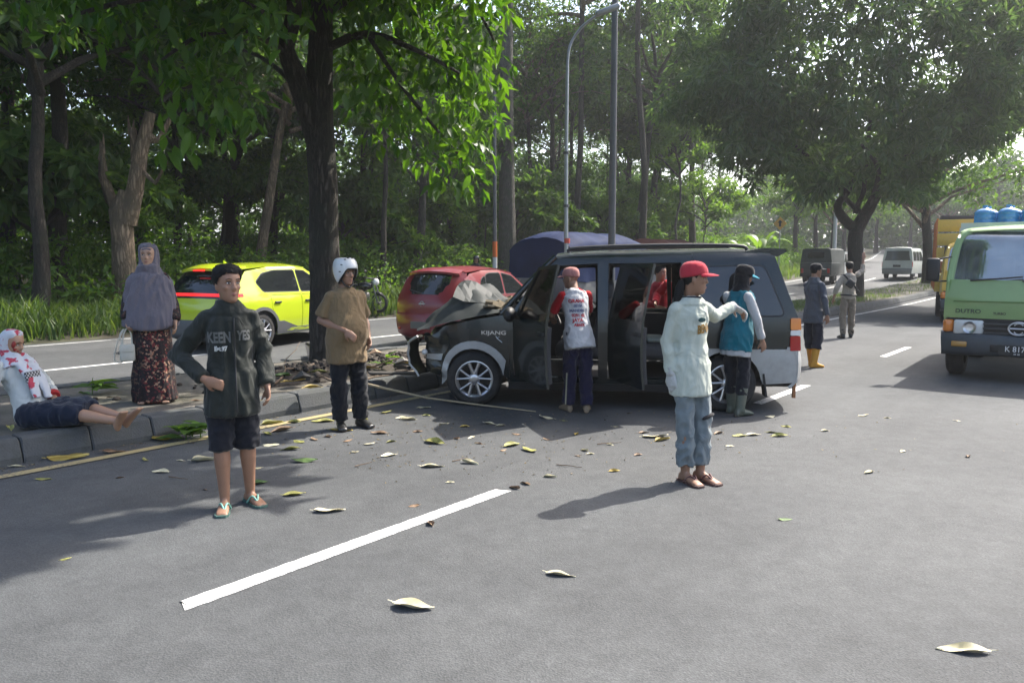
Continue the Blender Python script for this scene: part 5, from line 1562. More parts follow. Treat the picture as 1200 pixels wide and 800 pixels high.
# ------------------------------------------------------------------ trucks, vans, motorcycle
def truck(name, label, loc, heading, paint, accent, W=0.93, plate=None, word=None, load='box'):
    """forward-control light truck; x=0 is the front face"""
    root = empty(name, loc, heading, label, 'truck')
    sh = Shell(W, [(0.3, .97), (0.6, 1.0), (0.9, 1.0), (1.35, .985), (1.5, .97), (1.95, .885), (2.05, .84), (2.12, .72)],
               [(-2.2, 1.0), (-0.35, 1.0), (-0.15, .985), (0.0, .955), (0.15, .90)])
    BMP = mat(name + '_bumper', (0.045, 0.055, 0.065), 0.5, var=0.2)
    for side in (1, -1):
        # cab side with window opening and wheel arch
        wl = rnd([(-0.30, 1.40), (-0.42, 1.92), (-1.12, 1.92), (-1.12, 1.40)], 0.05)
        cab = [(-1.45, 0.72)] + arc(-0.62, 0.42, 0.46, 140, 40) + [(-0.05, 0.72), (-0.02, 1.36), (-0.20, 1.97), (-0.34, 2.06), (-1.38, 2.08), (-1.45, 2.0)]
        side_panel(sh, side, cab, 0.03, holes=[wl], step=0.1).build('cab_side', paint, root)
        side_panel(sh, side, shrink(wl, -0.012), 0.008, off=-0.01, step=0.2).build('side_window', M_WINDOW, root)
        side_panel(sh, side, [(-0.06, 0.60), (-0.06, 0.715), (-0.28, 0.715), (-0.32, 0.60)], 0.03, step=0.1).build('corner_panel', BMP, root)
        # lamps: amber corner, clear main lamp
        y0 = side * 0.60
        hl = MB(); hl.box((0.035, side * 0.585, 0.735), (0.07, 0.36, 0.20), bev=0.03); hl.build('headlamp', M_CLEAR, root)
        MB().lathe([(0.085, 0.0), (0.08, 0.03), (0.05, 0.012), (0.0, 0.008)], c=(0.066, side * 0.57, 0.735), axis='x', n=20).build('lamp_bowl', M_ALLOY, root)
        MB().box((0.0, side * 0.835, 0.745), (0.10, 0.13, 0.17), bev=0.03, M=Matrix.Rotation(-side * 0.5, 3, 'Z')).build('corner_indicator', M_ORANGE, root)
        MB().box((0.115, side * 0.68, 0.505), (0.03, 0.19, 0.075), bev=0.015).build('fog_indicator', mat('amber_dull', (0.42, 0.22, 0.04), 0.2, coat=.5), root)
        # mirror on its arm
        m = MB(); m.box((0.10, side * 1.05, 1.52), (0.07, 0.17, 0.32), bev=0.03); m.build('mirror', M_BLACK, root)
        MB().tube([(-0.1, side * 0.90, 1.36), (0.08, side * 1.03, 1.36), (0.08, side * 1.05, 1.66), (-0.12, side * 0.86, 1.70)], 0.014, n=6).build('mirror_arm', M_BLACK, root)
        wheel(root, -0.62, side * (W - 0.15), 0.37, 0.21, side, style='steel', rim_r=0.58)
        wheel(root, -3.1, side * (W - 0.12), 0.37, 0.30, side, style='steel', rim_r=0.58)
        MB().tube([(0.012, side * 0.30 - 0.3, 1.375), (0.03, side * 0.30 + 0.0, 1.40), (0.0, side * 0.30 + 0.30, 1.43)], 0.013, n=6).build('wiper', M_BLACK, root)
    cross_panel(sh, [(-0.36, 2.075), (-0.19, 1.98), (-0.10, 1.68), (-0.01, 1.375)][::-1], crown=0.05, bulge=-0.10, thick=0.008, inset=0.07, sub=3).build('windscreen', M_SCREEN, root)
    # screen surround
    mb = MB()
    for side in (1, -1):
        pp = [(-0.10, side * (sh.y(-.1, 1.38) - .035), 1.37), (-0.19, side * (sh.y(-.2, 1.68) - .035), 1.68), (-0.28, side * (sh.y(-.28, 1.95) - .04), 1.95), (-0.36, side * (sh.y(-.3, 2.03) - .12), 2.045)]
        MB().tube([Vector(p) for p in smooth_path(pp, 3)], 0.05, n=8).build('cab_pillar', paint, root)
    cross_panel(sh, [(-0.30, 2.045), (-0.40, 2.09), (-0.8, 2.12), (-1.42, 2.10)][::-1], crown=0.03, thick=0.02, inset=-0.01).build('cab_roof', paint, root)
    cross_panel(sh, [(0.045, 0.86), (0.05, 1.10), (0.0, 1.385)], crown=0.035, bulge=-0.10, thick=0.02, inset=-0.004).build('front_panel', paint, root)
    cross_panel(sh, [(0.075, 1.085), (0.078, 1.10)], crown=0.012, bulge=-0.09, thick=0.02, inset=0.10, sub=1).build('panel_crease', accent, root)
    cross_panel(sh, [(0.03, 0.62), (0.045, 0.855)], crown=0.03, bulge=-0.08, thick=0.02, inset=0.05, sub=1).build('grille', M_BLACK, root)
    for k in range(3):
        MB().box((0.085, 0, 0.67 + 0.062 * k), (0.02, 0.82, 0.022), bev=0.006).build('grille_bar', M_TRIM, root)
    cross_panel(sh, [(0.02, 0.36), (0.12, 0.40), (0.135, 0.55), (0.10, 0.635), (0.03, 0.64)], crown=0.02, bulge=-0.13, thick=0.03, inset=-0.03).build('bumper', BMP, root)
    MB().box((0.14, 0, 0.475), (0.03, 0.62, 0.10), bev=0.01).build('bumper_slot', M_BLACK, root)
    # oval emblem with a bar
    em = MB(); ring = [Vector((0.115, 0.115 * math.cos(a), 0.745 + 0.085 * math.sin(a))) for a in np.linspace(0, 2 * math.pi, 24, endpoint=False)]
    em.tube(ring, 0.012, n=6, closed=True).tube([(0.115, -0.10, 0.745), (0.115, 0.10, 0.745)], 0.013, n=6)
    ring2 = [Vector((0.117, 0.062 * math.cos(a), 0.745 + 0.072 * math.sin(a))) for a in np.linspace(0, 2 * math.pi, 20, endpoint=False)]
    em.tube(ring2[2:9], 0.009, n=5).tube(ring2[12:19], 0.009, n=5)
    em.build('emblem', M_ALLOY, root)
    if plate:
        pl = MB().box((0.165, 0.0, 0.46), (0.012, 0.42, 0.135)).build('number_plate', M_PLATE, root)
        text_obj('plate_text', plate, 0.105, M_PRINTW, pl, (0.173, 0, 0.472), (math.radians(90), 0, math.radians(90)), 0.001, scale=(0.9, 1, 1))
        text_obj('plate_date', '05 28', 0.03, M_PRINTW, pl, (0.173, 0.0, 0.41), (math.radians(90), 0, math.radians(90)), 0.001)
    if word:
        text_obj('lettering', word, 0.10, mat('grey_lettering', (0.05, 0.06, 0.05), 0.5), root, (0.066, -0.60, 0.955), (math.radians(90), 0, math.radians(84)), 0.002, bold=0.001, scale=(0.9, 0.8, 1))
        text_obj('lettering', 'TURBO', 0.045, mat('dark_lettering', (0.02, 0.02, 0.02), 0.5), root, (0.084, -0.23, 0.935), (math.radians(90), 0, math.radians(87)), 0.002, bold=0.001)
    # interior
    INT = mat('truck_interior', (0.05, 0.05, 0.052), 0.8)
    MB().box((-1.40, 0, 1.4), (0.04, 1.66, 1.3)).build('cab_back', INT, root)
    MB().box((-0.24, 0, 1.22), (0.34, 1.66, 0.22), bev=0.05).build('dashboard', INT, root)
    MB().box((-0.75, 0, 0.72), (1.3, 1.6, 0.06)).build('cab_floor', INT, root)
    for y in (-0.42, 0.42):
        MB().box((-1.0, y, 1.05), (0.5, 0.5, 0.2), bev=0.05).box((-1.25, y, 1.4), (0.14, 0.48, 0.6), bev=0.05).build('seat', INT, root)
    # things lying on the dashboard
    rg = random.Random(2)
    for k in range(7):
        MB().box((-0.17 + rg.uniform(-.05, .03), -0.62 + k * 0.2, 1.35), (0.16, 0.16, 0.04), M=Matrix.Rotation(rg.uniform(-.6, .6), 3, 'Z') @ Matrix.Rotation(rg.uniform(-.3, .3), 3, 'X'), bev=0.012).build('dashboard_paper', mat('paper_white', (0.62, 0.66, 0.68), 0.8), root)
    # chassis and load bed
    for y in (-0.38, 0.38): MB().box((-2.3, y, 0.62), (4.4, 0.08, 0.16)).build('chassis_rail', M_BLACK, root)
    MB().box((-0.62, 0, 0.40), (0.12, 1.5, 0.12)).box((-0.45, 0, .5), (.7, .7, .3)).build('front_axle', M_BLACK, root)
    MB().box((-3.1, 0, 0.40), (0.14, 1.5, 0.14)).build('rear_axle', M_BLACK, root)
    return root, sh

def rail_heading(deg): return math.radians(90 - deg)
GREEN = car_paint('truck_green', (0.23, 0.36, 0.13), rough=0.4, coat=0.5, metal=0.0, dirt=(0.18, 0.25, 0.10), damt=0.3)
GREEN2 = car_paint('truck_green_dark', (0.10, 0.2, 0.05), rough=0.4, coat=0.3, metal=0)
gp = at(1194, 445.5); fdir = Vector((-RD[0], -RD[1], 0))
g_root, g_sh = truck('green_truck', 'light green truck carrying blue water bottles facing the camera', Vector((gp.x, gp.y, 0)) - fdir * 0.62 * -0.6, math.atan2(fdir.y, fdir.x) + math.radians(2), GREEN, GREEN2, plate='K 8171', word='DUTRO')
PALE = mat('truck_box_pale', (0.55, 0.60, 0.55), 0.6, var=0.1, dirt=(0.3, 0.32, 0.28), damt=0.4)
MB().box((-3.1, 0, 0.80), (3.2, 1.9, 0.14)).build('load_bed', PALE, g_root)
MB().box((-1.55, 0, 1.50), (0.06, 1.88, 1.44)).build('headboard', PALE, g_root)
for sd in (1, -1): MB().box((-3.1, sd * 0.94, 1.5), (3.0, 0.05, 1.3)).build('bed_side', PALE, g_root)
MB().box((-3.1, 0, 2.17), (3.1, 1.86, 0.05)).build('box_top', PALE, g_root)
BLUE = mat('bottle_blue', (0.04, 0.20, 0.42), 0.15, coat=0.5, var=0.15)
def bottle_mesh():
    m = MB()
    m.lathe([(0.0, 0.0), (0.125, 0.0), (0.135, 0.02), (0.135, 0.10), (0.128, 0.115), (0.135, 0.13), (0.135, 0.22), (0.128, 0.235), (0.135, 0.25), (0.132, 0.30), (0.09, 0.36), (0.035, 0.39), (0.028, 0.43), (0.032, 0.45)], axis='z', n=20, sharp=False)
    return m.mesh('bottle_body')
bm_body = bottle_mesh()
cap = MB().lathe([(0.0, 0.455), (0.036, 0.455), (0.036, 0.425)][::-1], axis='z', n=14).mesh('cap')
CAPM = mat('cap_blue', (0.10, 0.30, 0.55), 0.4)
HALF = 0.0
for i in range(6):
    w = g_root.matrix_world if False else (Matrix.Translation(g_root.location) @ Matrix.Rotation(g_root.rotation_euler.z, 4, 'Z'))
    row, k = divmod(i, 3)
    p = w @ Vector((-1.80 - 0.3 * row, -0.66 + 0.31 * k + 0.02 * row, 2.195))
    lab = [['leftmost', 'second', 'third'][k] + ' blue water bottle in the front row on the green truck', ['leftmost', 'second', 'third'][k] + ' blue water bottle in the hidden back row on the green truck'][row]
    e = empty('water_bottle', p, 0.7 * i, lab, 'bottle', 'water bottles on the green truck')
    link('bottle_body', bm_body, BLUE, e, scale=(1.08, 1.08, 0.66)); link('cap', cap, CAPM, e, loc=(0, 0, -0.155))

# yellow truck behind it
YEL = car_paint('truck_yellow', (0.62, 0.40, 0.05), rough=0.4, coat=0.4, metal=0.0, dirt=(0.3, 0.2, 0.06), damt=0.4)
yp = atd(1147, 380, 19.8); yr = atd(1130, 380, 25.5)
dv = (Vector((yp.x, yp.y, 0)) - Vector((yr.x, yr.y, 0))).normalized()
y_root, _ = truck('yellow_truck', 'yellow truck with orange slatted cargo body behind the green truck', Vector((yp.x, yp.y, float(rise(to_road(yp)[0])))), math.atan2(dv.y, dv.x), YEL, YEL, W=0.9)
MB().box((-3.4, 0, 0.85), (3.8, 2.05, 0.14)).build('load_bed', YEL, y_root)
ORG = mat('truck_orange', (0.52, 0.16, 0.04), 0.6, var=0.25)
for sd in (1, -1):
    for k in range(5):
        MB().box((-3.4, sd * 1.0, 1.08 + 0.38 * k), (3.7, 0.04, 0.33), bev=0.008).build('side_board', YEL if k != 1 else ORG, y_root)
    for k in range(5): MB().box((-1.6 - 0.9 * k, sd * 1.03, 1.82), (0.07, 0.05, 1.95)).build('side_post', ORG, y_root)
for k in range(5): MB().box((-1.56, 0, 1.08 + 0.38 * k), (0.04, 1.96, 0.33), bev=0.008).build('front_board', YEL if k != 1 else ORG, y_root)
for k in range(9): MB().box((-1.8 - 0.4 * k, 0.1 * (k % 3 - 1), 2.78 + 0.05 * (k % 2)), (0.4, 1.7, 0.12), M=Matrix.Rotation(0.05 * (k % 3 - 1), 3, 'X'), bev=0.03).build('load_sack', mat('load_dark', (0.06, 0.05, 0.045), 0.9, var=0.4), y_root)

# trucks under tarpaulin, heading away on the far carriageway
def tarp_mat(name, col):
    return mat(name, col, rough=0.75, spec=.15, var=0.25, vscale=2.5, bump=0.7, bscale=7, dirt=[c * 0.5 for c in col], dscale=2, damt=0.6)
def tarp_truck(name, label, loc, heading, col, L=3.4, W=0.88, ztop=2.35):
    root = empty(name, loc, heading, label, 'truck')
    TM = tarp_mat('tarpaulin_%d' % int(col[2] * 1000), col)
    GR = mat('dusty_grey_paint', (0.10, 0.105, 0.11), 0.6, var=0.3, dirt=(0.18, 0.17, 0.15), damt=0.6)
    # tarpaulin: sheet over a ridge, sagging between hoops
    V = []; F = []; nx, ns = 28, 24
    for i in range(nx + 1):
        x = -L / 2 - 0.05 + (L + 0.1) * i / nx
        e = min(1, min(i, nx - i) / 3.5)
        for j in range(ns + 1):
            a = -1 + 2 * j / ns
            if abs(a) < 0.55: y = a / 0.55 * W * (0.72 + 0.28 * abs(a / 0.55)); z = ztop - 0.24 * abs(a / 0.55) ** 3.5
            else: y = (1 if a > 0 else -1) * (W + 0.03); z = ztop - 0.24 - (abs(a) - 0.55) / 0.45 * (ztop - 0.24 - 1.15)
            k = 0.045 * noise.noise(Vector((x * 2.2, a * 4, 1))) + 0.02 * noise.noise(Vector((x * 6, a * 11, 2)))
            sag = 0.05 * math.sin(math.pi * ((x * 1.1) % 1.0)) * (1 if abs(a) < .55 else 0)
            zz = z + k - sag
            zz = 1.15 + (zz - 1.15) * (0.86 + 0.14 * e ** 0.5) if zz > 1.15 else zz
            V.append(Vector((x, y + (0.05 * noise.noise(Vector((x * 3, z * 2, 4))) if abs(a) >= .55 else 0), zz)))
    m_ = ns + 1
    F = [(i * m_ + j, i * m_ + j + 1, (i + 1) * m_ + j + 1, (i + 1) * m_ + j) for i in range(nx) for j in range(ns)]
    mb = MB(); mb.add(V, F, 0, True)
    mb.add([V[j] for j in range(m_)], [tuple(range(m_))]); mb.add([V[nx * m_ + j] for j in range(m_)], [tuple(reversed(range(m_)))])
    mb.build('tarpaulin', TM, root, recalc=False)
    MB().box((0, 0, 0.92), (L, 2 * W, 0.55), bev=0.03).build('load_bed', GR, root)
    MB().box((-L / 2 - 0.06, 0, 0.98), (0.05, 2 * W - 0.1, 0.5), bev=0.02).build('tailgate', GR, root)
    for sd in (1, -1):
        MB().box((-L / 2 - 0.07, sd * (W - 0.12), 0.58), (0.05, 0.2, 0.12), bev=0.02).build('tail_lamp', M_REDLENS, root)
        wheel(root, -L / 2 + 0.75, sd * (W - 0.1), 0.34, 0.26, sd, style='steel', rim_r=0.6)
        wheel(root, L / 2 + 0.85, sd * (W - 0.13), 0.34, 0.2, sd, style='steel', rim_r=0.6)
        MB().tube([(L / 2 + 0.9, sd * .8, 1.3), (L / 2 + 1.0, sd * 1.0, 1.35)], 0.02, n=6).ell((L / 2 + 1.0, sd * 1.0, 1.4), (.05, .08, .13)).build('mirror', M_BLACK, root)
    cab = [(L / 2 + 0.1, 0.5), (L / 2 + 0.1, 1.85), (L / 2 + 0.25, 1.92), (L / 2 + 0.95, 1.9), (L / 2 + 1.25, 1.25), (L / 2 + 1.5, 1.15), (L / 2 + 1.55, 0.5)]
    MB().prism(cab, -W + 0.04, W - 0.04, 'y').build('cab', GR, root)
    wn = [(L / 2 + 0.3, 1.28), (L / 2 + 0.3, 1.75), (L / 2 + 0.88, 1.75), (L / 2 + 1.1, 1.28)]
    for sd in (1, -1): MB().prism(wn, sd * (W - 0.045), sd * (W - 0.03), 'y').build('cab_window', M_GLASS, root)
    MB().box((0, 0, 0.6), (L + 1.6, 0.7, 0.14)).build('chassis', M_BLACK, root)
    for sd in (0.25, -0.3, 0.55): MB().tube([(-L / 2 - 0.10, sd, 1.2), (-L / 2 - 0.09, sd + .1, 0.75)], 0.008, n=5).build('tie_rope', mat('rope', (0.4, 0.36, 0.28), 0.9), root)
    return root
tb = atd(632, 400, 18.3); hd = heading_of(38.9); f = Vector((math.cos(hd), math.sin(hd), 0))
tarp_truck('tarpaulin_truck', 'small truck with blue tarpaulin over its load behind the wrecked van', Vector((tb.x, tb.y, 0)) + f * 1.75, hd, (0.008, 0.018, 0.062))
tb = atd(748, 400, 25.5)
tarp_truck('tarpaulin_truck', 'truck with rounded brown covered load ahead of the blue tarpaulin', Vector((tb.x, tb.y, 0.02)) + f * 1.4, hd, (0.10, 0.035, 0.025), L=2.6, ztop=2.35)

# the dark pickup with canvas back and the white van further along
def boxy(name, label, px, l, base_col, kind):
    u = (px - 600) / FPX
    D = l / (u * RN[0] + RN[1]); x = u * D; s = x * RD[0] + D * RD[1]
    hd = heading_of(38.9 - 1); root = empty(name, (x, D, float(rise(s))), hd, label, 'van' if kind == 'van' else 'truck')
    P = car_paint(name + '_paint', base_col, rough=0.45, coat=0.3, metal=0.0, dirt=[c * 0.6 for c in base_col], damt=0.4)
    if kind == 'van':
        sh = Shell(0.84, [(0.25, .96), (0.7, 1.0), (1.05, .985), (1.7, .87), (1.82, .80), (1.9, .66)], [(-2.0, .93), (-1.85, .985), (-1.6, 1.0), (1.6, 1.0), (2.0, .92)])
        for sd in (1, -1):
            body = [(-1.9, 0.32), (-1.85, 1.0), (-1.72, 1.80), (1.0, 1.82), (1.55, 1.2), (1.9, 1.0), (1.95, 0.32)]
            w1 = rnd([(-1.6, 1.08), (-1.55, 1.62), (-0.75, 1.62), (-0.75, 1.08)], 0.05); w2 = rnd([(-0.65, 1.08), (-0.65, 1.62), (0.1, 1.62), (0.1, 1.08)], 0.05); w3 = rnd([(0.2, 1.08), (0.2, 1.62), (0.85, 1.62), (1.2, 1.08)], 0.05)
            side_panel(sh, sd, body, 0.02, step=0.15).build('side_body', P, root)
            for w in (w1, w2, w3): side_panel(sh, sd, w, 0.01, off=0.006, step=0.15).build('side_window', M_GLASS, root)
            side_panel(sh, sd, [(-1.78, 0.72), (-1.78, 1.02), (-1.87, 1.02), (-1.885, 0.72)], 0.02, off=0.008, step=0.1).build('tail_lamp', M_REDLENS, root)
            wheel(root, 1.2, sd * 0.72, 0.29, 0.18, sd, style='steel'); wheel(root, -1.15, sd * 0.72, 0.29, 0.18, sd, style='steel')
        cross_panel(sh, [(1.1, 1.82), (-1.0, 1.86), (-1.7, 1.82)][::-1], crown=0.04, inset=-.01).build('roof', P, root)
        cross_panel(sh, [(-1.92, 0.62), (-1.9, 1.0), (-1.76, 1.80)], crown=0.03, bulge=0.05).build('tailgate', P, root)
        cross_panel(sh, [(-1.90, 1.10), (-1.80, 1.66)], crown=0.035, bulge=0.05, inset=0.10, off=0.008, sub=1).build('rear_window', mat('van_rear_glass', (0.05, 0.06, 0.055), 0.08), root)
        cross_panel(sh, [(-1.95, 0.30), (-1.99, 0.40), (-1.97, 0.60), (-1.9, 0.63)], crown=0.03, bulge=0.07, inset=-.01).build('rear_bumper', mat('van_bumper', (0.14, 0.15, 0.15), 0.6), root)
        cross_panel(sh, [(1.05, 1.83), (1.6, 1.2)], crown=0.05, inset=.06, sub=1).build('windscreen', M_GLASS, root)
        cross_panel(sh, [(1.56, 1.2), (1.9, 1.0), (1.98, 0.6), (1.93, 0.3)], crown=0.03).build('nose', P, root)
        MB().box((-2.02, 0, 0.78), (0.03, 0.42, 0.14)).build('number_plate', M_PLATE, root, (0.08, 0, 0))
        MB().box((0, 0, 0.36), (3.6, 1.4, 0.1)).build('underbody', M_BLACK, root)
    else:
        CV = mat('canvas_back', (0.035, 0.045, 0.045), 0.8, var=0.3, bump=.3)
        MB().box((-0.6, 0, 0.82), (2.7, 1.72, 0.75), bev=0.03).build('load_bed', P, root)
        MB().prism([(-0.86, 1.2), (0.86, 1.2), (0.76, 1.92), (0.62, 1.98), (-0.62, 1.98), (-0.76, 1.92)], -1.9, 0.75, 'x').build('canvas_canopy', CV, root)
        MB().box((-1.915, 0, 1.62), (0.03, 0.9, 0.34)).build('canopy_window', M_GLASS, root)
        MB().box((-1.97, 0, 0.80), (0.03, 1.5, 0.5), bev=0.02).build('tailgate', P, root)
        MB().box((-2.0, 0, 0.46), (0.12, 1.66, 0.14), bev=0.03).build('rear_bumper', M_BLACK, root)
        MB().prism([(0.8, 0.45), (0.8, 1.82), (1.5, 1.82), (1.9, 1.2), (2.5, 1.05), (2.55, 0.45)], -0.8, 0.8, 'y').build('cab', mat('pale_cab', (0.5, 0.52, 0.52), 0.5), root)
        for sd in (1, -1):
            MB().prism([(0.95, 1.2), (0.95, 1.68), (1.42, 1.68), (1.7, 1.2)], sd * 0.795, sd * 0.81, 'y').build('cab_window', M_GLASS, root)
            MB().box((-1.975, sd * 0.72, 0.74), (0.03, 0.14, 0.26), bev=0.01).build('tail_lamp', M_REDLENS, root, (-0.015, 0, 0))
            wheel(root, 1.9, sd * 0.72, 0.34, 0.2, sd, style='steel'); wheel(root, -1.15, sd * 0.74, 0.34, 0.24, sd, style='steel')
        MB().box((0, 0, 0.5), (4.0, 0.8, 0.12)).build('chassis', M_BLACK, root)
    return root
boxy('white_van', 'pale boxy van driving away beside the median tree', 1057, 11.2, (0.42, 0.45, 0.42), 'van')
boxy('canvas_truck', 'dark pickup truck with canvas canopy driving away under the mango tree', 966, 14.2, (0.03, 0.035, 0.035), 'truck')

def motorcycle(loc, rz, label):
    root = empty('motorcycle', loc, rz, label, 'motorcycle')
    for x in (0.62, -0.62):
        e = MB().lathe([(0.22, -0.035), (0.27, -0.045), (0.295, 0), (0.27, 0.045), (0.22, 0.035)], sharp=False, n=28).build('wheel', M_RUBBER, root, (x, 0, 0.295))
        m = MB(); m.lathe([(0.225, -0.03), (0.20, 0.0), (0.225, 0.03)], sharp=False, n=24).lathe([(0.03, -.05), (.03, .05)], n=10)
        for k in range(6): m.tube([(0.02, 0, 0), (0.21, 0, 0)] if k == 0 else [(0.02 * math.cos(k), 0, 0.02 * math.sin(k)), (0.21 * math.cos(k * 1.047), 0, 0.21 * math.sin(k * 1.047))], 0.008, n=5)
        m.build('rim', M_STEEL, e)
    for s in (1, -1): MB().tube([(0.62, s * .08, .295), (0.42, s * .08, .95)], 0.022, n=8).build('fork_leg', M_STEEL, root)
    MB().prism([(0.66, 0.60), (0.45, 0.64), (0.36, 0.60), (0.78, 0.50)], -.05, .05, 'y').build('front_mudguard', M_BLACK, root)
    MB().ell((0.1, 0, 0.78), (0.3, 0.13, 0.13)).build('tank', mat('motor_black', (.012, .012, .013), .25, coat=.8), root)
    MB().box((-0.38, 0, 0.80), (0.66, 0.22, 0.09), bev=0.04).build('saddle', M_BLACK, root)
    MB().box((0.05, 0, 0.45), (0.36, 0.26, 0.3), bev=0.06).build('engine', M_STEEL, root)
    MB().tube([(0.42, 0, 0.85), (0.0, 0, 0.6), (-0.3, 0, 0.55), (-0.62, 0, 0.3)], 0.03, n=8).build('frame', M_BLACK, root)
    MB().tube([(-0.1, -.14, .3), (-0.7, -.16, .38), (-.95, -.16, .42)], 0.04, n=9).build('exhaust', M_STEEL, root)
    MB().tube([(0.33, .36, 1.05), (0.40, .2, 1.02), (0.42, 0, 1.0), (0.40, -.2, 1.02), (0.33, -.36, 1.05)], 0.014, n=7).build('handlebar', M_BLACK, root)
    MB().ell((0.52, 0, 0.9), (0.09, 0.11, 0.11)).build('headlamp', M_CLEAR, root)
    for s in (1, -1): MB().tube([(0.38, s * .25, 1.04), (0.38, s * .3, 1.2)], 0.006, n=5).ell((0.38, s * .32, 1.22), (.02, .06, .04)).build('mirror', M_BLACK, root)
    MB().tube([(-0.05, .1, .35), (-0.02, .3, .02)], 0.014, n=6).build('side_stand', M_STEEL, root)
    MB().prism([(-0.55, 0.72), (-1.0, 0.66), (-0.98, 0.58), (-0.5, 0.62)], -.07, .07, 'y').build('rear_mudguard', M_BLACK, root)
b = gpt(424, 0, 17.9) if 'gpt' in globals() else atd(424, 375, 22.5)
motorcycle((b.x, b.y, b.z + 0.02), math.radians(-25), 'black motorcycle parked on the verge behind the helmeted man')
# ------------------------------------------------------------------ people
def voxel_mesh(mb, size, it=2, name='m'):
    """union of overlapping closed shapes as one continuous surface"""
    me = mb.mesh(name, recalc=True)
    o = bpy.data.objects.new('tmp', me); COL.objects.link(o)
    r = o.modifiers.new('r', 'REMESH'); r.mode = 'VOXEL'; r.voxel_size = size; r.use_smooth_shade = True
    if it:
        s = o.modifiers.new('s', 'SMOOTH'); s.factor = 0.5; s.iterations = it
    dg = bpy.context.evaluated_depsgraph_get(); dg.update()
    out = bpy.data.meshes.new_from_object(o.evaluated_get(dg))
    bpy.data.objects.remove(o); bpy.data.meshes.remove(me)
    out.name = name
    return out

def V3(*a): return Vector(a)

def rings(mb, rows, n=22):
    """rows of (centre, right axis * rx, front axis * ry); lofted with caps"""
    V = []; F = []
    for (c, a, b) in rows:
        for j in range(n):
            w = 2 * math.pi * j / n
            V.append(c + a * math.cos(w) + b * math.sin(w))
    k = len(rows)
    for i in range(k - 1):
        for j in range(n):
            F.append((i * n + j, i * n + (j + 1) % n, (i + 1) * n + (j + 1) % n, (i + 1) * n + j))
    F.append(tuple(range(n))); F.append(tuple(reversed(range((k - 1) * n, k * n))))
    mb.add(V, F, 0, True)

HEAD_Z = [-.118, -.108, -.092, -.07, -.045, -.02, .005, .03, .055, .08, .10, .112, .117]
HEAD_W = [.020, .036, .048, .056, .0625, .0675, .071, .0735, .0745, .070, .056, .034, .010]
HEAD_F = [.058, .078, .084, .083, .083, .083, .085, .087, .085, .074, .054, .032, .010]
HEAD_B = [-.020, .000, .022, .045, .064, .080, .091, .097, .098, .090, .070, .042, .012]
hw_, hf_, hb_ = pchip(HEAD_Z, HEAD_W), pchip(HEAD_Z, HEAD_F), pchip(HEAD_Z, HEAD_B)
def head_pt(z, ang, off=0.0):
    """point on the skull: ang 0 = right (+x), 90 = front (+y)"""
    c, s = math.cos(ang), math.sin(ang)
    z = max(-.118, min(.117, z))
    w = hw_(z) + off; y = (hf_(z) + off) * s if s > 0 else (hb_(z) + off) * s
    return Vector((w * c, y, z + (off if z > .10 else off * max(0, z / .10) ** 2)))

class Pose:
    def __init__(self, H=1.65, **kw):
        k = self.k = H / 1.70
        d = dict(pelvis=(0, 0, .93), neck=(0, -.015, 1.44), head=(0, .02, 1.578), yaw=0.0, pitch=0.0, roll=0.0,
                 shR=(.142, -.015, 1.355), shL=(-.142, -.015, 1.355), elR=(.180, -.03, 1.10), elL=(-.180, -.03, 1.10),
                 wrR=(.185, .05, .865), wrL=(-.185, .05, .865), hipR=(.074, 0, .90), hipL=(-.074, 0, .90),
                 knR=(.088, .02, .49), knL=(-.088, .02, .49), anR=(.095, -.01, .08), anL=(-.095, -.01, .08),
                 ftR=(.25, 1, 0), ftL=(-.25, 1, 0), haR=None, haL=None, paR=(-1, 0.3, 0), paL=(1, 0.3, 0), curlR=.45, curlL=.45, belly=0.0, fat=.90, hs=1.0)
        d.update(kw)
        for a, b in d.items():
            if isinstance(b, tuple) and a[:2] not in ('ft', 'pa', 'ha'): b = Vector(b) * k
            elif isinstance(b, tuple): b = Vector(b)
            setattr(self, a, b)
        self.hk = k * self.hs
        self.head = self.head + Vector((0, 0, .10 * (self.hk - k)))
        self.HM = Matrix.Rotation(self.yaw, 3, 'Z') @ Matrix.Rotation(self.pitch, 3, 'X') @ Matrix.Rotation(self.roll, 3, 'Y')
    def hp(self, p): return self.head + self.HM @ (Vector(p) * self.hk)
    def spine(self, z):
        """centre line of the trunk for a reference height z (0.82 .. 1.44 of a 1.70 m figure)"""
        t = (z - .93) / (1.44 - .93)
        c = self.pelvis.lerp(self.neck, t)
        ax = (self.shR - self.shL).normalized().lerp((self.hipR - self.hipL).normalized(), 1 - min(1, max(0, t))).normalized()
        up = (self.neck - self.pelvis).normalized()
        fr = up.cross(ax).normalized()
        ax = fr.cross(up).normalized()
        return c, ax, fr

TORSO = [(.68, .166, .120), (.74, .166, .120), (.80, .166, .118), (.84, .166, .116), (.88, .166, .116)] + [(.80, .085, .085), (.84, .135, .100), (.88, .160, .112), (.93, .168, .116), (1.0, .158, .110), (1.08, .147, .104), (1.18, .152, .108), (1.28, .166, .114), (1.345, .158, .102), (1.39, .128, .084), (1.42, .094, .070), (1.44, .066, .060)]

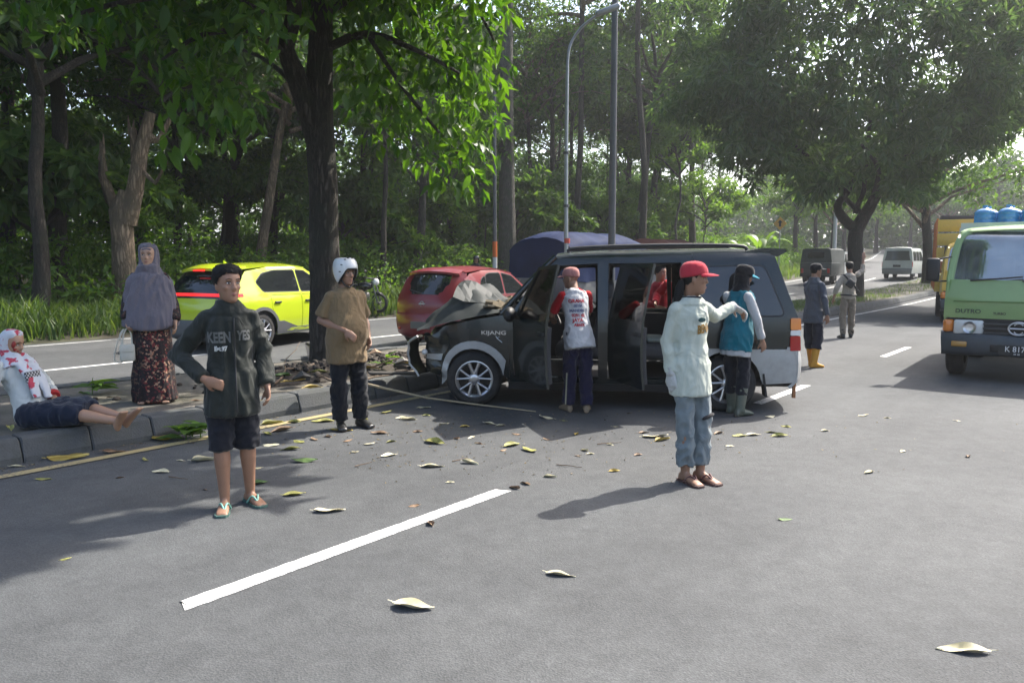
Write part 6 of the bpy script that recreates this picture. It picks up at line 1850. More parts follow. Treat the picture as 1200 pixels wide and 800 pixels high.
def trunk_rows(P, add=0.0, z0=.80, z1=1.44, hem=0.0, belly=None):
    rows = []
    bl = P.belly if belly is None else belly
    long = z0 < .79
    for i, (z, a, b) in enumerate(TORSO):
        if z < z0 - 1e-6 or z > z1 + 1e-6: continue
        if (i < 5) != (long and z < .89): continue
        c, ax, fr = P.spine(z)
        k = P.k * P.fat
        a, b = a * .87, b * .90
        bb = bl * math.exp(-((z - 1.04) / .14) ** 2)
        h = hem * max(0, (1.05 - z) / .2)
        if z > 1.36 and add: g = add * 0.8
        else: g = add
        if long and z < 1.02: g = g + .013 * min(1, (1.02 - z) / .1)
        rows.append((c + fr * (bb * 0.55) * k, ax * ((a + bb * .35) * k + g + h), fr * ((b + bb * .6) * k + g + h)))
    return rows

def hand(mb, w, d, pn, k, side, curl):
    """palm, four fingers, thumb; side=+1 right hand"""
    d = d.normalized(); pn = (pn - d * pn.dot(d)).normalized()
    s = pn.cross(d) * (1 if side > 0 else -1)           # towards the thumb
    rows = []
    for (t, hw, ht) in ((-.02, .026, .021), (.0, .028, .018), (.03, .037, .016), (.06, .041, .0145), (.085, .039, .012), (.093, .034, .009)):
        rows.append((w + d * t * k, s * hw * k, pn * ht * k))
    rings(mb, rows, 14)
    for i, (o, L) in enumerate(((.029, .070), (.010, .079), (-.010, .073), (-.028, .056))):
        p = w + d * .082 * k + s * o * k; q = d.copy(); pts = [p]
        cu = curl * (1.0 + 0.12 * i) ; spread = s * (o * 1.6)
        for (f, kk) in ((.45, .5), (.30, 1.0), (.25, .8)):
            a = cu * kk
            ax = d.cross(pn)
            q = Matrix.Rotation(a, 3, ax) @ q
            p = p + (q + spread).normalized() * L * f * k; pts.append(p)
        mb.tube(pts, [.0098 * k, .0094 * k, .0086 * k, .0070 * k], n=9)
        mb.ell(pts[-1], (.0070 * k,) * 3, nu=8, nv=6)
    b0 = w + d * .022 * k + s * .026 * k
    q = (d * .72 + s * .62 + pn * .35).normalized(); b1 = b0 + q * .042 * k; q2 = (d * .95 + s * .15 + pn * (.25 + .4 * curl)).normalized(); b2 = b1 + q2 * .032 * k
    mb.tube([b0, b1, b2], [.0135 * k, .0112 * k, .0085 * k], n=9); mb.ell(b2, (.0085 * k,) * 3, nu=8, nv=6)

def foot(mb, an, d, k, flat_z, grow=0.0, toes=True):
    d = Vector((d.x, d.y, d.z)).normalized(); up = Vector((0, 0, 1)) if abs(d.z) < .8 else Vector((-.6, 0, .8))
    r = d.cross(up).normalized(); up = r.cross(d).normalized()
    base = an - up * (an.z - flat_z if flat_z is not None else .07 * k)
    rows = []
    for (t, w, h) in ((-.062, .018, .022), (-.052, .028, .036), (-.02, .032, .045), (.03, .033, .042), (.08, .040, .032), (.125, .044, .023), (.16, .042, .017), (.18, .034, .012)):
        hh = (h + grow) * k
        rows.append((base + d * t * k * (1.03 + grow * 2) + up * hh, r * (w + grow) * k, up * hh))
    rings(mb, rows, 14)
    if toes:
        for i in range(5):
            o = -.034 + .017 * i
            mb.ell(base + d * (.185 - .006 * abs(i - 1) - .005 * i) * k + r * o * k * (1) + up * .012 * k, (.010 * k, .010 * k, .010 * k), nu=8, nv=6)

def body_mesh(P, vox, floor_R=0.0, floor_L=0.0, feet=True):
    k = P.k; mb = MB()
    rings(mb, trunk_rows(P))
    # neck and head
    c, ax, fr = P.spine(1.40)
    hb = P.hp((0, -.022, -.05))
    rings(mb, [(c, ax * .075 * k, fr * .065 * k), (P.neck, ax * .058 * k, fr * .056 * k), (P.neck.lerp(hb, .6), ax * .053 * k, fr * .055 * k), (hb, ax * .052 * k, fr * .056 * k)], 16)
    V = []; F = []; n = 28
    for z in HEAD_Z:
        for j in range(n): V.append(P.hp(head_pt(z, 2 * math.pi * j / n)))
    m = len(HEAD_Z)
    for i in range(m - 1):
        for j in range(n): F.append((i * n + j, i * n + (j + 1) % n, (i + 1) * n + (j + 1) % n, (i + 1) * n + j))
    F.append(tuple(reversed(range(n)))); F.append(tuple(range((m - 1) * n, m * n)))
    mb.add(V, F, 0, True)
    # nose, brows, cheekbones, lips, ears
    rings(mb, [(P.hp((0, .078, .022)), P.HM @ V3(.007, 0, 0) * P.hk, P.HM @ V3(0, .010, 0) * P.hk), (P.hp((0, .088, -.004)), P.HM @ V3(.010, 0, 0) * P.hk, P.HM @ V3(0, .011, 0) * P.hk), (P.hp((0, .094, -.026)), P.HM @ V3(.0165, 0, 0) * P.hk, P.HM @ V3(0, .013, 0) * P.hk), (P.hp((0, .084, -.037)), P.HM @ V3(.014, 0, 0) * P.hk, P.HM @ V3(0, .008, 0) * P.hk)], 10)
    for s in (1, -1):
        mb.ell(P.hp((s * .030, .074, .031)), (.024 * P.hk, .012 * P.hk, .008 * P.hk), M=P.HM, nu=10, nv=7)
        mb.ell(P.hp((s * .042, .058, -.018)), (.017 * P.hk, .018 * P.hk, .014 * P.hk), M=P.HM, nu=10, nv=7)
        mb.ell(P.hp((s * .072, -.012, -.008)), (.008 * P.hk, .017 * P.hk, .031 * P.hk), M=P.HM @ Matrix.Rotation(s * .35, 3, 'Z'), nu=10, nv=8)
    mb.ell(P.hp((0, .077, -.063)), (.022 * P.hk, .011 * P.hk, .010 * P.hk), M=P.HM, nu=10, nv=7)
    mb.ell(P.hp((0, .070, -.098)), (.020 * P.hk, .014 * P.hk, .014 * P.hk), M=P.HM, nu=10, nv=7)
    # arms
    for sd, sh, el, wr, ha, pa, cu in ((1, P.shR, P.elR, P.wrR, P.haR, P.paR, P.curlR), (-1, P.shL, P.elL, P.wrL, P.haL, P.paL, P.curlL)):
        mb.ell(sh, (.040 * k,) * 3, nu=12, nv=8)
        mid = sh.lerp(el, .45); fm = el.lerp(wr, .3)
        mb.tube([sh, mid, el], [.041 * k * P.fat, .042 * k * P.fat, .034 * k], n=14); mb.ell(el, (.038 * k,) * 3, nu=12, nv=8)
        mb.tube([el, fm, wr], [.035 * k, .038 * k * P.fat, .025 * k], n=14); mb.ell(wr, (.026 * k,) * 3, nu=10, nv=7)
        hd = ha if ha is not None else (wr - el).normalized()
        hand(mb, wr, hd, pa, k, sd, cu)
    # legs
    for sd, hp, kn, an, ft, fl in ((1, P.hipR, P.knR, P.anR, P.ftR, floor_R), (-1, P.hipL, P.knL, P.anL, P.ftL, floor_L)):
        mb.ell(hp, (.080 * k,) * 3, nu=14, nv=9)
        mb.tube([hp, hp.lerp(kn, .5), kn], [.080 * k * P.fat, .068 * k * P.fat, .052 * k], n=16); mb.ell(kn, (.055 * k,) * 3, nu=12, nv=8)
        cf = kn.lerp(an, .3)
        mb.tube([kn, cf, kn.lerp(an, .65), an], [.053 * k, .057 * k, .044 * k, .035 * k], n=14); mb.ell(an, (.036 * k,) * 3, nu=10, nv=7)
        if feet: foot(mb, an, ft, k, fl)
    me = voxel_mesh(mb, vox, 2, 'body')
    # eye sockets pressed in
    co = np.empty(len(me.vertices) * 3, np.float32); me.vertices.foreach_get('co', co); co = co.reshape(-1, 3)
    fw = np.array(P.HM @ V3(0, 1, 0)); k = P.hk
    for s in (1, -1):
        e = np.array(P.hp((s * .031, .082, .010)))
        d2 = ((co - e) ** 2).sum(1) / (.016 * k) ** 2
        co -= (np.exp(-d2) * .010 * k)[:, None] * fw
    me.vertices.foreach_set('co', co.ravel()); me.update()
    return me

def cloth_mesh(mb, vox=.011, wr=.008, sc=9.0, seed=0.0, it=2, aniso=(1, 1, .55)):
    """garment surface with folds"""
    me = voxel_mesh(mb, vox, it, 'cloth')
    n = len(me.vertices)
    no = np.empty(n * 3, np.float32); me.vertices.foreach_get('normal', no); no = no.reshape(-1, 3)
    co = np.empty(n * 3, np.float32); me.vertices.foreach_get('co', co); co = co.reshape(-1, 3)
    d = np.empty(n, np.float32)
    o = Vector((seed * 3.1, seed * 1.7, seed))
    ax = Vector(aniso)
    for i in range(n):
        p = Vector(co[i]); q = Vector((p.x * ax.x, p.y * ax.y, p.z * ax.z))
        w = noise.noise_vector(q * (sc * .4) + o)
        a = noise.noise(q * (sc * 1.25) + o + w * 1.6); b = noise.noise(q * (sc * 2.3) + o + w)
        c = noise.noise(q * (sc * .45) + o)
        d[i] = (0.7 - 2.6 * abs(a)) * wr * (.95 + 1.1 * c) + (.3 - abs(b)) * wr * 1.1
    co = co + no * d[:, None]
    me.vertices.foreach_set('co', co.ravel().astype(np.float32)); me.update()
    return me

def sleeve(mb, sh, el, wr, r, k, frac=1.0, short=None, cuff=1.0):
    sh = sh + V3(0, 0, -.005 * k); r = [q * .92 for q in r]
    """tube round the arm; short = fraction of the upper arm"""
    if short is not None:
        e = sh.lerp(el, short)
        mb.ell(sh, (r[0] * .9 * k,) * 3, nu=12, nv=8); mb.tube([sh, sh.lerp(e, .5), e], [r[0] * .9 * k, r[1] * k, r[1] * k * 1.08], n=16)
        return
    e = el.lerp(wr, frac)
    mb.ell(sh, (r[0] * .9 * k,) * 3, nu=12, nv=8); mb.ell(el, (r[1] * k,) * 3, nu=12, nv=8)
    mb.tube([sh, sh.lerp(el, .5), el], [r[0] * .9 * k, (r[0] + r[1]) / 2 * k, r[1] * k], n=16)
    mb.tube([el, el.lerp(e, .5), e], [r[1] * k, (r[1] + r[2]) / 2 * k, r[2] * cuff * k], n=16)

def shirt(P, add=.022, hem=.01, z0=.84, short=.62, long=None, r=None, wr=.007, seed=0.0, vox=.011, belly=None, collar=0.0, sleeves=True, sc=9.0):
    mb = MB(); k = P.k
    rings(mb, trunk_rows(P, add, z0, 1.40, hem, belly), 26)
    c, ax, fr = P.spine(1.385)
    c2, _, _ = P.spine(1.445)
    rings(mb, [(c, ax * (.13 * k + add * .6), fr * (.088 * k + add * .6)), (c2, ax * (.068 * k + add * .2 + collar), fr * (.064 * k + add * .2 + collar))], 18)
    if collar:
        c3, _, _ = P.spine(1.475); rings(mb, [(c2, ax * (.07 * k + collar), fr * (.068 * k + collar)), (c3, ax * (.066 * k + collar), fr * (.066 * k + collar))], 18)
    if sleeves:
        r = r or (.062, .052, .042)
        for sh, el, w in ((P.shR, P.elR, P.wrR), (P.shL, P.elL, P.wrL)):
            if long is None: sleeve(mb, sh, el, w, r, k, short=short)
            else: sleeve(mb, sh, el, w, r, k, long)
    return cloth_mesh(mb, vox, wr, sc, seed)

def trousers(P, r=(.098, .076, .064), upto=1.0, add=.014, seed=0.0, wr=.009, vox=.011, top=.99, hemflare=1.0, sc=8.0):
    mb = MB(); k = P.k; r = [q * .90 for q in r]
    rings(mb, trunk_rows(P, min(add, .006), .80, top, 0, 0.0), 24)
    for hp, kn, an in ((P.hipR, P.knR, P.anR), (P.hipL, P.knL, P.anL)):
        mb.ell(hp, (r[0] * .92 * k,) * 3, nu=14, nv=9)
        if upto <= 0.5:
            e = hp.lerp(kn, upto * 2); mb.tube([hp, hp.lerp(e, .5), e], [r[0] * k, (r[0] + r[1]) / 2 * k, r[1] * hemflare * k], n=18)
        else:
            e = kn.lerp(an, (upto - .5) * 2)
            mb.ell(kn, (r[1] * k,) * 3, nu=14, nv=9)
            mb.tube([hp, hp.lerp(kn, .5), kn], [r[0] * .92 * k, (r[0] + r[1]) / 2 * k, r[1] * k], n=18)
            mb.tube([kn, kn.lerp(e, .5), e], [r[1] * k, (r[1] + r[2]) / 2 * k, r[2] * hemflare * k], n=18)
    return cloth_mesh(mb, vox, wr, sc, seed, aniso=(1, 1, .8))

def headwrap(P, zfun, off, rows=9, n=36, jit=0.0, seed=0, top=.117, thick=None):
    """cap of the head down to zfun(angle), lifted by off; used for hair, caps, helmets"""
    V = []; F = []
    rg = random.Random(seed)
    for i in range(rows + 1):
        t = i / rows
        for j in range(n):
            a = 2 * math.pi * j / n
            zb = zfun(a); z = top - (top - zb) * (t ** 1.4)
            o = off * (1 if thick is not None else (min(1, (1 - t) * 3 + .25)))
            p = head_pt(z, a, o)
            if jit: p = p + Vector((rg.gauss(0, jit), rg.gauss(0, jit), rg.gauss(0, jit)))
            V.append(P.hp(p))
    for i in range(rows):
        for j in range(n): F.append((i * n + j, i * n + (j + 1) % n, (i + 1) * n + (j + 1) % n, (i + 1) * n + j))
    F.append(tuple(reversed(range(n))))
    if thick is not None:                                  # rim turned inwards
        b = len(V)
        for j in range(n):
            a = 2 * math.pi * j / n; V.append(P.hp(head_pt(zfun(a) + .004, a, off - thick)))
        for j in range(n): F.append((rows * n + j, rows * n + (j + 1) % n, b + (j + 1) % n, b + j))
    mb = MB(); mb.add(V, F, 0, True)
    return mb

def zline(front, side, back, temple=None):
    tm = temple if temple is not None else (front + side) / 2
    f = pchip([0, 25, 60, 90], [side, tm, front, front]); g = pchip([0, 35, 90], [side, (side + back) / 2, back])
    def z(a):
        d = math.degrees(a) % 360
        if d <= 90: return f(d)
        if d <= 180: return f(180 - d)
        if d <= 270: return g(d - 180)
        return g(360 - d)
    return z

SKIN = mat('skin_brown', (0.27, 0.145, 0.09), rough=0.5, var=0.12, vscale=14, bump=.05, bscale=200)
SKIN2 = mat('skin_light_brown', (0.38, 0.22, 0.14), rough=0.5, var=0.10, vscale=14, bump=.05, bscale=200)
HAIR = mat('hair_black', (0.008, 0.007, 0.007), rough=0.65, spec=.25, var=0.4, vscale=60, bump=.6, bscale=120)
EYEW = mat('eye_white', (0.55, 0.5, 0.46), rough=0.3)
EYED = mat('eye_dark', (0.012, 0.008, 0.006), rough=0.15)
LIP = mat('lip', (0.24, 0.095, 0.075), rough=0.5)

def face_parts(P, root, brow=True):
    k = P.hk
    for s in (1, -1):
        e = MB().ell(P.hp((s * .031, .0755, .010)), (.0135 * k, .006 * k, .0065 * k), M=P.HM, nu=12, nv=8).build('eye', EYEW, root)
        MB().ell(P.hp((s * .031, .0800, .010)), (.0065 * k, .0032 * k, .0062 * k), M=P.HM, nu=10, nv=6).build('iris', EYED, e)
        MB().tube([P.hp((s * .016, .0815, .0175)), P.hp((s * .031, .082, .0205)), P.hp((s * .047, .073, .0165))], [.0016 * k, .0022 * k, .0016 * k], n=5).build('eyelid', HAIR, root)
        if brow: MB().tube([P.hp((s * .013, .090, .033)), P.hp((s * .030, .0895, .039)), P.hp((s * .050, .073, .034))], [.003 * k, .0042 * k, .002 * k], n=6, ell=(1, .6)).build('eyebrow', HAIR, root)
    MB().tube([P.hp((-.024, .074, -.064)), P.hp((-.010, .0865, -.0585)), P.hp((0, .0885, -.060)), P.hp((.010, .0865, -.0585)), P.hp((.024, .074, -.064))], [.001 * k, .005 * k, .0048 * k, .005 * k, .001 * k], n=7, ell=(1, .8)).tube([P.hp((-.020, .076, -.066)), P.hp((0, .0865, -.0695)), P.hp((.020, .076, -.066))], [.001 * k, .0055 * k, .001 * k], n=7).build('lips', LIP, root)

def person(label, loc, rz, P, skin=None, vox=.0085, fR=0.0, fL=0.0, face=True, feet=True, group=None):
    me = body_mesh(P, vox, fR, fL, feet)
    o = link('person', me, skin or SKIN, None, loc, (0, 0, rz))
    tag(o, label, 'person', group)
    if face: face_parts(P, o)
    return o

def wear(root, name, me, mt):
    return link(name, me, mt, root)

def cloth(name, col, var=.18, rough=.9, dirt=None, vscale=6, bump=.25, damt=.4):
    """woven cloth: creases as ridged bump, soft colour change, optional stains"""
    if name in MATS: return MATS[name]
    m = mat(name, col, rough=rough, var=var, vscale=vscale, spec=.15, dirt=dirt, dscale=6, damt=damt)
    nt = m.node_tree
    b = next(n for n in nt.nodes if n.type == 'BSDF_PRINCIPLED')
    b.inputs['Sheen Weight'].default_value = .15
    tc = N(nt, 'TexCoord')
    mp = N(nt, 'Mapping'); mp.inputs['Scale'].default_value = (1, 1, .6); mp.inputs['Rotation'].default_value = (.5, .3, 0); nt.links.new(tc.outputs['Object'], mp.inputs[0])
    n1 = N(nt, 'TexNoise', Scale=6.5, Detail=2.0, Roughness=.5, Distortion=1.8); nt.links.new(mp.outputs[0], n1.inputs['Vector'])
    s = N(nt, 'Math', operation='SUBTRACT'); s.inputs[1].default_value = .5; nt.links.new(n1.outputs['Fac'], s.inputs[0])
    a = N(nt, 'Math', operation='ABSOLUTE'); nt.links.new(s.outputs[0], a.inputs[0])
    n2 = N(nt, 'TexNoise', Scale=28.0, Detail=2.0, Distortion=.8); nt.links.new(tc.outputs['Object'], n2.inputs['Vector'])
    ad = N(nt, 'Math', operation='MULTIPLY_ADD'); nt.links.new(n2.outputs['Fac'], ad.inputs[0]); ad.inputs[1].default_value = -.06; nt.links.new(a.outputs[0], ad.inputs[2])
    bp = N(nt, 'Bump', Strength=.42, Distance=.05); bp.invert = True
    nt.links.new(ad.outputs[0], bp.inputs['Height']); nt.links.new(bp.outputs[0], b.inputs['Normal'])
    return m

def cap(P, root, mt, brim_mt=None, brim_len=.075, off=.013, name='cap'):
    z = zline(.038, .022, .000, .03)
    m = headwrap(P, z, off, thick=.006)
    c = m.build(name, mt, root)
    V = []; F = []; n = 12
    for i in range(n + 1):
        a = math.radians(22 + 136 * i / n)
        p = head_pt(.040, a, off - .002); s = math.sin(math.pi * i / n)
        q = p + Vector((p.x * .10, (brim_len + .012) * s ** .55, -.012 - .02 * (abs(p.x) / .08) ** 2 * 0.6))
        for (pp, dz) in ((p, .002), (p.lerp(q, .5), .004), (q, 0)):
            V.append(P.hp(pp + V3(0, 0, dz))); 
    m3 = 3
    F = [(i * m3 + j, i * m3 + j + 1, (i + 1) * m3 + j + 1, (i + 1) * m3 + j) for i in range(n) for j in range(2)]
    b = len(V); V += [v - P.HM @ V3(0, 0, .004) for v in V]
    F += [tuple(reversed([b + q for q in f])) for f in F]
    for i in range(n): F.append((i * 3 + 2, (i + 1) * 3 + 2, b + (i + 1) * 3 + 2, b + i * 3 + 2))
    MB().add(V, F, 0, True).build('peak', brim_mt or mt, c)
    MB().ell(P.hp((0, -.003, .117 + off)), (.008, .008, .005), nu=8, nv=5).build('button', brim_mt or mt, c)
    return c

def hair(P, root, front=.078, side=-.005, back=-.065, off=.013, jit=.0022, temple=.03, seed=1):
    return headwrap(P, zline(front, side, back, temple), off, rows=12, n=44, jit=jit, seed=seed).build('hair', HAIR, root)

def print_on(root, target, txt, size, centre, direction, mt, name='printed_lettering', roll=0.0, lift=.003, scale=(1, 1), bold=.0025):
    """lay flat lettering on a garment: centre and outward direction in the person's frame"""
    me = text_mesh(txt, size, 0.0, bold=bold)
    bm = bmesh.new(); bm.from_mesh(me)
    bmesh.ops.triangulate(bm, faces=bm.faces[:])
    bmesh.ops.subdivide_edges(bm, edges=[e for e in bm.edges if e.calc_length() > .02], cuts=2, use_grid_fill=False)
    bmesh.ops.triangulate(bm, faces=bm.faces[:])
    bm.to_mesh(me); bm.free()
    d = Vector(direction).normalized(); c = Vector(centre)
    x = Vector((0, 0, 1)).cross(d).normalized(); y = d.cross(x)
    x, y = x * math.cos(roll) + y * math.sin(roll), y * math.cos(roll) - x * math.sin(roll)
    tr = BVHTree.FromPolygons([v.co.copy() for v in target.vertices], [tuple(p.vertices) for p in target.polygons])
    for v in me.vertices:
        p = c + x * v.co.x * scale[0] + y * v.co.y * scale[1] + d * .5
        h = tr.ray_cast(p, -d, 1.0)
        v.co = (h[0] + d * lift) if h[0] is not None else (p - d * .5)
    me.update()
    return link(name, me, mt, root)
# ------------------------------------------------------------------ the people in the photograph
def shoe(P, root, side, mt, name='shoe', floor=0.0, high=None, sole=None):
    mb = MB(); an = P.anR if side > 0 else P.anL; ft = P.ftR if side > 0 else P.ftL
    foot(mb, an, ft, P.k, floor, grow=.008, toes=False)
    if high: 
        kn = P.knR if side > 0 else P.knL
        top = an.lerp(kn, high)
        mb.tube([an - V3(0, 0, .02), an.lerp(top, .4), top], [.052 * P.k, .060 * P.k, .068 * P.k], n=16)
    me = voxel_mesh(mb, .010, 2, name)
    return link(name, me, mt, root)

def sandal(P, root, side, mt, strap_mt, floor=0.0):
    an = P.anR if side > 0 else P.anL; d = (P.ftR if side > 0 else P.ftL).normalized(); k = P.k
    r = d.cross(V3(0, 0, 1)).normalized(); b = Vector((an.x, an.y, floor))
    out = [(-.075, .026), (-.05, .036), (0, .037), (.06, .042), (.12, .050), (.17, .048), (.20, .030), (.205, .0)]
    poly = [b + d * t * k + r * w * k for t, w in out] + [b + d * t * k - r * w * k for t, w in reversed(out[:-1])]
    n = len(poly); V = [p + V3(0, 0, .001) for p in poly] + [p + V3(0, 0, .016) for p in poly]
    s = MB().add(V, [tuple(range(n)), tuple(range(2 * n - 1, n - 1, -1))] + [(i, i + n, (i + 1) % n + n, (i + 1) % n) for i in range(n)]).build('sandal', mt, root)
    post = b + d * .135 * k + r * -.012 * side * k + V3(0, 0, .03)
    for sg in (1, -1):
        e = b + d * .035 * k + r * .043 * sg * k + V3(0, 0, .014)
        m = post.lerp(e, .5) + V3(0, 0, .045 * k)
        MB().tube([Vector(q) for q in smooth_path([post, m, e], 4)], .007, n=6).build('strap', strap_mt, s)
    return s

def rzf(dx, dy): return math.atan2(-dx, dy)          # turn that makes +y face (dx, dy)

# 1 --- man in the dark bomber jacket
def jacket_man():
    H = 1.60
    P = Pose(H, elR=(.345, -.10, 1.10), wrR=(.175, .125, .95), elL=(-.225, -.05, 1.10), wrL=(-.235, .06, .87), yaw=.42, pitch=.03, hs=1.07,
             anR=(.075, .02, .08), anL=(-.10, -.09, .08), knR=(.085, .03, .49), knL=(-.09, -.02, .49), ftR=(.15, 1, 0), ftL=(-.45, 1, 0), paR=(-.6, -.8, -.2), haR=(-.85, .30, -.35), curlR=.5, curlL=.5)
    loc = at(277, 594)
    o = person('man in dark bomber jacket, black shorts and green sandals facing the camera', loc, rzf(.36, -.93), P)
    JK = cloth('jacket_cloth', (0.020, 0.023, 0.019), rough=.6, var=.3)
    me = shirt(P, add=.030, hem=.006, z0=.68, long=.93, r=(.074, .066, .052), wr=.013, seed=1.0, collar=.020, sc=7.0)
    j = wear(o, 'jacket', me, JK)
    c, ax, fr = P.spine(.69)
    MB().tube([c + ax * math.cos(a) * .160 + fr * math.sin(a) * .125 - V3(0, 0, .0) for a in np.linspace(0, 2 * math.pi, 24, endpoint=False)], .017, n=8, closed=True).build('waistband', cloth('jacket_rib', (0.016, 0.016, 0.015)), j)
    pr = cloth('print_grey', (0.15, 0.15, 0.14), var=.4)
    k = P.k
    print_on(j, me, 'KEEN', .10, (.085 * k, .2, 1.225 * k), (.10, 1, 0), pr, scale=(.62, .95), roll=.02, bold=.004)
    print_on(j, me, 'YES', .09, (-.115 * k, .2, 1.235 * k), (-.22, 1, 0), pr, scale=(.6, .95), bold=.004)
    print_on(j, me, 'Est.97', .04, (.075 * k, .2, 1.15 * k), (.1, 1, 0), cloth('print_white_cloth', (.5, .5, .48)), scale=(.8, 1))
    c1 = [P.spine(z)[0] + P.spine(z)[2] * (.165 * k) - V3(.02, 0, 0) for z in (1.36, 1.2, 1.05, .92)]
    tr = BVHTree.FromPolygons([v.co.copy() for v in me.vertices], [tuple(p.vertices) for p in me.polygons])
    zp = []
    for z in np.linspace(.72, 1.36, 16):
        h = tr.ray_cast(V3(-.025, .6, z * k), V3(0, -1, 0), 1.0)
        if h[0]: zp.append(h[0] + V3(0, .003, 0))
    MB().tube(zp, .006, n=6).build('zip', M_BLACK, j)
    TS = cloth('tee_navy', (0.03, 0.045, 0.09))
    c2, _, f2 = P.spine(1.40)
    MB().ell(c2 + f2 * .060 + V3(0, 0, .012), (.05, .035, .05), nu=14, nv=9).build('t_shirt', TS, o)
    wear(o, 'shorts', trousers(P, (.106, .092, .088), .56, .018, 2.0, hemflare=1.10, wr=.009), cloth('shorts_black', (0.012, 0.013, 0.018)))
    hair(P, o, front=.070, side=.0, back=-.06, off=.016, jit=.003, seed=3, temple=.045)
    G = mat('sandal_green', (0.06, 0.12, 0.10), .6); GS = mat('sandal_strap', (0.20, 0.42, 0.34), .5)
    sandal(P, o, 1, G, GS); sandal(P, o, -1, G, GS)
jacket_man()

# 2 --- woman in the long grey veil
def veil_woman():
    H = 1.60
    P = Pose(H, elR=(.225, .0, 1.09), wrR=(.22, .10, .90), elL=(-.225, .0, 1.09), wrL=(-.25, .12, .88), yaw=-.12, pitch=.12, curlR=1.0, paR=(-1, .2, 0), anR=(.08, 0, .08), anL=(-.08, 0, .08))
    loc = at(182, 470, .20)
    o = person('woman in long grey veil and patterned dress holding a white handbag', loc, rzf(.30, -.95), P, SKIN2)
    k = P.k
    # dress
    mb = MB()
    rows = []
    for (z, a, b) in ((.02, .235, .20), (.25, .215, .185), (.55, .20, .17), (.85, .18, .15), (1.0, .155, .13), (1.2, .155, .12), (1.36, .13, .10)):
        rows.append((V3(0, .0, z * k), V3(a * k, 0, 0), V3(0, b * k, 0)))
    rings(mb, rows, 30)
    for sh, el, w in ((P.shR, P.elR, P.wrR), (P.shL, P.elL, P.wrL)): sleeve(mb, sh, el, w, (.070, .062, .062), k, .92)
    me = cloth_mesh(mb, .013, .016, 11.0, 5.0, aniso=(1, 1, .12))
    m, nt, out = new_mat('dress_print')
    b = N(nt, 'BsdfPrincipled', Roughness=.85); tc = N(nt, 'TexCoord')
    v = N(nt, 'TexVoronoi', Scale=52.0); nt.links.new(tc.outputs['Object'], v.inputs['Vector'])
    nz = N(nt, 'TexNoise', Scale=5.0, Detail=3.0); nt.links.new(tc.outputs['Object'], nz.inputs['Vector'])
    r = N(nt, 'ValToRGB'); e = r.color_ramp.elements; e[0].position = 0; e[0].color = (.012, .008, .009, 1); e[1].position = 1; e[1].color = (.30, .13, .07, 1)
    for p_, c_ in ((.38, (.02, .008, .009, 1)), (.42, (.17, .022, .022, 1)), (.55, (.12, .02, .02, 1)), (.58, (.015, .01, .01, 1)), (.80, (.02, .012, .012, 1)), (.84, (.38, .24, .16, 1))):
        q = e.new(p_); q.color = c_
    sp = N(nt, 'SeparateColor'); nt.links.new(v.outputs['Color'], sp.inputs[0]); nt.links.new(sp.outputs[0], r.inputs[0])
    mx = N(nt, 'Mix', data_type='RGBA'); rr = N(nt, 'ValToRGB'); rr.color_ramp.elements[0].position = .48; rr.color_ramp.elements[1].position = .56
    sx = N(nt, 'SeparateXYZ'); nt.links.new(tc.outputs['Object'], sx.inputs[0])
    ab = N(nt, 'Math', operation='ABSOLUTE'); 
    ad = N(nt, 'Math', operation='ADD'); ad.inputs[1].default_value = .04; nt.links.new(sx.outputs[0], ad.inputs[0]); nt.links.new(ad.outputs[0], ab.inputs[0])
    r2 = N(nt, 'ValToRGB'); r2.color_ramp.elements[0].position = .10; r2.color_ramp.elements[0].color = (1, 1, 1, 1); r2.color_ramp.elements[1].position = .13; r2.color_ramp.elements[1].color = (0.25, .25, .25, 1)
    nt.links.new(ab.outputs[0], r2.inputs[0]); nt.links.new(r2.outputs[0], mx.inputs[0])
    mx.inputs[6].default_value = (.012, .010, .011, 1); nt.links.new(r.outputs[0], mx.inputs[7])
    nt.links.new(mx.outputs[2], b.inputs['Base Color']); nt.links.new(b.outputs[0], out.inputs[0])
    wear(o, 'dress', me, m)
    # veil: hood round the face, cape to the waist
    mb = MB(); rows = []
    for (z, w, f, bk) in ((.138, .03, .02, .03), (.13, .058, .045, .06), (.11, .082, .062, .09), (.08, .092, .060, .112), (.04, .097, .042, .122), (0, .098, .036, .122), (-.04, .096, .038, .118), (-.08, .094, .054, .11), (-.115, .098, .092, .105)):
        rows.append((P.hp((0, (f - bk) / 2, z)), P.HM @ V3(w * P.hk, 0, 0), P.HM @ V3(0, (f + bk) / 2 * P.hk, 0)))
    rings(mb, rows[::-1], 26)
    rows = [(P.hp((0, 0, -.09)), V3(.095 * k, 0, 0), V3(0, .098 * k, 0))]
    for (z, a, b2, cy) in ((1.41, .125, .105, .0), (1.37, .185, .13, .0), (1.30, .225, .15, .005), (1.15, .255, .17, .015), (1.0, .275, .185, .02), (.90, .285, .195, .03), (.84, .27, .195, .035), (.80, .17, .18, .05)):
        rows.append((V3(0, cy, z * k), V3(a * k, 0, 0), V3(0, b2 * k, 0)))
    rings(mb, rows[::-1], 30)
    wear(o, 'veil', cloth_mesh(mb, .011, .018, 9.0, 7.0, aniso=(1.2, 1.2, .18)), cloth('veil_grey', (0.145, 0.130, 0.150), var=.08))
    MB().ell(P.hp((0, .066, .070)), (.050 * k, .014 * k, .014 * k), M=P.HM).build('under_scarf', MATS['veil_grey'], o)
    return loc, o, P
vw_loc, vw, vwP = veil_woman()

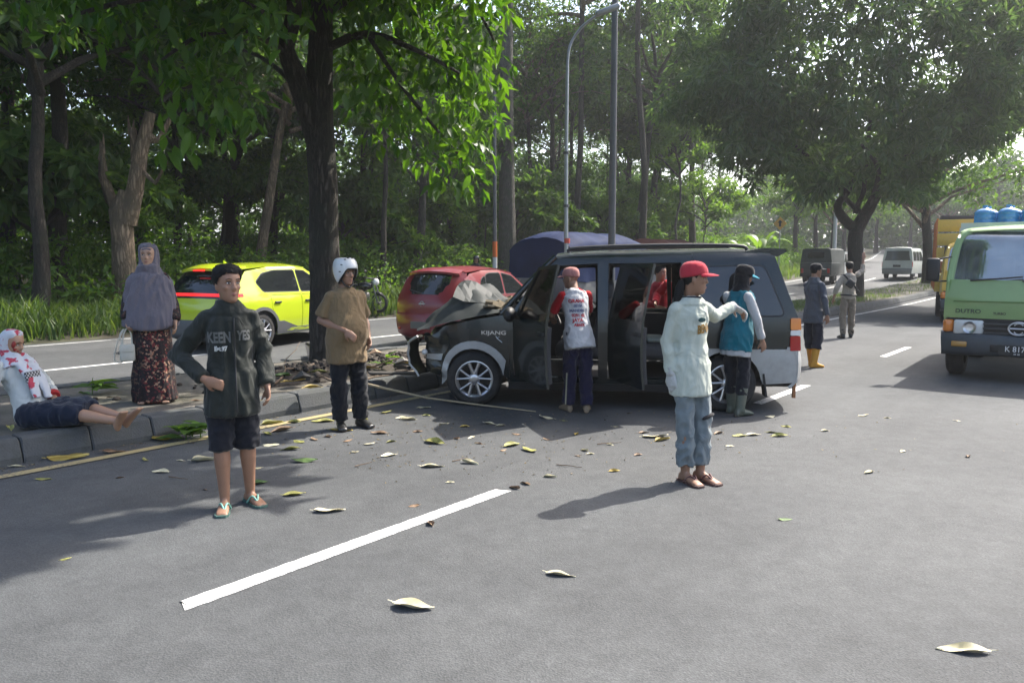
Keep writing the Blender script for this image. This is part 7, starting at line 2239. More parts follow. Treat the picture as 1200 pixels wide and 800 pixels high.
def handbag():
    p = at(141, 408, 0.0)
    M = Matrix.Translation(vw_loc) @ Matrix.Rotation(rzf(.30, -.95), 4, 'Z')
    hp = M @ (vwP.wrR + (vwP.wrR - vwP.elR).normalized() * .09)
    root = empty('handbag', hp, .4, 'small white handbag with strap hanging from the veiled woman\'s hand', 'handbag')
    W = mat('bag_white', (0.55, 0.52, 0.44), .55, var=.15, bump=.1)
    MB().box((-.01, 0, -.24), (.14, .065, .17), bev=.02).build('bag_body', W, root)
    MB().box((-.01, -.036, -.19), (.13, .008, .08), bev=.004).build('flap', W, root)
    MB().tube([Vector(q) for q in smooth_path([(.035, 0, -.16), (.03, 0, -.05), (0, 0, .005), (-.035, 0, -.05), (-.05, 0, -.16)], 4)], .007, n=6).build('handle', W, root)
    MB().tube([Vector(q) for q in smooth_path([(-.05, 0, -.17), (-.07, 0, -.06), (-.03, 0, .0), (-.09, 0, -.12), (-.13, .01, -.30), (-.07, .01, -.335), (-.02, 0, -.28)], 4)], .006, n=6).build('strap', W, root)
handbag()

# 3 --- woman sitting on the median
def seated_woman():
    H = 1.66
    P = Pose(H, pelvis=(0, .02, .13), neck=(0, -.155, .60), head=(.02, -.13, .74), shR=(.165, -.16, .545), shL=(-.165, -.16, .545), hipR=(.09, .06, .11), hipL=(-.09, .06, .11),
             elR=(.27, -.20, .30), wrR=(.27, -.19, .06), elL=(-.22, -.02, .33), wrL=(-.09, .17, .235), knR=(.07, .47, .135), knL=(-.10, .46, .16), anR=(.03, .88, .075), anL=(-.06, .90, .085),
             ftR=(.35, .55, .8), ftL=(.1, .65, .75), haR=(.1, -.3, -.35), paR=(0, -.5, -1), curlR=.1, haL=(.3, .75, -.55), paL=(.2, -.3, -1), curlL=.3, yaw=.10, pitch=-.22)
    loc = at(38, 498, .2)
    o = person('seated woman with white red-patterned headscarf and navy skirt leaning back on the median', loc, rzf(.985, -.17), P, SKIN2, fR=None, fL=None)
    k = P.k
    BL = cloth('blouse_white', (0.50, 0.52, 0.50), var=.06)
    me = shirt(P, add=.028, hem=.03, z0=.86, long=.84, r=(.068, .060, .054), wr=.012, seed=9.0)
    s = wear(o, 'blouse', me, BL)
    RD_ = cloth('cuff_red', (0.36, 0.02, 0.02), var=.5)
    d = (P.wrL - P.elL); c = P.elL + d * .80
    MB().tube([P.elL + d * .70, P.elL + d * .80, P.elL + d * .90], [.060, .060, .052], n=14).build('stained_cuff', RD_, s)
    # skirt
    mb = MB()
    rings(mb, trunk_rows(P, .03, .80, 1.0), 24)
    for hp, kn, an in ((P.hipR, P.knR, P.anR), (P.hipL, P.knL, P.anL)):
        e = kn.lerp(an, .22)
        mb.tube([hp, hp.lerp(kn, .6), kn, e], [.125 * k, .112 * k, .10 * k, .085 * k], n=18); mb.ell(hp, (.12 * k,) * 3)
    mb.tube([(P.hipR + P.hipL) / 2, (P.knR + P.knL) / 2, (P.knR + P.knL) / 2 + V3(0, .08, -.01)], [.11, .11, .09], n=16, ell=(1.2, 1))
    wear(o, 'skirt', cloth_mesh(mb, .012, .010, 8.0, 3.0), cloth('skirt_navy', (0.012, 0.017, 0.032), var=.2))
    # headscarf with red blotches
    m, nt, out = new_mat('scarf_print')
    b = N(nt, 'BsdfPrincipled', Roughness=.85); tc = N(nt, 'TexCoord')
    nz = N(nt, 'TexNoise', Scale=17.0, Detail=2.0, Roughness=.5); nt.links.new(tc.outputs['Object'], nz.inputs['Vector'])
    n2 = N(nt, 'TexNoise', Scale=4.0, Detail=2.0); nt.links.new(tc.outputs['Object'], n2.inputs['Vector'])
    ad = N(nt, 'Math', operation='MULTIPLY_ADD'); nt.links.new(n2.outputs['Fac'], ad.inputs[0]); ad.inputs[1].default_value = .5; nt.links.new(nz.outputs['Fac'], ad.inputs[2])
    r = N(nt, 'ValToRGB'); e = r.color_ramp.elements; e[0].position = .80; e[0].color = (.52, .54, .58, 1); e[1].position = .86; e[1].color = (.45, .05, .08, 1)
    nt.links.new(ad.outputs[0], r.inputs[0]); nt.links.new(r.outputs[0], b.inputs['Base Color']); nt.links.new(b.outputs[0], out.inputs[0])
    mb = MB(); rows = []
    for (z, w, f, bk) in ((.132, .03, .02, .03), (.125, .056, .045, .06), (.105, .08, .062, .086), (.075, .090, .060, .108), (.04, .094, .042, .116), (0, .094, .036, .116), (-.04, .092, .038, .112), (-.08, .090, .054, .104), (-.115, .094, .090, .10)):
        rows.append((P.hp((0, (f - bk) / 2, z)), P.HM @ V3(w * P.hk, 0, 0), P.HM @ V3(0, (f + bk) / 2 * P.hk, 0)))
    rings(mb, rows[::-1], 26)
    c0, ax, fr = P.spine(1.36); c1, _, _ = P.spine(1.44)
    rings(mb, [(c0, ax * .175 * k, fr * .15 * k), (c1, ax * .12 * k, fr * .115 * k), (P.hp((0, 0, -.10)), ax * .085 * k, fr * .085 * k)], 24)
    for sx, z1 in ((.05, 1.02), (-.045, 1.0)):
        a, _, f1 = P.spine(1.38); b2, _, f2 = P.spine(1.2); c2, _, f3 = P.spine(z1)
        mb.tube([a + ax * sx + f1 * .10, b2 + ax * sx * 1.1 + f2 * .150, c2 + ax * sx * 1.3 + f3 * .150], [.05, .045, .035], n=12, ell=(1.2, .5))
    wear(o, 'headscarf', cloth_mesh(mb, .010, .008, 10.0, 2.0), m)
    CH, nt, out = new_mat('check_cloth')
    b = N(nt, 'BsdfPrincipled', Roughness=.9); tc = N(nt, 'TexCoord'); ck = N(nt, 'TexChecker', Scale=60.0); ck.inputs['Color1'].default_value = (.02, .02, .025, 1); ck.inputs['Color2'].default_value = (.4, .4, .4, 1)
    nt.links.new(tc.outputs['Object'], ck.inputs['Vector']); nt.links.new(ck.outputs[0], b.inputs['Base Color']); nt.links.new(b.outputs[0], out.inputs[0])
    a, ax, f1 = P.spine(1.22)
    MB().box(a + f1 * .150 + ax * .03, (.16, .03, .10), M=Matrix.Rotation(.2, 3, 'X'), bev=.012).build('check_panel', CH, s)
    # injured cheek and brow
    RS = mat('red_stain', (0.26, 0.02, 0.015), .45, var=.4, vscale=30)
    MB().ell(P.hp((.053, .046, .012)), (.014, .020, .036), M=P.HM).ell(P.hp((.040, .058, -.030)), (.018, .014, .020), M=P.HM).ell(P.hp((.022, .074, -.05)), (.012, .009, .010), M=P.HM).build('red_stain', RS, o)
seated_woman()

# 4 --- man in the white helmet
def helmet_man():
    H = 1.64
    P = Pose(H, fat=1.14, belly=.075, elR=(.25, -.05, 1.115), wrR=(.10, .225, 1.02), elL=(-.235, -.06, 1.10), wrL=(-.20, .10, .92), shR=(.150, -.015, 1.35), shL=(-.150, -.015, 1.35), yaw=.28, pitch=-.02, anR=(.085, .0, .08), anL=(-.13, .02, .08), knR=(.10, .02, .49), knL=(-.12, .02, .49), haR=(-.5, .55, -.55), paR=(-.3, -.8, -.2), curlR=.6)
    loc = at(408, 501)
    o = person('stout man in white open helmet, brown t-shirt and black trousers', loc, rzf(.58, -.82), P)
    me = shirt(P, add=.024, hem=.004, z0=.68, short=.85, r=(.082, .074, .06), wr=.009, seed=4.0)
    wear(o, 't_shirt', me, cloth('tee_brown', (0.185, 0.128, 0.068), var=.12))
    wear(o, 'trousers', trousers(P, (.112, .094, .082), .98, .012, 4.0, wr=.013), cloth('trousers_black', (0.010, 0.011, 0.014)))
    SH = mat('shoe_black', (0.012, 0.012, 0.012), .35, coat=.3)
    shoe(P, o, 1, SH); shoe(P, o, -1, SH)
    k = P.k
    HW = mat('helmet_white', (0.62, 0.63, 0.62), .3, coat=.5, var=.06, dirt=(.35, .36, .35), dscale=12, damt=.35)
    z = zline(.046, -.085, -.10, -.03)
    h = headwrap(P, z, .042, rows=12, n=48, thick=.03).build('helmet', HW, o)
    # dark vents and a dark lining rim, chin strap
    for (a, zz) in ((70, .125), (110, .125), (50, .10), (130, .10), (30, .07), (150, .07), (20, .02), (160, .02)):
        p = head_pt(min(zz, .112), math.radians(a), .0425)
        MB().ell(P.hp(p), (.014 * k, .008 * k, .005 * k), M=P.HM @ Matrix.Rotation(math.radians(a - 90), 3, 'Z'), nu=10, nv=6).build('vent', M_BLACK, h)
    rim = [P.hp(head_pt(z(a), a, .027)) for a in np.linspace(0, 2 * math.pi, 48, endpoint=False)]
    MB().tube(rim, .013 * k, n=8, closed=True).build('helmet_lining', M_BLACK, h)
    MB().tube([P.hp((.072, .02, -.06)), P.hp((.05, .05, -.115)), P.hp((0, .062, -.135)), P.hp((-.05, .05, -.115)), P.hp((-.072, .02, -.06))], .008, n=7).build('chin_strap', M_BLACK, h)
helmet_man()

# 5 --- man in the white vest leaning into the van
def vest_man():
    H = 1.60
    P = Pose(H, neck=(-.03, .13, 1.42), head=(-.055, .20, 1.545), shR=(.135, .13, 1.355), shL=(-.175, .09, 1.35), elR=(.18, .30, 1.13), wrR=(.10, .48, 1.10), elL=(-.28, .20, 1.12), wrL=(-.22, .42, 1.06), yaw=.9, pitch=-.1, anR=(.10, -.02, .08), anL=(-.10, .06, .08), paR=(0, 0, -1), paL=(0, 0, -1))
    loc = at(677, 483)
    o = person('man in white vest with red sleeves and pink cap leaning into the van', loc, rzf(-.12, 1), P)
    RDM = cloth('sleeve_red', (0.40, 0.012, 0.018), var=.15)
    wear(o, 't_shirt', shirt(P, add=.016, hem=.0, z0=.88, short=.85, r=(.066, .060, .054), wr=.004, seed=6.0), RDM)
    me = shirt(P, add=.026, hem=.004, z0=.74, wr=.010, seed=6.5, sleeves=False)
    v = wear(o, 'vest', me, cloth('vest_white', (0.52, 0.52, 0.53), var=.08))
    RP_ = cloth('print_red', (0.42, 0.03, 0.04))
    k = P.k
    BP = cloth('print_blue_grey', (.16, .17, .26))
    for i, (t, sz, mt_) in enumerate((('GRAHA', .06, RP_), ('SETIA', .045, BP), ('MANDIRI', .045, BP), ('0291 42', .05, RP_), ('JAYA', .06, RP_), ('ABADI', .045, RP_))):
        print_on(v, me, t, sz, (-.01 + .01 * (i % 2), -.2, (1.31 - .055 * i) * k), (.10, -1, .10), mt_, scale=(.85, .9))
    wear(o, 'trousers', trousers(P, (.104, .086, .078), .98, .016, 6.0, wr=.013), cloth('trousers_navy', (0.018, 0.017, 0.045), var=.25))
    st = cloth('stripe_cream', (.38, .36, .27))
    MB().tube([P.knL + V3(-.050, -.062, -.02), P.knL.lerp(P.anL, .5) + V3(-.046, -.060, 0), P.anL + V3(-.042, -.058, .02)], .016, n=6, ell=(.5, 1)).build('trouser_stripe', st, o)
    cap(P, o, cloth('cap_pink', (0.36, 0.16, 0.14), var=.2), brim_len=.065)
    SH = mat('slipper_tan', (0.20, 0.15, 0.10), .7)
    shoe(P, o, 1, SH, 'slipper'); shoe(P, o, -1, SH, 'slipper')
vest_man()

# 6 --- man in the red cap pointing
def pointing_man():
    H = 1.63
    P = Pose(H, elL=(-.345, -.11, 1.27), wrL=(-.53, -.11, 1.35), elR=(.175, -.07, 1.10), wrR=(.180, -.015, .86), yaw=1.0, pitch=-.02, hs=1.03, haL=(-.7, .25, -.45), paL=(.3, .2, -1), curlL=.55, curlR=.65,
             anR=(.055, .03, .08), anL=(-.07, .06, .08), knR=(.075, .04, .49), knL=(-.085, .06, .49), ftR=(.05, 1, 0), ftL=(-.15, 1, 0), paR=(-1, -.3, 0))
    loc = at(806, 562)
    o = person('man in red cap and pale long-sleeved shirt pointing with gloved hand', loc, rzf(.47, -.88), P)
    me = shirt(P, add=.018, hem=.006, z0=.68, long=.97, r=(.066, .056, .044), wr=.008, seed=8.0, sc=9)
    s = wear(o, 'long_sleeved_shirt', me, cloth('shirt_pale', (0.46, 0.49, 0.42), var=.10, dirt=(.33, .35, .28)))
    k = P.k
    print_on(s, me, 'BENA', .085, (-.045 * k, .2, 1.20 * k), (-.05, 1, 0), cloth('print_ochre', (.26, .15, .04)), scale=(.62, 1.0), roll=.12, bold=.005)
    MB().ell((.0, 0, 0), (.035, .004, .018)).build('chest_logo', cloth('logo_green', (.02, .06, .06)), s, (.03 * k, .150 * k, 1.275 * k), (0, 0, .0))
    c, ax, fr = P.spine(1.44)
    MB().tube([c + ax * math.cos(a) * .078 * k + fr * math.sin(a) * .076 * k for a in np.linspace(0, 2 * math.pi, 20, endpoint=False)], .007, n=6, closed=True).build('neckband', cloth('neck_dark', (.02, .02, .03)), s)
    wear(o, 'jeans', trousers(P, (.088, .076, .072), .93, .006, 8.0, wr=.014, sc=7), cloth('jeans_pale', (0.175, 0.205, 0.215), var=.2, dirt=(.10, .11, .11)))
    TN = cloth('torn_knee', (.03, .028, .028), var=.5)
    MB().ell(P.knL + V3(.0, .056, .03), (.06, .02, .018), M=Matrix.Rotation(.3, 3, 'Y')).build('knee_tear', TN, o)
    GL = cloth('glove_white', (.48, .48, .46), var=.15, dirt=(.15, .15, .14), damt=.7)
    for sd, wr, el, ha, pa, cu in ((1, P.wrR, P.elR, None, P.paR, P.curlR), (-1, P.wrL, P.elL, P.haL, P.paL, P.curlL)):
        mb = MB(); d = ha if ha is not None else (wr - el).normalized()
        hand(mb, wr, d, pa, k * 1.14, sd, cu)
        a = (wr - el).normalized(); mb.tube([wr - a * .045, wr + a * .015], [.040, .036], n=14)
        link('glove', voxel_mesh(mb, .0062, 1, 'glove'), GL, o)
    cap(P, o, cloth('cap_red', (0.42, 0.035, 0.05), var=.12), brim_len=.07)
    hair(P, o, front=.085, side=.0, back=-.07, off=.006, jit=.001, temple=.05, seed=5)
    # hair tied at the nape, hanging over the collar
    MB().tube([P.hp((0, -.085, -.02)), P.hp((.01, -.105, -.08)), P.hp((.015, -.12, -.15)), P.hp((.015, -.135, -.22))], [.03, .034, .028, .008], n=10, jitter=.1).build('hair_tail', HAIR, o)
    SM = mat('sandal_brown', (.07, .035, .03), .6); SS = mat('sandal_strap_brown', (.12, .05, .045), .6)
    sandal(P, o, 1, SM, SS); sandal(P, o, -1, SM, SS)
pointing_man()

# 7 --- man in the teal shirt
def teal_man():
    H = 1.60
    P = Pose(H, neck=(0, .05, 1.435), head=(0, .095, 1.565), yaw=-.35, pitch=-.25, elR=(.235, .03, 1.10), wrR=(.245, .12, .865), elL=(-.18, .18, 1.12), wrL=(-.10, .34, 1.12), anR=(.09, -.03, .08), anL=(-.09, .06, .08), ftR=(.1, 1, 0), ftL=(0, 1, 0))
    loc = at(861, 486)
    o = person('man in teal shirt, black hood and green rubber boots beside rear wheel', loc, rzf(.80, .60), P)
    me = shirt(P, add=.040, hem=.004, z0=.74, wr=.010, seed=11.0, sleeves=False, sc=8)
    WS = cloth('sleeve_white', (.42, .42, .42), var=.15, dirt=(.25, .24, .22))
    wear(o, 'long_sleeved_shirt', shirt(P, add=.014, hem=.012, z0=.68, long=.90, r=(.064, .055, .045), wr=.006, seed=11.5), WS)
    v = wear(o, 'tunic', me, cloth('teal_cloth', (0.012, 0.125, 0.165), var=.15))
    k = P.k
    wear(o, 'trousers', trousers(P, (.098, .08, .072), .80, .012, 11.0, wr=.010), cloth('trousers_black2', (0.012, 0.013, 0.018)))
    BT = mat('boot_green', (0.085, 0.10, 0.075), .45, var=.2, dirt=(.16, .15, .12), damt=.6)
    shoe(P, o, 1, BT, 'rubber_boot', high=.62); shoe(P, o, -1, BT, 'rubber_boot', high=.62)
    mb = MB(); rows = []
    for (z, w, f, bk) in ((.132, .03, .02, .03), (.125, .056, .045, .06), (.105, .08, .068, .086), (.075, .090, .08, .106), (.04, .092, .078, .112), (0, .090, .060, .110), (-.04, .088, .060, .106), (-.08, .084, .072, .10), (-.115, .088, .092, .095)):
        rows.append((P.hp((0, (f - bk) / 2, z)), P.HM @ V3(w * P.hk, 0, 0), P.HM @ V3(0, (f + bk) / 2 * P.hk, 0)))
    rings(mb, rows[::-1], 26)
    c0, ax, fr = P.spine(1.40)
    rings(mb, [(c0, ax * .13 * k, fr * .11 * k), (P.neck, ax * .10 * k, fr * .095 * k), (P.hp((0, -.01, -.09)), ax * .084 * k, fr * .09 * k)], 24)
    wear(o, 'hood', cloth_mesh(mb, .010, .006, 10, 4.0), cloth('hood_black', (.010, .010, .012)))
    c = cap(P, o, MATS['hood_black'], cloth('peak_teal', (.05, .28, .36)), brim_len=.07, off=.022)
teal_man()

# 8 --- man in grey shirt and yellow boots
def boots_man():
    H = 1.60
    P = Pose(H, yaw=-.25, pitch=.02, elR=(.225, -.03, 1.10), wrR=(.235, .03, .86), elL=(-.2, .12, 1.12), wrL=(-.1, .25, 1.1), anR=(.085, -.06, .08), anL=(-.085, .10, .08))
    loc = at(951, 430)
    o = person('man in dark grey shirt, black cap and yellow rubber boots', loc, rzf(.80, .45), P, vox=.010)
    wear(o, 'shirt', shirt(P, add=.022, hem=.006, z0=.74, long=.95, r=(.066, .056, .045), wr=.010, seed=13, collar=.012), cloth('shirt_slate', (.075, .085, .105), var=.15))
    wear(o, 'trousers', trousers(P, (.104, .09, .08), .72, .012, 13, hemflare=1.15), cloth('trousers_slate', (.018, .020, .032)))
    BT = mat('boot_yellow', (0.55, 0.26, 0.02), .4, var=.12, dirt=(.25, .16, .06), damt=.3)
    shoe(P, o, 1, BT, 'rubber_boot', high=.68); shoe(P, o, -1, BT, 'rubber_boot', high=.68)
    cap(P, o, cloth('cap_black', (.012, .012, .014)), brim_len=.07)
    hair(P, o, front=.085, side=.0, back=-.06, off=.006, jit=.001, temple=.05)
boots_man()

# 9 --- officer with raised arm
def officer():
    H = 1.62
    P = Pose(H, yaw=.1, elR=(.30, .06, 1.50), wrR=(.32, .12, 1.76), shR=(.165, 0, 1.42), haR=(.05, .1, 1), paR=(0, 1, 0), curlR=.1, elL=(-.27, -.04, 1.12), wrL=(-.31, .02, .89), anR=(.11, .06, .08), anL=(-.11, -.10, .08), knL=(-.11, -.02, .49))
    loc = at(992, 396)
    o = person('officer in beige uniform seen from behind with right arm raised', loc, rzf(.12, 1), P, vox=.010, face=False)
    me = shirt(P, add=.018, hem=.004, z0=.88, long=.55, r=(.066, .058, .05), wr=.008, seed=15)
    wear(o, 'uniform_shirt', me, cloth('uniform_shirt', (.33, .29, .235), var=.1))
    wear(o, 'uniform_trousers', trousers(P, (.098, .08, .068), .98, .012, 15), cloth('uniform_trousers', (.20, .165, .125), var=.12))
    c, ax, fr = P.spine(.97)
    MB().tube([c + ax * math.cos(a) * .155 + fr * math.sin(a) * .118 for a in np.linspace(0, 2 * math.pi, 24, endpoint=False)], .018, n=6, closed=True).build('belt', M_BLACK, o)
    k = P.k
    MB().tube([(-.14, .09, 1.39 * k), (-.12, -.06, 1.41 * k), (-.03, -.15, 1.28 * k), (.08, -.155, 1.15 * k), (.17, -.10, 1.04 * k)], .022, n=6, ell=(.5, 1)).build('shoulder_strap', M_BLACK, o)
    MB().box((-.02, -.17, 1.22 * k), (.17, .07, .17), M=Matrix.Rotation(.6, 3, 'Y'), bev=.03).build('sling_bag', M_BLACK, o)
    hair(P, o, front=.075, side=.0, back=-.065, off=.010, temple=.04, seed=8)
    SH = mat('shoe_black', (0.012, 0.012, 0.012), .35, coat=.3)
    shoe(P, o, 1, SH, 'boot', high=.3); shoe(P, o, -1, SH, 'boot', high=.3)
officer()

# 10 --- two people in red on the far side of the van, a rider behind the red car
def far_side(px, D, face, label, col, H=1.60, seed=0, **kw):
    P = Pose(H, **kw)
    p = atd(px, 400, D)
    o = person(label, (p.x, p.y, float(0.0)), rzf(*face), P, vox=.011)
    wear(o, 'long_sleeved_shirt', shirt(P, add=.03, hem=.015, z0=.84, long=.95, r=(.078, .066, .052), wr=.010, seed=seed), cloth('red_cloth_%d' % seed, col, var=.15))
    wear(o, 'trousers', trousers(P, seed=seed), cloth('dark_trousers', (.02, .02, .025)))
    hair(P, o, seed=seed)
    SH = mat('shoe_black', (0.012, 0.012, 0.012), .35, coat=.3)
    shoe(P, o, 1, SH); shoe(P, o, -1, SH)
    return o
far_side(772, 11.0, (.2, -1), 'person in dusky red shirt seen through the open rear door', (.30, .02, .03), 1.58, 21, yaw=.5, elR=(.25, .1, 1.12), wrR=(.14, .28, 1.08))
far_side(797, 10.8, (-.5, -.6), 'person in bright red shirt bending over at the far side of the van', (.42, .012, .02), 1.62, 22, neck=(0, .12, 1.42), head=(0, .2, 1.55), shR=(.17, .1, 1.39), shL=(-.17, .1, 1.39), elR=(.33, .12, 1.22), wrR=(.22, .36, 1.12))
def rider():
    P = Pose(1.70)
    p = gpt(558, 0, 17.6)
    o = person('person in black helmet standing behind the red hatchback roof', p, rzf(.3, -1), P, vox=.011)
    wear(o, 'jacket', shirt(P, add=.035, long=.95, r=(.08, .07, .055), seed=31, collar=.015), cloth('rider_jacket', (.015, .015, .018)))
    wear(o, 'trousers', trousers(P, seed=31), cloth('dark_trousers', (.02, .02, .025)))
    SH = mat('shoe_black', (0.012, 0.012, 0.012), .35, coat=.3)
    shoe(P, o, 1, SH, floor=0.0); shoe(P, o, -1, SH)
    h = headwrap(P, zline(.05, -.08, -.1, -.02), .034, rows=10, n=36, thick=.03).build('helmet', mat('helmet_black', (.012, .012, .013), .2, coat=.6), o)
rider()
# ------------------------------------------------------------------ street furniture
GALV = mat('galvanised_steel', (0.30, 0.32, 0.33), rough=0.45, metal=0.6, var=0.15, dirt=(0.2, 0.2, 0.19), damt=.4)
DARKP = mat('grey_pole_paint', (0.085, 0.09, 0.095), rough=0.6, metal=0.2, var=0.2, dirt=(0.05, 0.05, 0.045), damt=.5)
def median_point(px, l):
    u = (px - 600) / FPX; D = l / (u * RN[0] + RN[1]); return Vector((u * D, D, 0.19))

def slim_lamp():
    b = median_point(664, 8.5); root = empty('street_lamp', b, 0, 'slim galvanised street lamp with curved arm behind the wrecked van', 'street lamp')
    D = b.y
    def P(px, py, dy=0): return atd(px, py, D + dy) - b
    pole = [Vector((0, 0, 0)), P(663.5, 200), P(665, 75)]
    MB().tube([Vector(p) for p in smooth_path(pole, 6)], list(np.linspace(.043, .030, 13)), n=12).build('pole', GALV, root)
    arm = [P(665, 76), P(667, 58), P(673, 44), P(684, 30, -.1), P(700, 18, -.2)]
    MB().tube([Vector(p) for p in smooth_path(arm, 4)], .026, n=9).build('arm', GALV, root)
    MB().box(P(712, 12, -.25), (.46, .16, .09), M=Matrix.Rotation(-.35, 3, 'Y'), bev=.03).build('lamp_head', GALV, root)
    MB().box((0, 0, .012), (.28, .28, .025)).build('base_plate', GALV, root)
    for z in (1.0, 2.0): MB().lathe([(.05, 0), (.056, .0), (.056, .05), (.05, .05)], axis='z', n=14).build('clamp_band', DARKP, root, P(663.5, 305 - 62 * z) )
    MB().lathe([(.05, 0), (.055, 0), (.055, .09), (.05, .09)], axis='z', n=14).build('red_band', mat('band_red', (.4, .05, .03), .5), root, (0, 0, P(663.5, 285).z))
slim_lamp()
def thick_pole():
    b = median_point(716, 8.5); root = empty('lamp_post', b, 0, 'thick grey lamp post rising out of frame right of the slim lamp', 'lamp post')
    MB().tube([(0, 0, 0), (0, 0, 3.0), (0, 0, 8.5)], [.078, .072, .056], n=16).build('pole', DARKP, root)
    MB().box((0, 0, .015), (.4, .4, .03)).build('base_plate', DARKP, root)
    MB().tube([(0, 0, 8.4), (.25, -.15, 8.85), (.9, -.5, 9.05)], .035, n=9).build('arm', DARKP, root)
    MB().box((1.1, -.62, 9.06), (.6, .22, .11), M=Matrix.Rotation(-.5, 3, 'Z'), bev=.03).build('lamp_head', DARKP, root)
    MB().box((0, -.076, .75), (.10, .02, .26), bev=.006).build('inspection_door', DARKP, root)
thick_pole()
def marker_post():
    b = gpt(580, 0, 18.0); root = empty('utility_pole', b, 0, 'thin pole with orange and white bands left of the tall grey trunk', 'pole')
    MB().tube([(0, 0, -.1), (0, 0, 7.5)], [.075, .055], n=10).build('pole', DARKP, root)
    z1 = (atd(580, 283, b.y) - b).z
    MB().tube([(0, 0, z1 - .55), (0, 0, z1)], .085, n=12).build('orange_band', mat('band_orange', (.55, .12, .02), .6), root)
    MB().tube([(0, 0, z1 - .95), (0, 0, z1 - .56)], .083, n=12).build('white_band', mat('band_white', (.5, .5, .48), .6), root)
marker_post()
def far_pole():
    b = gpt(975, 0, 17.9); root = empty('utility_pole', b, 0, 'pale concrete pole left of the mango trunk', 'pole')
    MB().tube([(0, 0, -.1), (0, 0, 8.5)], [.16, .11], n=12).build('pole', mat('pole_concrete', (.42, .42, .40), .8), root)
    MB().box((0, 0, 7.9), (1.5, .1, .1)).build('crossarm', DARKP, root)
far_pole()
def warning_sign():
    b = gpt(911, 0, 17.7); root = empty('warning_sign', b, math.radians(-30), 'yellow diamond warning sign seen under the mango tree', 'sign')
    z = (atd(911, 262, b.y) - b).z
    MB().tube([(0, 0, -.1), (0, .03, z + .3)], .035, n=10).build('post', GALV, root)
    MB().prism([(-.42, z), (0, z - .42), (.42, z), (0, z + .42)], -.015, .005, 'y').build('plate', mat('sign_yellow', (.55, .30, .03), .5, dirt=(.3, .18, .04)), root)
    MB().prism([(-.06, z - .18), (.06, z - .18), (.06, z + .05), (.16, z + .05), (0, z + .22), (-.16, z + .05), (-.06, z + .05)], -.02, -.016, 'y').build('symbol', M_BLACK, root)
warning_sign()

# ------------------------------------------------------------------ litter of the crash on the median
SOIL = mat('loose_soil', (0.045, 0.036, 0.028), rough=.95, var=.5, vscale=12, bump=.9, bscale=40)
def soil_heap():
    rng = np.random.default_rng(4); rg = random.Random(4)
    V = []; F = []; n = 46
    c = at(438, 432, .2); 
    for i in range(n + 1):
        for j in range(n + 1):
            u, v = i / n * 2 - 1, j / n * 2 - 1
            s0, l0 = to_road(c)
            p = RP(s0 + u * 2.3, l0 + .30 + v * .75, 0)
            e = max(0, 1 - (u * u + v * v))
            z = .185 + e ** .7 * (.10 + .07 * noise.noise(Vector((u * 5, v * 4, 0))) + .06 * noise.noise(Vector((u * 14, v * 9, 1)))) - (.03 if e <= 0 else 0)
            V.append((p.x, p.y, z))
    F = [(i * (n + 1) + j, (i + 1) * (n + 1) + j, (i + 1) * (n + 1) + j + 1, i * (n + 1) + j + 1) for i in range(n) for j in range(n)]
    mb = MB(); mb.add(V, F, 0, False)
    for k in range(260):                                     # clods
        u, v = rg.gauss(0, .5), rg.gauss(0, .45)
        s0, l0 = to_road(c); p = RP(s0 + u * 2.3, l0 + .3 + v * .75, 0)
        r = rg.uniform(.012, .05) * (1 if rg.random() < .9 else 1.6)
        M = Matrix.Rotation(rg.uniform(0, 3), 3, 'Z') @ Matrix.Rotation(rg.uniform(0, 3), 3, 'X')
        mb.ell((p.x, p.y, .205 + .11 * max(0, 1 - u * u - v * v)), (r, r * .8, r * .6), M=M, nu=6, nv=4)
    o = mb.build('loose_soil', SOIL, recalc=False)
    tag(o, 'dark soil thrown up on the median in front of the wrecked van', 'soil', kind='stuff')
soil_heap()
def thing(name, label, cat, mb, mt, group=None):
    o = mb.build(name, mt); tag(o, label, cat, group); return o
# long bamboo stick from the heap to the front wheel
thing('bamboo_stick', 'long thin bamboo stick lying from the kerb to the front wheel', 'stick', MB().tube([at(402, 438, .30), at(430, 450, .25), at(500, 466, .06), at(560, 474, .03), at(628, 482, .015)], [.016, .015, .013, .011, .006], n=7), mat('bamboo_pale', (.36, .29, .18), .7, var=.3, vscale=20))
thing('broken_plank', 'dark broken board lying on the soil by the van bumper', 'plank', MB().box(at(462, 437, .29), (.62, .16, .025), M=Matrix.Rotation(.35, 3, 'Z') @ Matrix.Rotation(.06, 3, 'Y'), bev=.006), mat('plank_dark', (.05, .045, .04), .8, var=.4))
thing('plastic_panel', 'bent black plastic panel standing on the median behind the helmeted man', 'car part', MB().add([at(357, 402, .36), at(378, 404, .40), at(380, 420, .24), at(362, 424, .24), at(357, 402, .36) + Vector((0, .12, 0)), at(378, 404, .40) + Vector((0, .16, 0)), at(380, 420, .24) + Vector((0, .1, 0)), at(362, 424, .24) + Vector((0, .1, 0))], [(0, 1, 2, 3), (7, 6, 5, 4), (0, 4, 5, 1), (1, 5, 6, 2), (2, 6, 7, 3), (3, 7, 4, 0)]), M_BLACK)
rg = random.Random(31)
BR = mat('broken_branch', (.13, .09, .06), .9, var=.4)
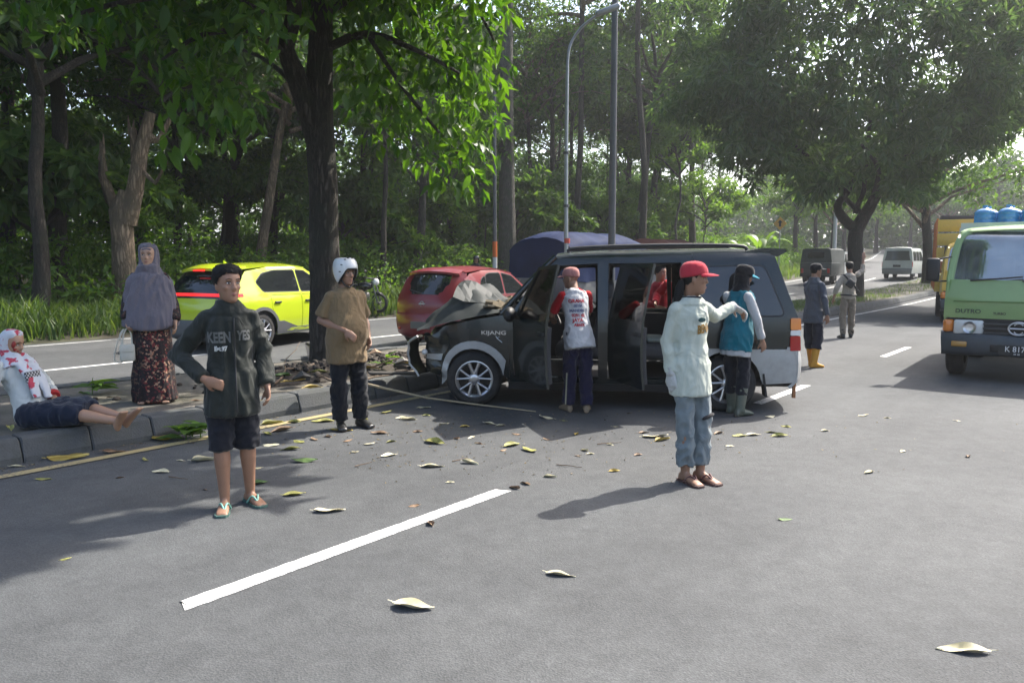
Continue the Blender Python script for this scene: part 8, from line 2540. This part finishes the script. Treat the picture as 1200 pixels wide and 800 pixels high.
for i, (x0, y0, x1, y1, z0, z1, r, lab) in enumerate(((306, 452, 372, 424, .25, .28, .018, 'thin bare branch lying left of the helmeted man on the median'), (330, 440, 352, 400, .22, .42, .008, 'upright twig sticking out of the soil left of the helmeted man'), (395, 448, 352, 428, .26, .30, .013, 'short bent branch beside the helmeted man'), (436, 430, 470, 418, .28, .40, .016, 'broken branch jutting from the soil heap'), (428, 445, 490, 432, .27, .3, .012, 'bare stick across the soil heap by the bumper'))):
    a, b = at(x0, y0, z0), at(x1, y1, z1)
    thing('broken_branch', lab, 'branch', MB().tube(wander(a, b, 6, .08, i * 3.3), taper(r, r * .4, 6), n=6), BR)
# splintered pieces of bark and trim
for i, (px, py, col, lab) in enumerate(((438, 414, (.30, .20, .13), 'pale brown piece of bark on the soil heap'), (352, 442, (.05, .05, .05), 'dark scrap lying on the median behind the jacket man'), (470, 424, (.16, .15, .14), 'grey shard of trim by the bumper'), (486, 428, (.05, .05, .05), 'black shard under the bumper corner'))):
    p = at(px, py, .30)
    thing('shard', lab, 'fragment', MB().add([p + Vector((-.10, 0, -.02)), p + Vector((.05, -.05, .03)), p + Vector((.12, .02, .01)), p + Vector((.0, .07, .07)), p + Vector((-.1, .02, -.05)), p + Vector((.1, .03, -.05))], [(0, 1, 3), (1, 2, 3), (0, 4, 5, 2, 1), (0, 3, 4), (3, 2, 5, 4)]), mat('shard_%d' % i, col, .8, var=.4))

# ------------------------------------------------------------------ weeds and fallen foliage
def litter_leaf_mat(name, c1, c2, tr=.12):
    m, nt, out = new_mat(name)
    b = N(nt, 'BsdfPrincipled', Roughness=.65); tc = N(nt, 'TexCoord'); oi = N(nt, 'ObjectInfo')
    nz = N(nt, 'TexNoise', Scale=3.5, Detail=5.0); nz.noise_dimensions = '4D'; nt.links.new(tc.outputs['Object'], nz.inputs['Vector']); nt.links.new(oi.outputs['Random'], nz.inputs['W'])
    mw = N(nt, 'Math', operation='MULTIPLY'); mw.inputs[1].default_value = 40; nt.links.new(oi.outputs['Random'], mw.inputs[0]); nt.links.new(mw.outputs[0], nz.inputs['W'])
    r = N(nt, 'ValToRGB'); e = r.color_ramp.elements; e[0].position = .38; e[0].color = c4(c1); e[1].position = .62; e[1].color = c4(c2)
    nt.links.new(nz.outputs['Fac'], r.inputs[0])
    sx = N(nt, 'SeparateXYZ'); nt.links.new(tc.outputs['Object'], sx.inputs[0]); ab = N(nt, 'Math', operation='ABSOLUTE'); nt.links.new(sx.outputs[1], ab.inputs[0])
    lt = N(nt, 'Math', operation='LESS_THAN'); lt.inputs[1].default_value = .018; nt.links.new(ab.outputs[0], lt.inputs[0])
    mx = N(nt, 'Mix', data_type='RGBA'); nt.links.new(lt.outputs[0], mx.inputs[0]); nt.links.new(r.outputs[0], mx.inputs[6]); mx.inputs[7].default_value = c4([min(1, x * 1.5 + .03) for x in c2])
    nt.links.new(mx.outputs[2], b.inputs['Base Color']); nt.links.new(b.outputs[0], out.inputs[0])
    return m
LM = {'p': litter_leaf_mat('leaf_pale_dry', (.42, .37, .22), (.60, .55, .38)), 'y': litter_leaf_mat('leaf_yellow', (.28, .19, .03), (.40, .30, .07)), 'b': litter_leaf_mat('leaf_brown', (.12, .07, .035), (.26, .17, .10)),
      'g': litter_leaf_mat('leaf_green_fallen', (.04, .08, .02), (.08, .14, .03)), 'o': litter_leaf_mat('leaf_olive', (.14, .15, .03), (.30, .28, .08))}
def dry_leaf(seed, curl):
    rg = random.Random(seed); n = 9; V = []; F = []
    tw = rg.uniform(-.7, .7); cu = curl; b = rg.uniform(-.12, .06)
    for i in range(n + 1):
        t = i / n
        w = .26 * math.sin(math.pi * min(1, t ** .8)) ** .75 * (1 - .2 * t)
        for q in (-1, -.5, 0, .5, 1):
            y = q * w * (1 - .22 * abs(cu) * abs(q)); z = cu * w * q * q * 1.1 + b * math.sin(math.pi * t) * .35 + .03 * math.sin(9 * t + 3 * q + seed) + .12 * abs(cu) * (t - .5) ** 2 * 2
            y2, z2 = y * math.cos(tw * t) - z * math.sin(tw * t), y * math.sin(tw * t) + z * math.cos(tw * t)
            V.append((t - .5, y2, z2))
    F = [(i * 5 + j, i * 5 + j + 1, i * 5 + 6 + j, i * 5 + 5 + j) for i in range(n) for j in range(4)]
    zm = min(v[2] for v in V); V = [(x, y, z - zm + .012) for x, y, z in V]
    base = len(V)
    mb = MB(); mb.add(V, F, 0, True)
    mb.tube([(-.5, V[2][1], V[2][2]), (-.62, V[2][1] + .02, V[2][2] + .02)], [.014, .008], n=5)
    return mb.mesh('fallen_leaf', recalc=False)
LEAFV = [dry_leaf(i, c) for i, c in enumerate((.7, .45, -.3, .95, .2, -.2, .75, .55))]
LVM = {}
def leaf_variant(v, m):
    if (v, m) not in LVM:
        me = LEAFV[v].copy(); me.materials.append(LM[m]); LVM[(v, m)] = me
    return LVM[(v, m)]
cnt = [0]
def fallen(px, py, wpx, m, label=None, group=None, z=0.0, rot=None, v=None, sy=1.0):
    rg = random.Random(px * 7.1 + py * 3.3)
    p = at(px, py, z); L = wpx * p.y / FPX
    me = leaf_variant(v if v is not None else rg.randrange(8), m)
    if label is None:
        col = {'p': 'small pale dry leaf', 'y': 'small yellow leaf', 'b': 'small brown leaf', 'g': 'small green leaf', 'o': 'small olive leaf'}[m]
        zone = next(w for lim, w in ((100, 'below the seated woman'), (220, 'below the veiled woman'), (275, 'left of the jacket man feet'), (335, 'right of the jacket man feet'), (395, 'left of the helmeted man'), (465, 'right of the helmeted man'), (515, 'below the van bumper'), (560, 'left of the front wheel'), (605, 'below the front wheel'),
                    (650, 'below the front door'), (705, 'below the vest man'), (765, 'left of the red cap man'), (870, 'by the rear wheel'), (935, 'below the van tail'), (1030, 'on the open lane behind the van'), (9999, 'on the road before the green truck')) if px < lim)
        deep = 'on the median' if z > 0 else 'nearer the camera' if py > 525 else 'further back'
        label = col + ' ' + zone + ', ' + deep
        group = 'small fallen leaves around the wreck'
    o = link('fallen_leaf', me, None, None, p + Vector((0, 0, .0)), (rg.uniform(-.12, .12), rg.uniform(-.1, .1), rot if rot is not None else rg.uniform(-.9, .9) + (math.pi if rg.random() < .5 else 0)), (max(.03, L / .95), max(.03, L / .95) * sy, max(.03, L / .95) * .7))
    tag(o, label, 'leaf', group)
# the leaves one can name
fallen(484, 712, 52, 'p', 'large pale yellow leaf in the foreground below the lane dash', rot=-.25, v=7, sy=1.1)
fallen(1129, 763, 60, 'p', 'long pale curled leaf in the bottom right corner', rot=2.95, v=1, sy=.62)
fallen(657, 674, 36, 'p', 'pale curled leaf right of the lane dash end', rot=-.3, v=1, sy=.8)
fallen(505, 614, 20, 'b', 'upright brown curled leaf on the edge of the lane dash', rot=1.9, v=3)
fallen(510, 519, 30, 'o', 'large olive leaf standing on edge in front of the van wheel', rot=-.6, v=0)
fallen(386, 599, 36, 'p', 'pale dry leaf on the road right of the jacket man feet', rot=.1, v=4)
fallen(345, 580, 26, 'o', 'olive leaf on the road right of the green sandals', rot=.2, v=7)
fallen(358, 541, 28, 'g', 'green leaf on the road between the jacket and helmeted men', rot=.1, v=2)
fallen(302, 567, 24, 'g', 'green curled leaf beside the jacket man left foot', rot=.6, v=0)
fallen(80, 537, 44, 'y', 'long yellow leaf on the kerb line below the seated woman', rot=.25, v=5)
fallen(135, 530, 28, 'b', 'brown leaf on the yellow line right of the long yellow leaf', rot=.1, v=4)
fallen(193, 515, 34, 'y', 'yellow leaf against the kerb left of the jacket man', rot=-.15, v=2)
fallen(400, 505, 26, 'y', 'yellow leaf at the helmeted man shoe', rot=.05, v=4)
fallen(920, 609, 17, 'g', 'lone green leaf on the open road below the red cap man', rot=.1, v=5)
fallen(676, 509, 14, 'y', 'yellow leaf standing on the road under the van door', rot=1.2, v=3)
fallen(777, 516, 22, 'y', 'yellow leaf by the left foot of the red cap man', rot=.5, v=3)
fallen(768, 512, 30, 'p', 'pale leaf left of the red cap man knee', rot=.05, v=4)
fallen(720, 552, 14, 'y', 'small yellow leaf halfway to the red cap man shadow', rot=.2, v=6)
fallen(507, 547, 28, 'p', 'pale curled leaf above the end of the lane dash', rot=-.05, v=1)
fallen(914, 511, 20, 'o', 'olive leaf behind the red cap man', rot=.1, v=0)
fallen(1135, 535, 13, 'b', 'brown leaf on the open road below the green truck', rot=.9, v=3)
fallen(375, 471, 22, 'p', 'dry beige leaf leaning against the kerb behind the helmeted man', z=.06, rot=1.5, v=3)
for (px, py, w, m) in ((551, 543, 22, 'p'), (590, 528, 10, 'b'), (600, 522, 24, 'o'), (620, 528, 24, 'o'), (575, 497, 18, 'p'), (535, 514, 12, 'b'), (552, 513, 10, 'p'), (545, 500, 12, 'y'), (520, 497, 12, 'p'), (586, 499, 14, 'p'), (605, 509, 12, 'b'), (641, 490, 22, 'p'), (660, 493, 10, 'o'), (645, 559, 16, 'p'), (685, 528, 12, 'p'), (692, 532, 10, 'p'),
                       (677, 534, 8, 'b'), (755, 507, 14, 'b'), (615, 567, 16, 'b'), (603, 572, 16, 'b'), (528, 565, 10, 'p'), (455, 534, 22, 'p'), (432, 521, 14, 'p'), (458, 518, 14, 'o'), (444, 508, 20, 'b'), (470, 490, 14, 'p'), (452, 484, 16, 'o'), (478, 492, 18, 'p'), (497, 478, 16, 'p'), (500, 487, 10, 'o'), (720, 500, 9, 'p'), (738, 484, 10, 'b'),
                       (842, 508, 16, 'b'), (866, 511, 18, 'o'), (883, 510, 18, 'p'), (855, 523, 10, 'p'), (905, 507, 14, 'o'), (921, 500, 12, 'o'), (967, 505, 12, 'p'), (903, 489, 14, 'p'), (1012, 487, 14, 'p'), (1040, 490, 8, 'p'), (1058, 529, 12, 'p'), (1018, 554, 16, 'p'), (1121, 493, 8, 'p'), (748, 533, 12, 'b'), (640, 515, 10, 'b'), (715, 521, 10, 'p'), (490, 506, 12, 'b'), (562, 520, 9, 'b'), (485, 593, 14, 'b')):
    fallen(px, py, w, m)
for (px, py, w, m) in ((50, 562, 18, 'o'), (188, 553, 22, 'p'), (170, 539, 14, 'o'), (212, 540, 10, 'p'), (240, 540, 30, 'p'), (262, 528, 22, 'p'), (330, 505, 28, 'b'), (340, 527, 22, 'o'), (351, 518, 18, 'o'), (368, 515, 14, 'b'), (318, 522, 20, 'p'), (320, 497, 26, 'o'), (385, 512, 12, 'b'), (345, 495, 18, 'o'), (378, 494, 26, 'o'), (240, 574, 8, 'b'), (300, 549, 14, 'p'), (313, 509, 18, 'o'), (20, 547, 16, 'p'), (140, 560, 10, 'b'), (77, 655, 12, 'o'), (408, 517, 12, 'b'), (425, 492, 16, 'o'), (415, 530, 10, 'p')):
    fallen(px, py, w, m)
for (px, py, w, m) in ((300, 470, 16, 'y'), (345, 447, 26, 'y'), (365, 455, 24, 'y'), (372, 437, 22, 'o'), (432, 432, 26, 'y'), (478, 427, 22, 'y'), (330, 441, 20, 'g'), (308, 438, 20, 'o'), (455, 424, 16, 'g'), (98, 462, 20, 'g'), (260, 455, 14, 'o'), (442, 440, 18, 'b'), (130, 466, 12, 'b'), (70, 470, 16, 'b'), (12, 503, 20, 'o'), (230, 470, 14, 'b')):
    fallen(px, py, w, m, z=.26)

def crumbs():
    # crushed leaf, bark and glass too small to tell apart
    rng = np.random.default_rng(6); rg = random.Random(6); C = []
    for i in range(1500):
        if i % 3 == 0: px, py = rg.gauss(430, 120), rg.gauss(500, 22)
        elif i % 3 == 1: px, py = rg.gauss(640, 170), rg.gauss(505, 24)
        else:
            s, l = rg.uniform(0.5, 9), L_KERB - 0.03 - abs(rg.gauss(0, .12)); p = RP(s, l, .004); C.append(p); continue
        if py < 476: continue
        p = at(px, py, .003)
        if to_road(p)[1] > L_KERB - .04: continue
        C.append(p)
    C = np.array([tuple(p) for p in C])
    V, F = leaf_cloud(C, np.zeros((len(C), 3)), 0.022, rng, aspect=.6, droop=0, fold=.2, jit=.7, spread=1.0)
    V[:, 2] = np.abs(V[:, 2] - .003) * .35 + .003
    me = fast_mesh('leaf_crumbs', V, F, False); me.materials.append(leaf_mat('crumb', (.04, .03, .018), (.22, .17, .08), .05))
    tag(link('leaf_crumbs', me), 'crushed bits of leaf and bark strewn round the wreck', 'litter', kind='stuff')
crumbs()
for i, (x0, y0, x1, y1) in enumerate(((652, 544, 682, 547), (198, 558, 220, 561), (700, 520, 728, 518), (530, 540, 548, 536), (416, 546, 436, 541), (812, 527, 832, 524))):
    thing('twig', ['thin twig on the road above the lane dash end', 'thin twig on the road left of the jacket man', 'thin twig below the open rear door', 'thin twig below the front wheel', 'thin twig below the helmeted man', 'thin twig behind the red cap man'][i], 'twig', MB().tube(wander(at(x0, y0, .01), at(x1, y1, .012), 5, .06, i * 2.1), taper(.005, .002, 5), n=5), BR)

def weed(px, py, n, L, label, seed, z=0.0, up=.9):
    p = at(px, py, z); rg = random.Random(seed)
    root = empty('weed', p, 0, label, 'plant')
    MB().tube([(0, 0, 0), (.01, .01, L * .6)], [.006, .003], n=5).build('stem', LF_BUSH, root)
    for i in range(n):
        o = link('leaf', LEAFG[rg.randrange(4)], None, root, (rg.gauss(0, .03), rg.gauss(0, .03), rg.uniform(.02, L * .5)), (rg.uniform(-.4, .4), -rg.uniform(.1, up), rg.uniform(0, 6.28)), rg.uniform(.6, 1.1) * L)
LEAFG = []
for i in range(4):
    me = hero_leaf(40 + i); me.materials.clear(); me.materials.append(LF_LIGHT if i % 2 else LF_BUSH); LEAFG.append(me)
def hero_weeds():
    weed(72, 522, 9, .24, 'grey-green weed growing out of the kerb joint below the seated woman', 1)
    weed(218, 516, 16, .24, 'bunch of fresh green leaves dropped against the kerb by the jacket man', 2, up=.5)
    weed(235, 512, 14, .22, 'leafy sprig on the road beside the dropped green bunch', 3, up=.4)
    weed(108, 462, 8, .30, 'green fallen frond on the median between the two women', 4, z=.21, up=.25)
    weed(453, 428, 10, .22, 'green sprig crushed on the soil heap', 5, z=.28, up=.7)
hero_weeds()

# ------------------------------------------------------------------ air
def haze():
    x0, x1, y0, y1, z0, z1 = -2100, 2100, -2100, 2100, -1.3, 36
    mb = MB(); mb.box(((x0 + x1) / 2, (y0 + y1) / 2, (z0 + z1) / 2), (x1 - x0, y1 - y0, z1 - z0))
    m, nt, out = new_mat('hazy_air')
    v = N(nt, 'VolumePrincipled')
    v.inputs['Color'].default_value = (0.93, 0.96, 1.0, 1); v.inputs['Density'].default_value = 0.0008; v.inputs['Anisotropy'].default_value = 0.45
    nt.links.new(v.outputs[0], out.inputs['Volume'])
    o = mb.build('haze', m); tag(o, kind='stuff')
    o.display_type = 'WIRE'
haze()
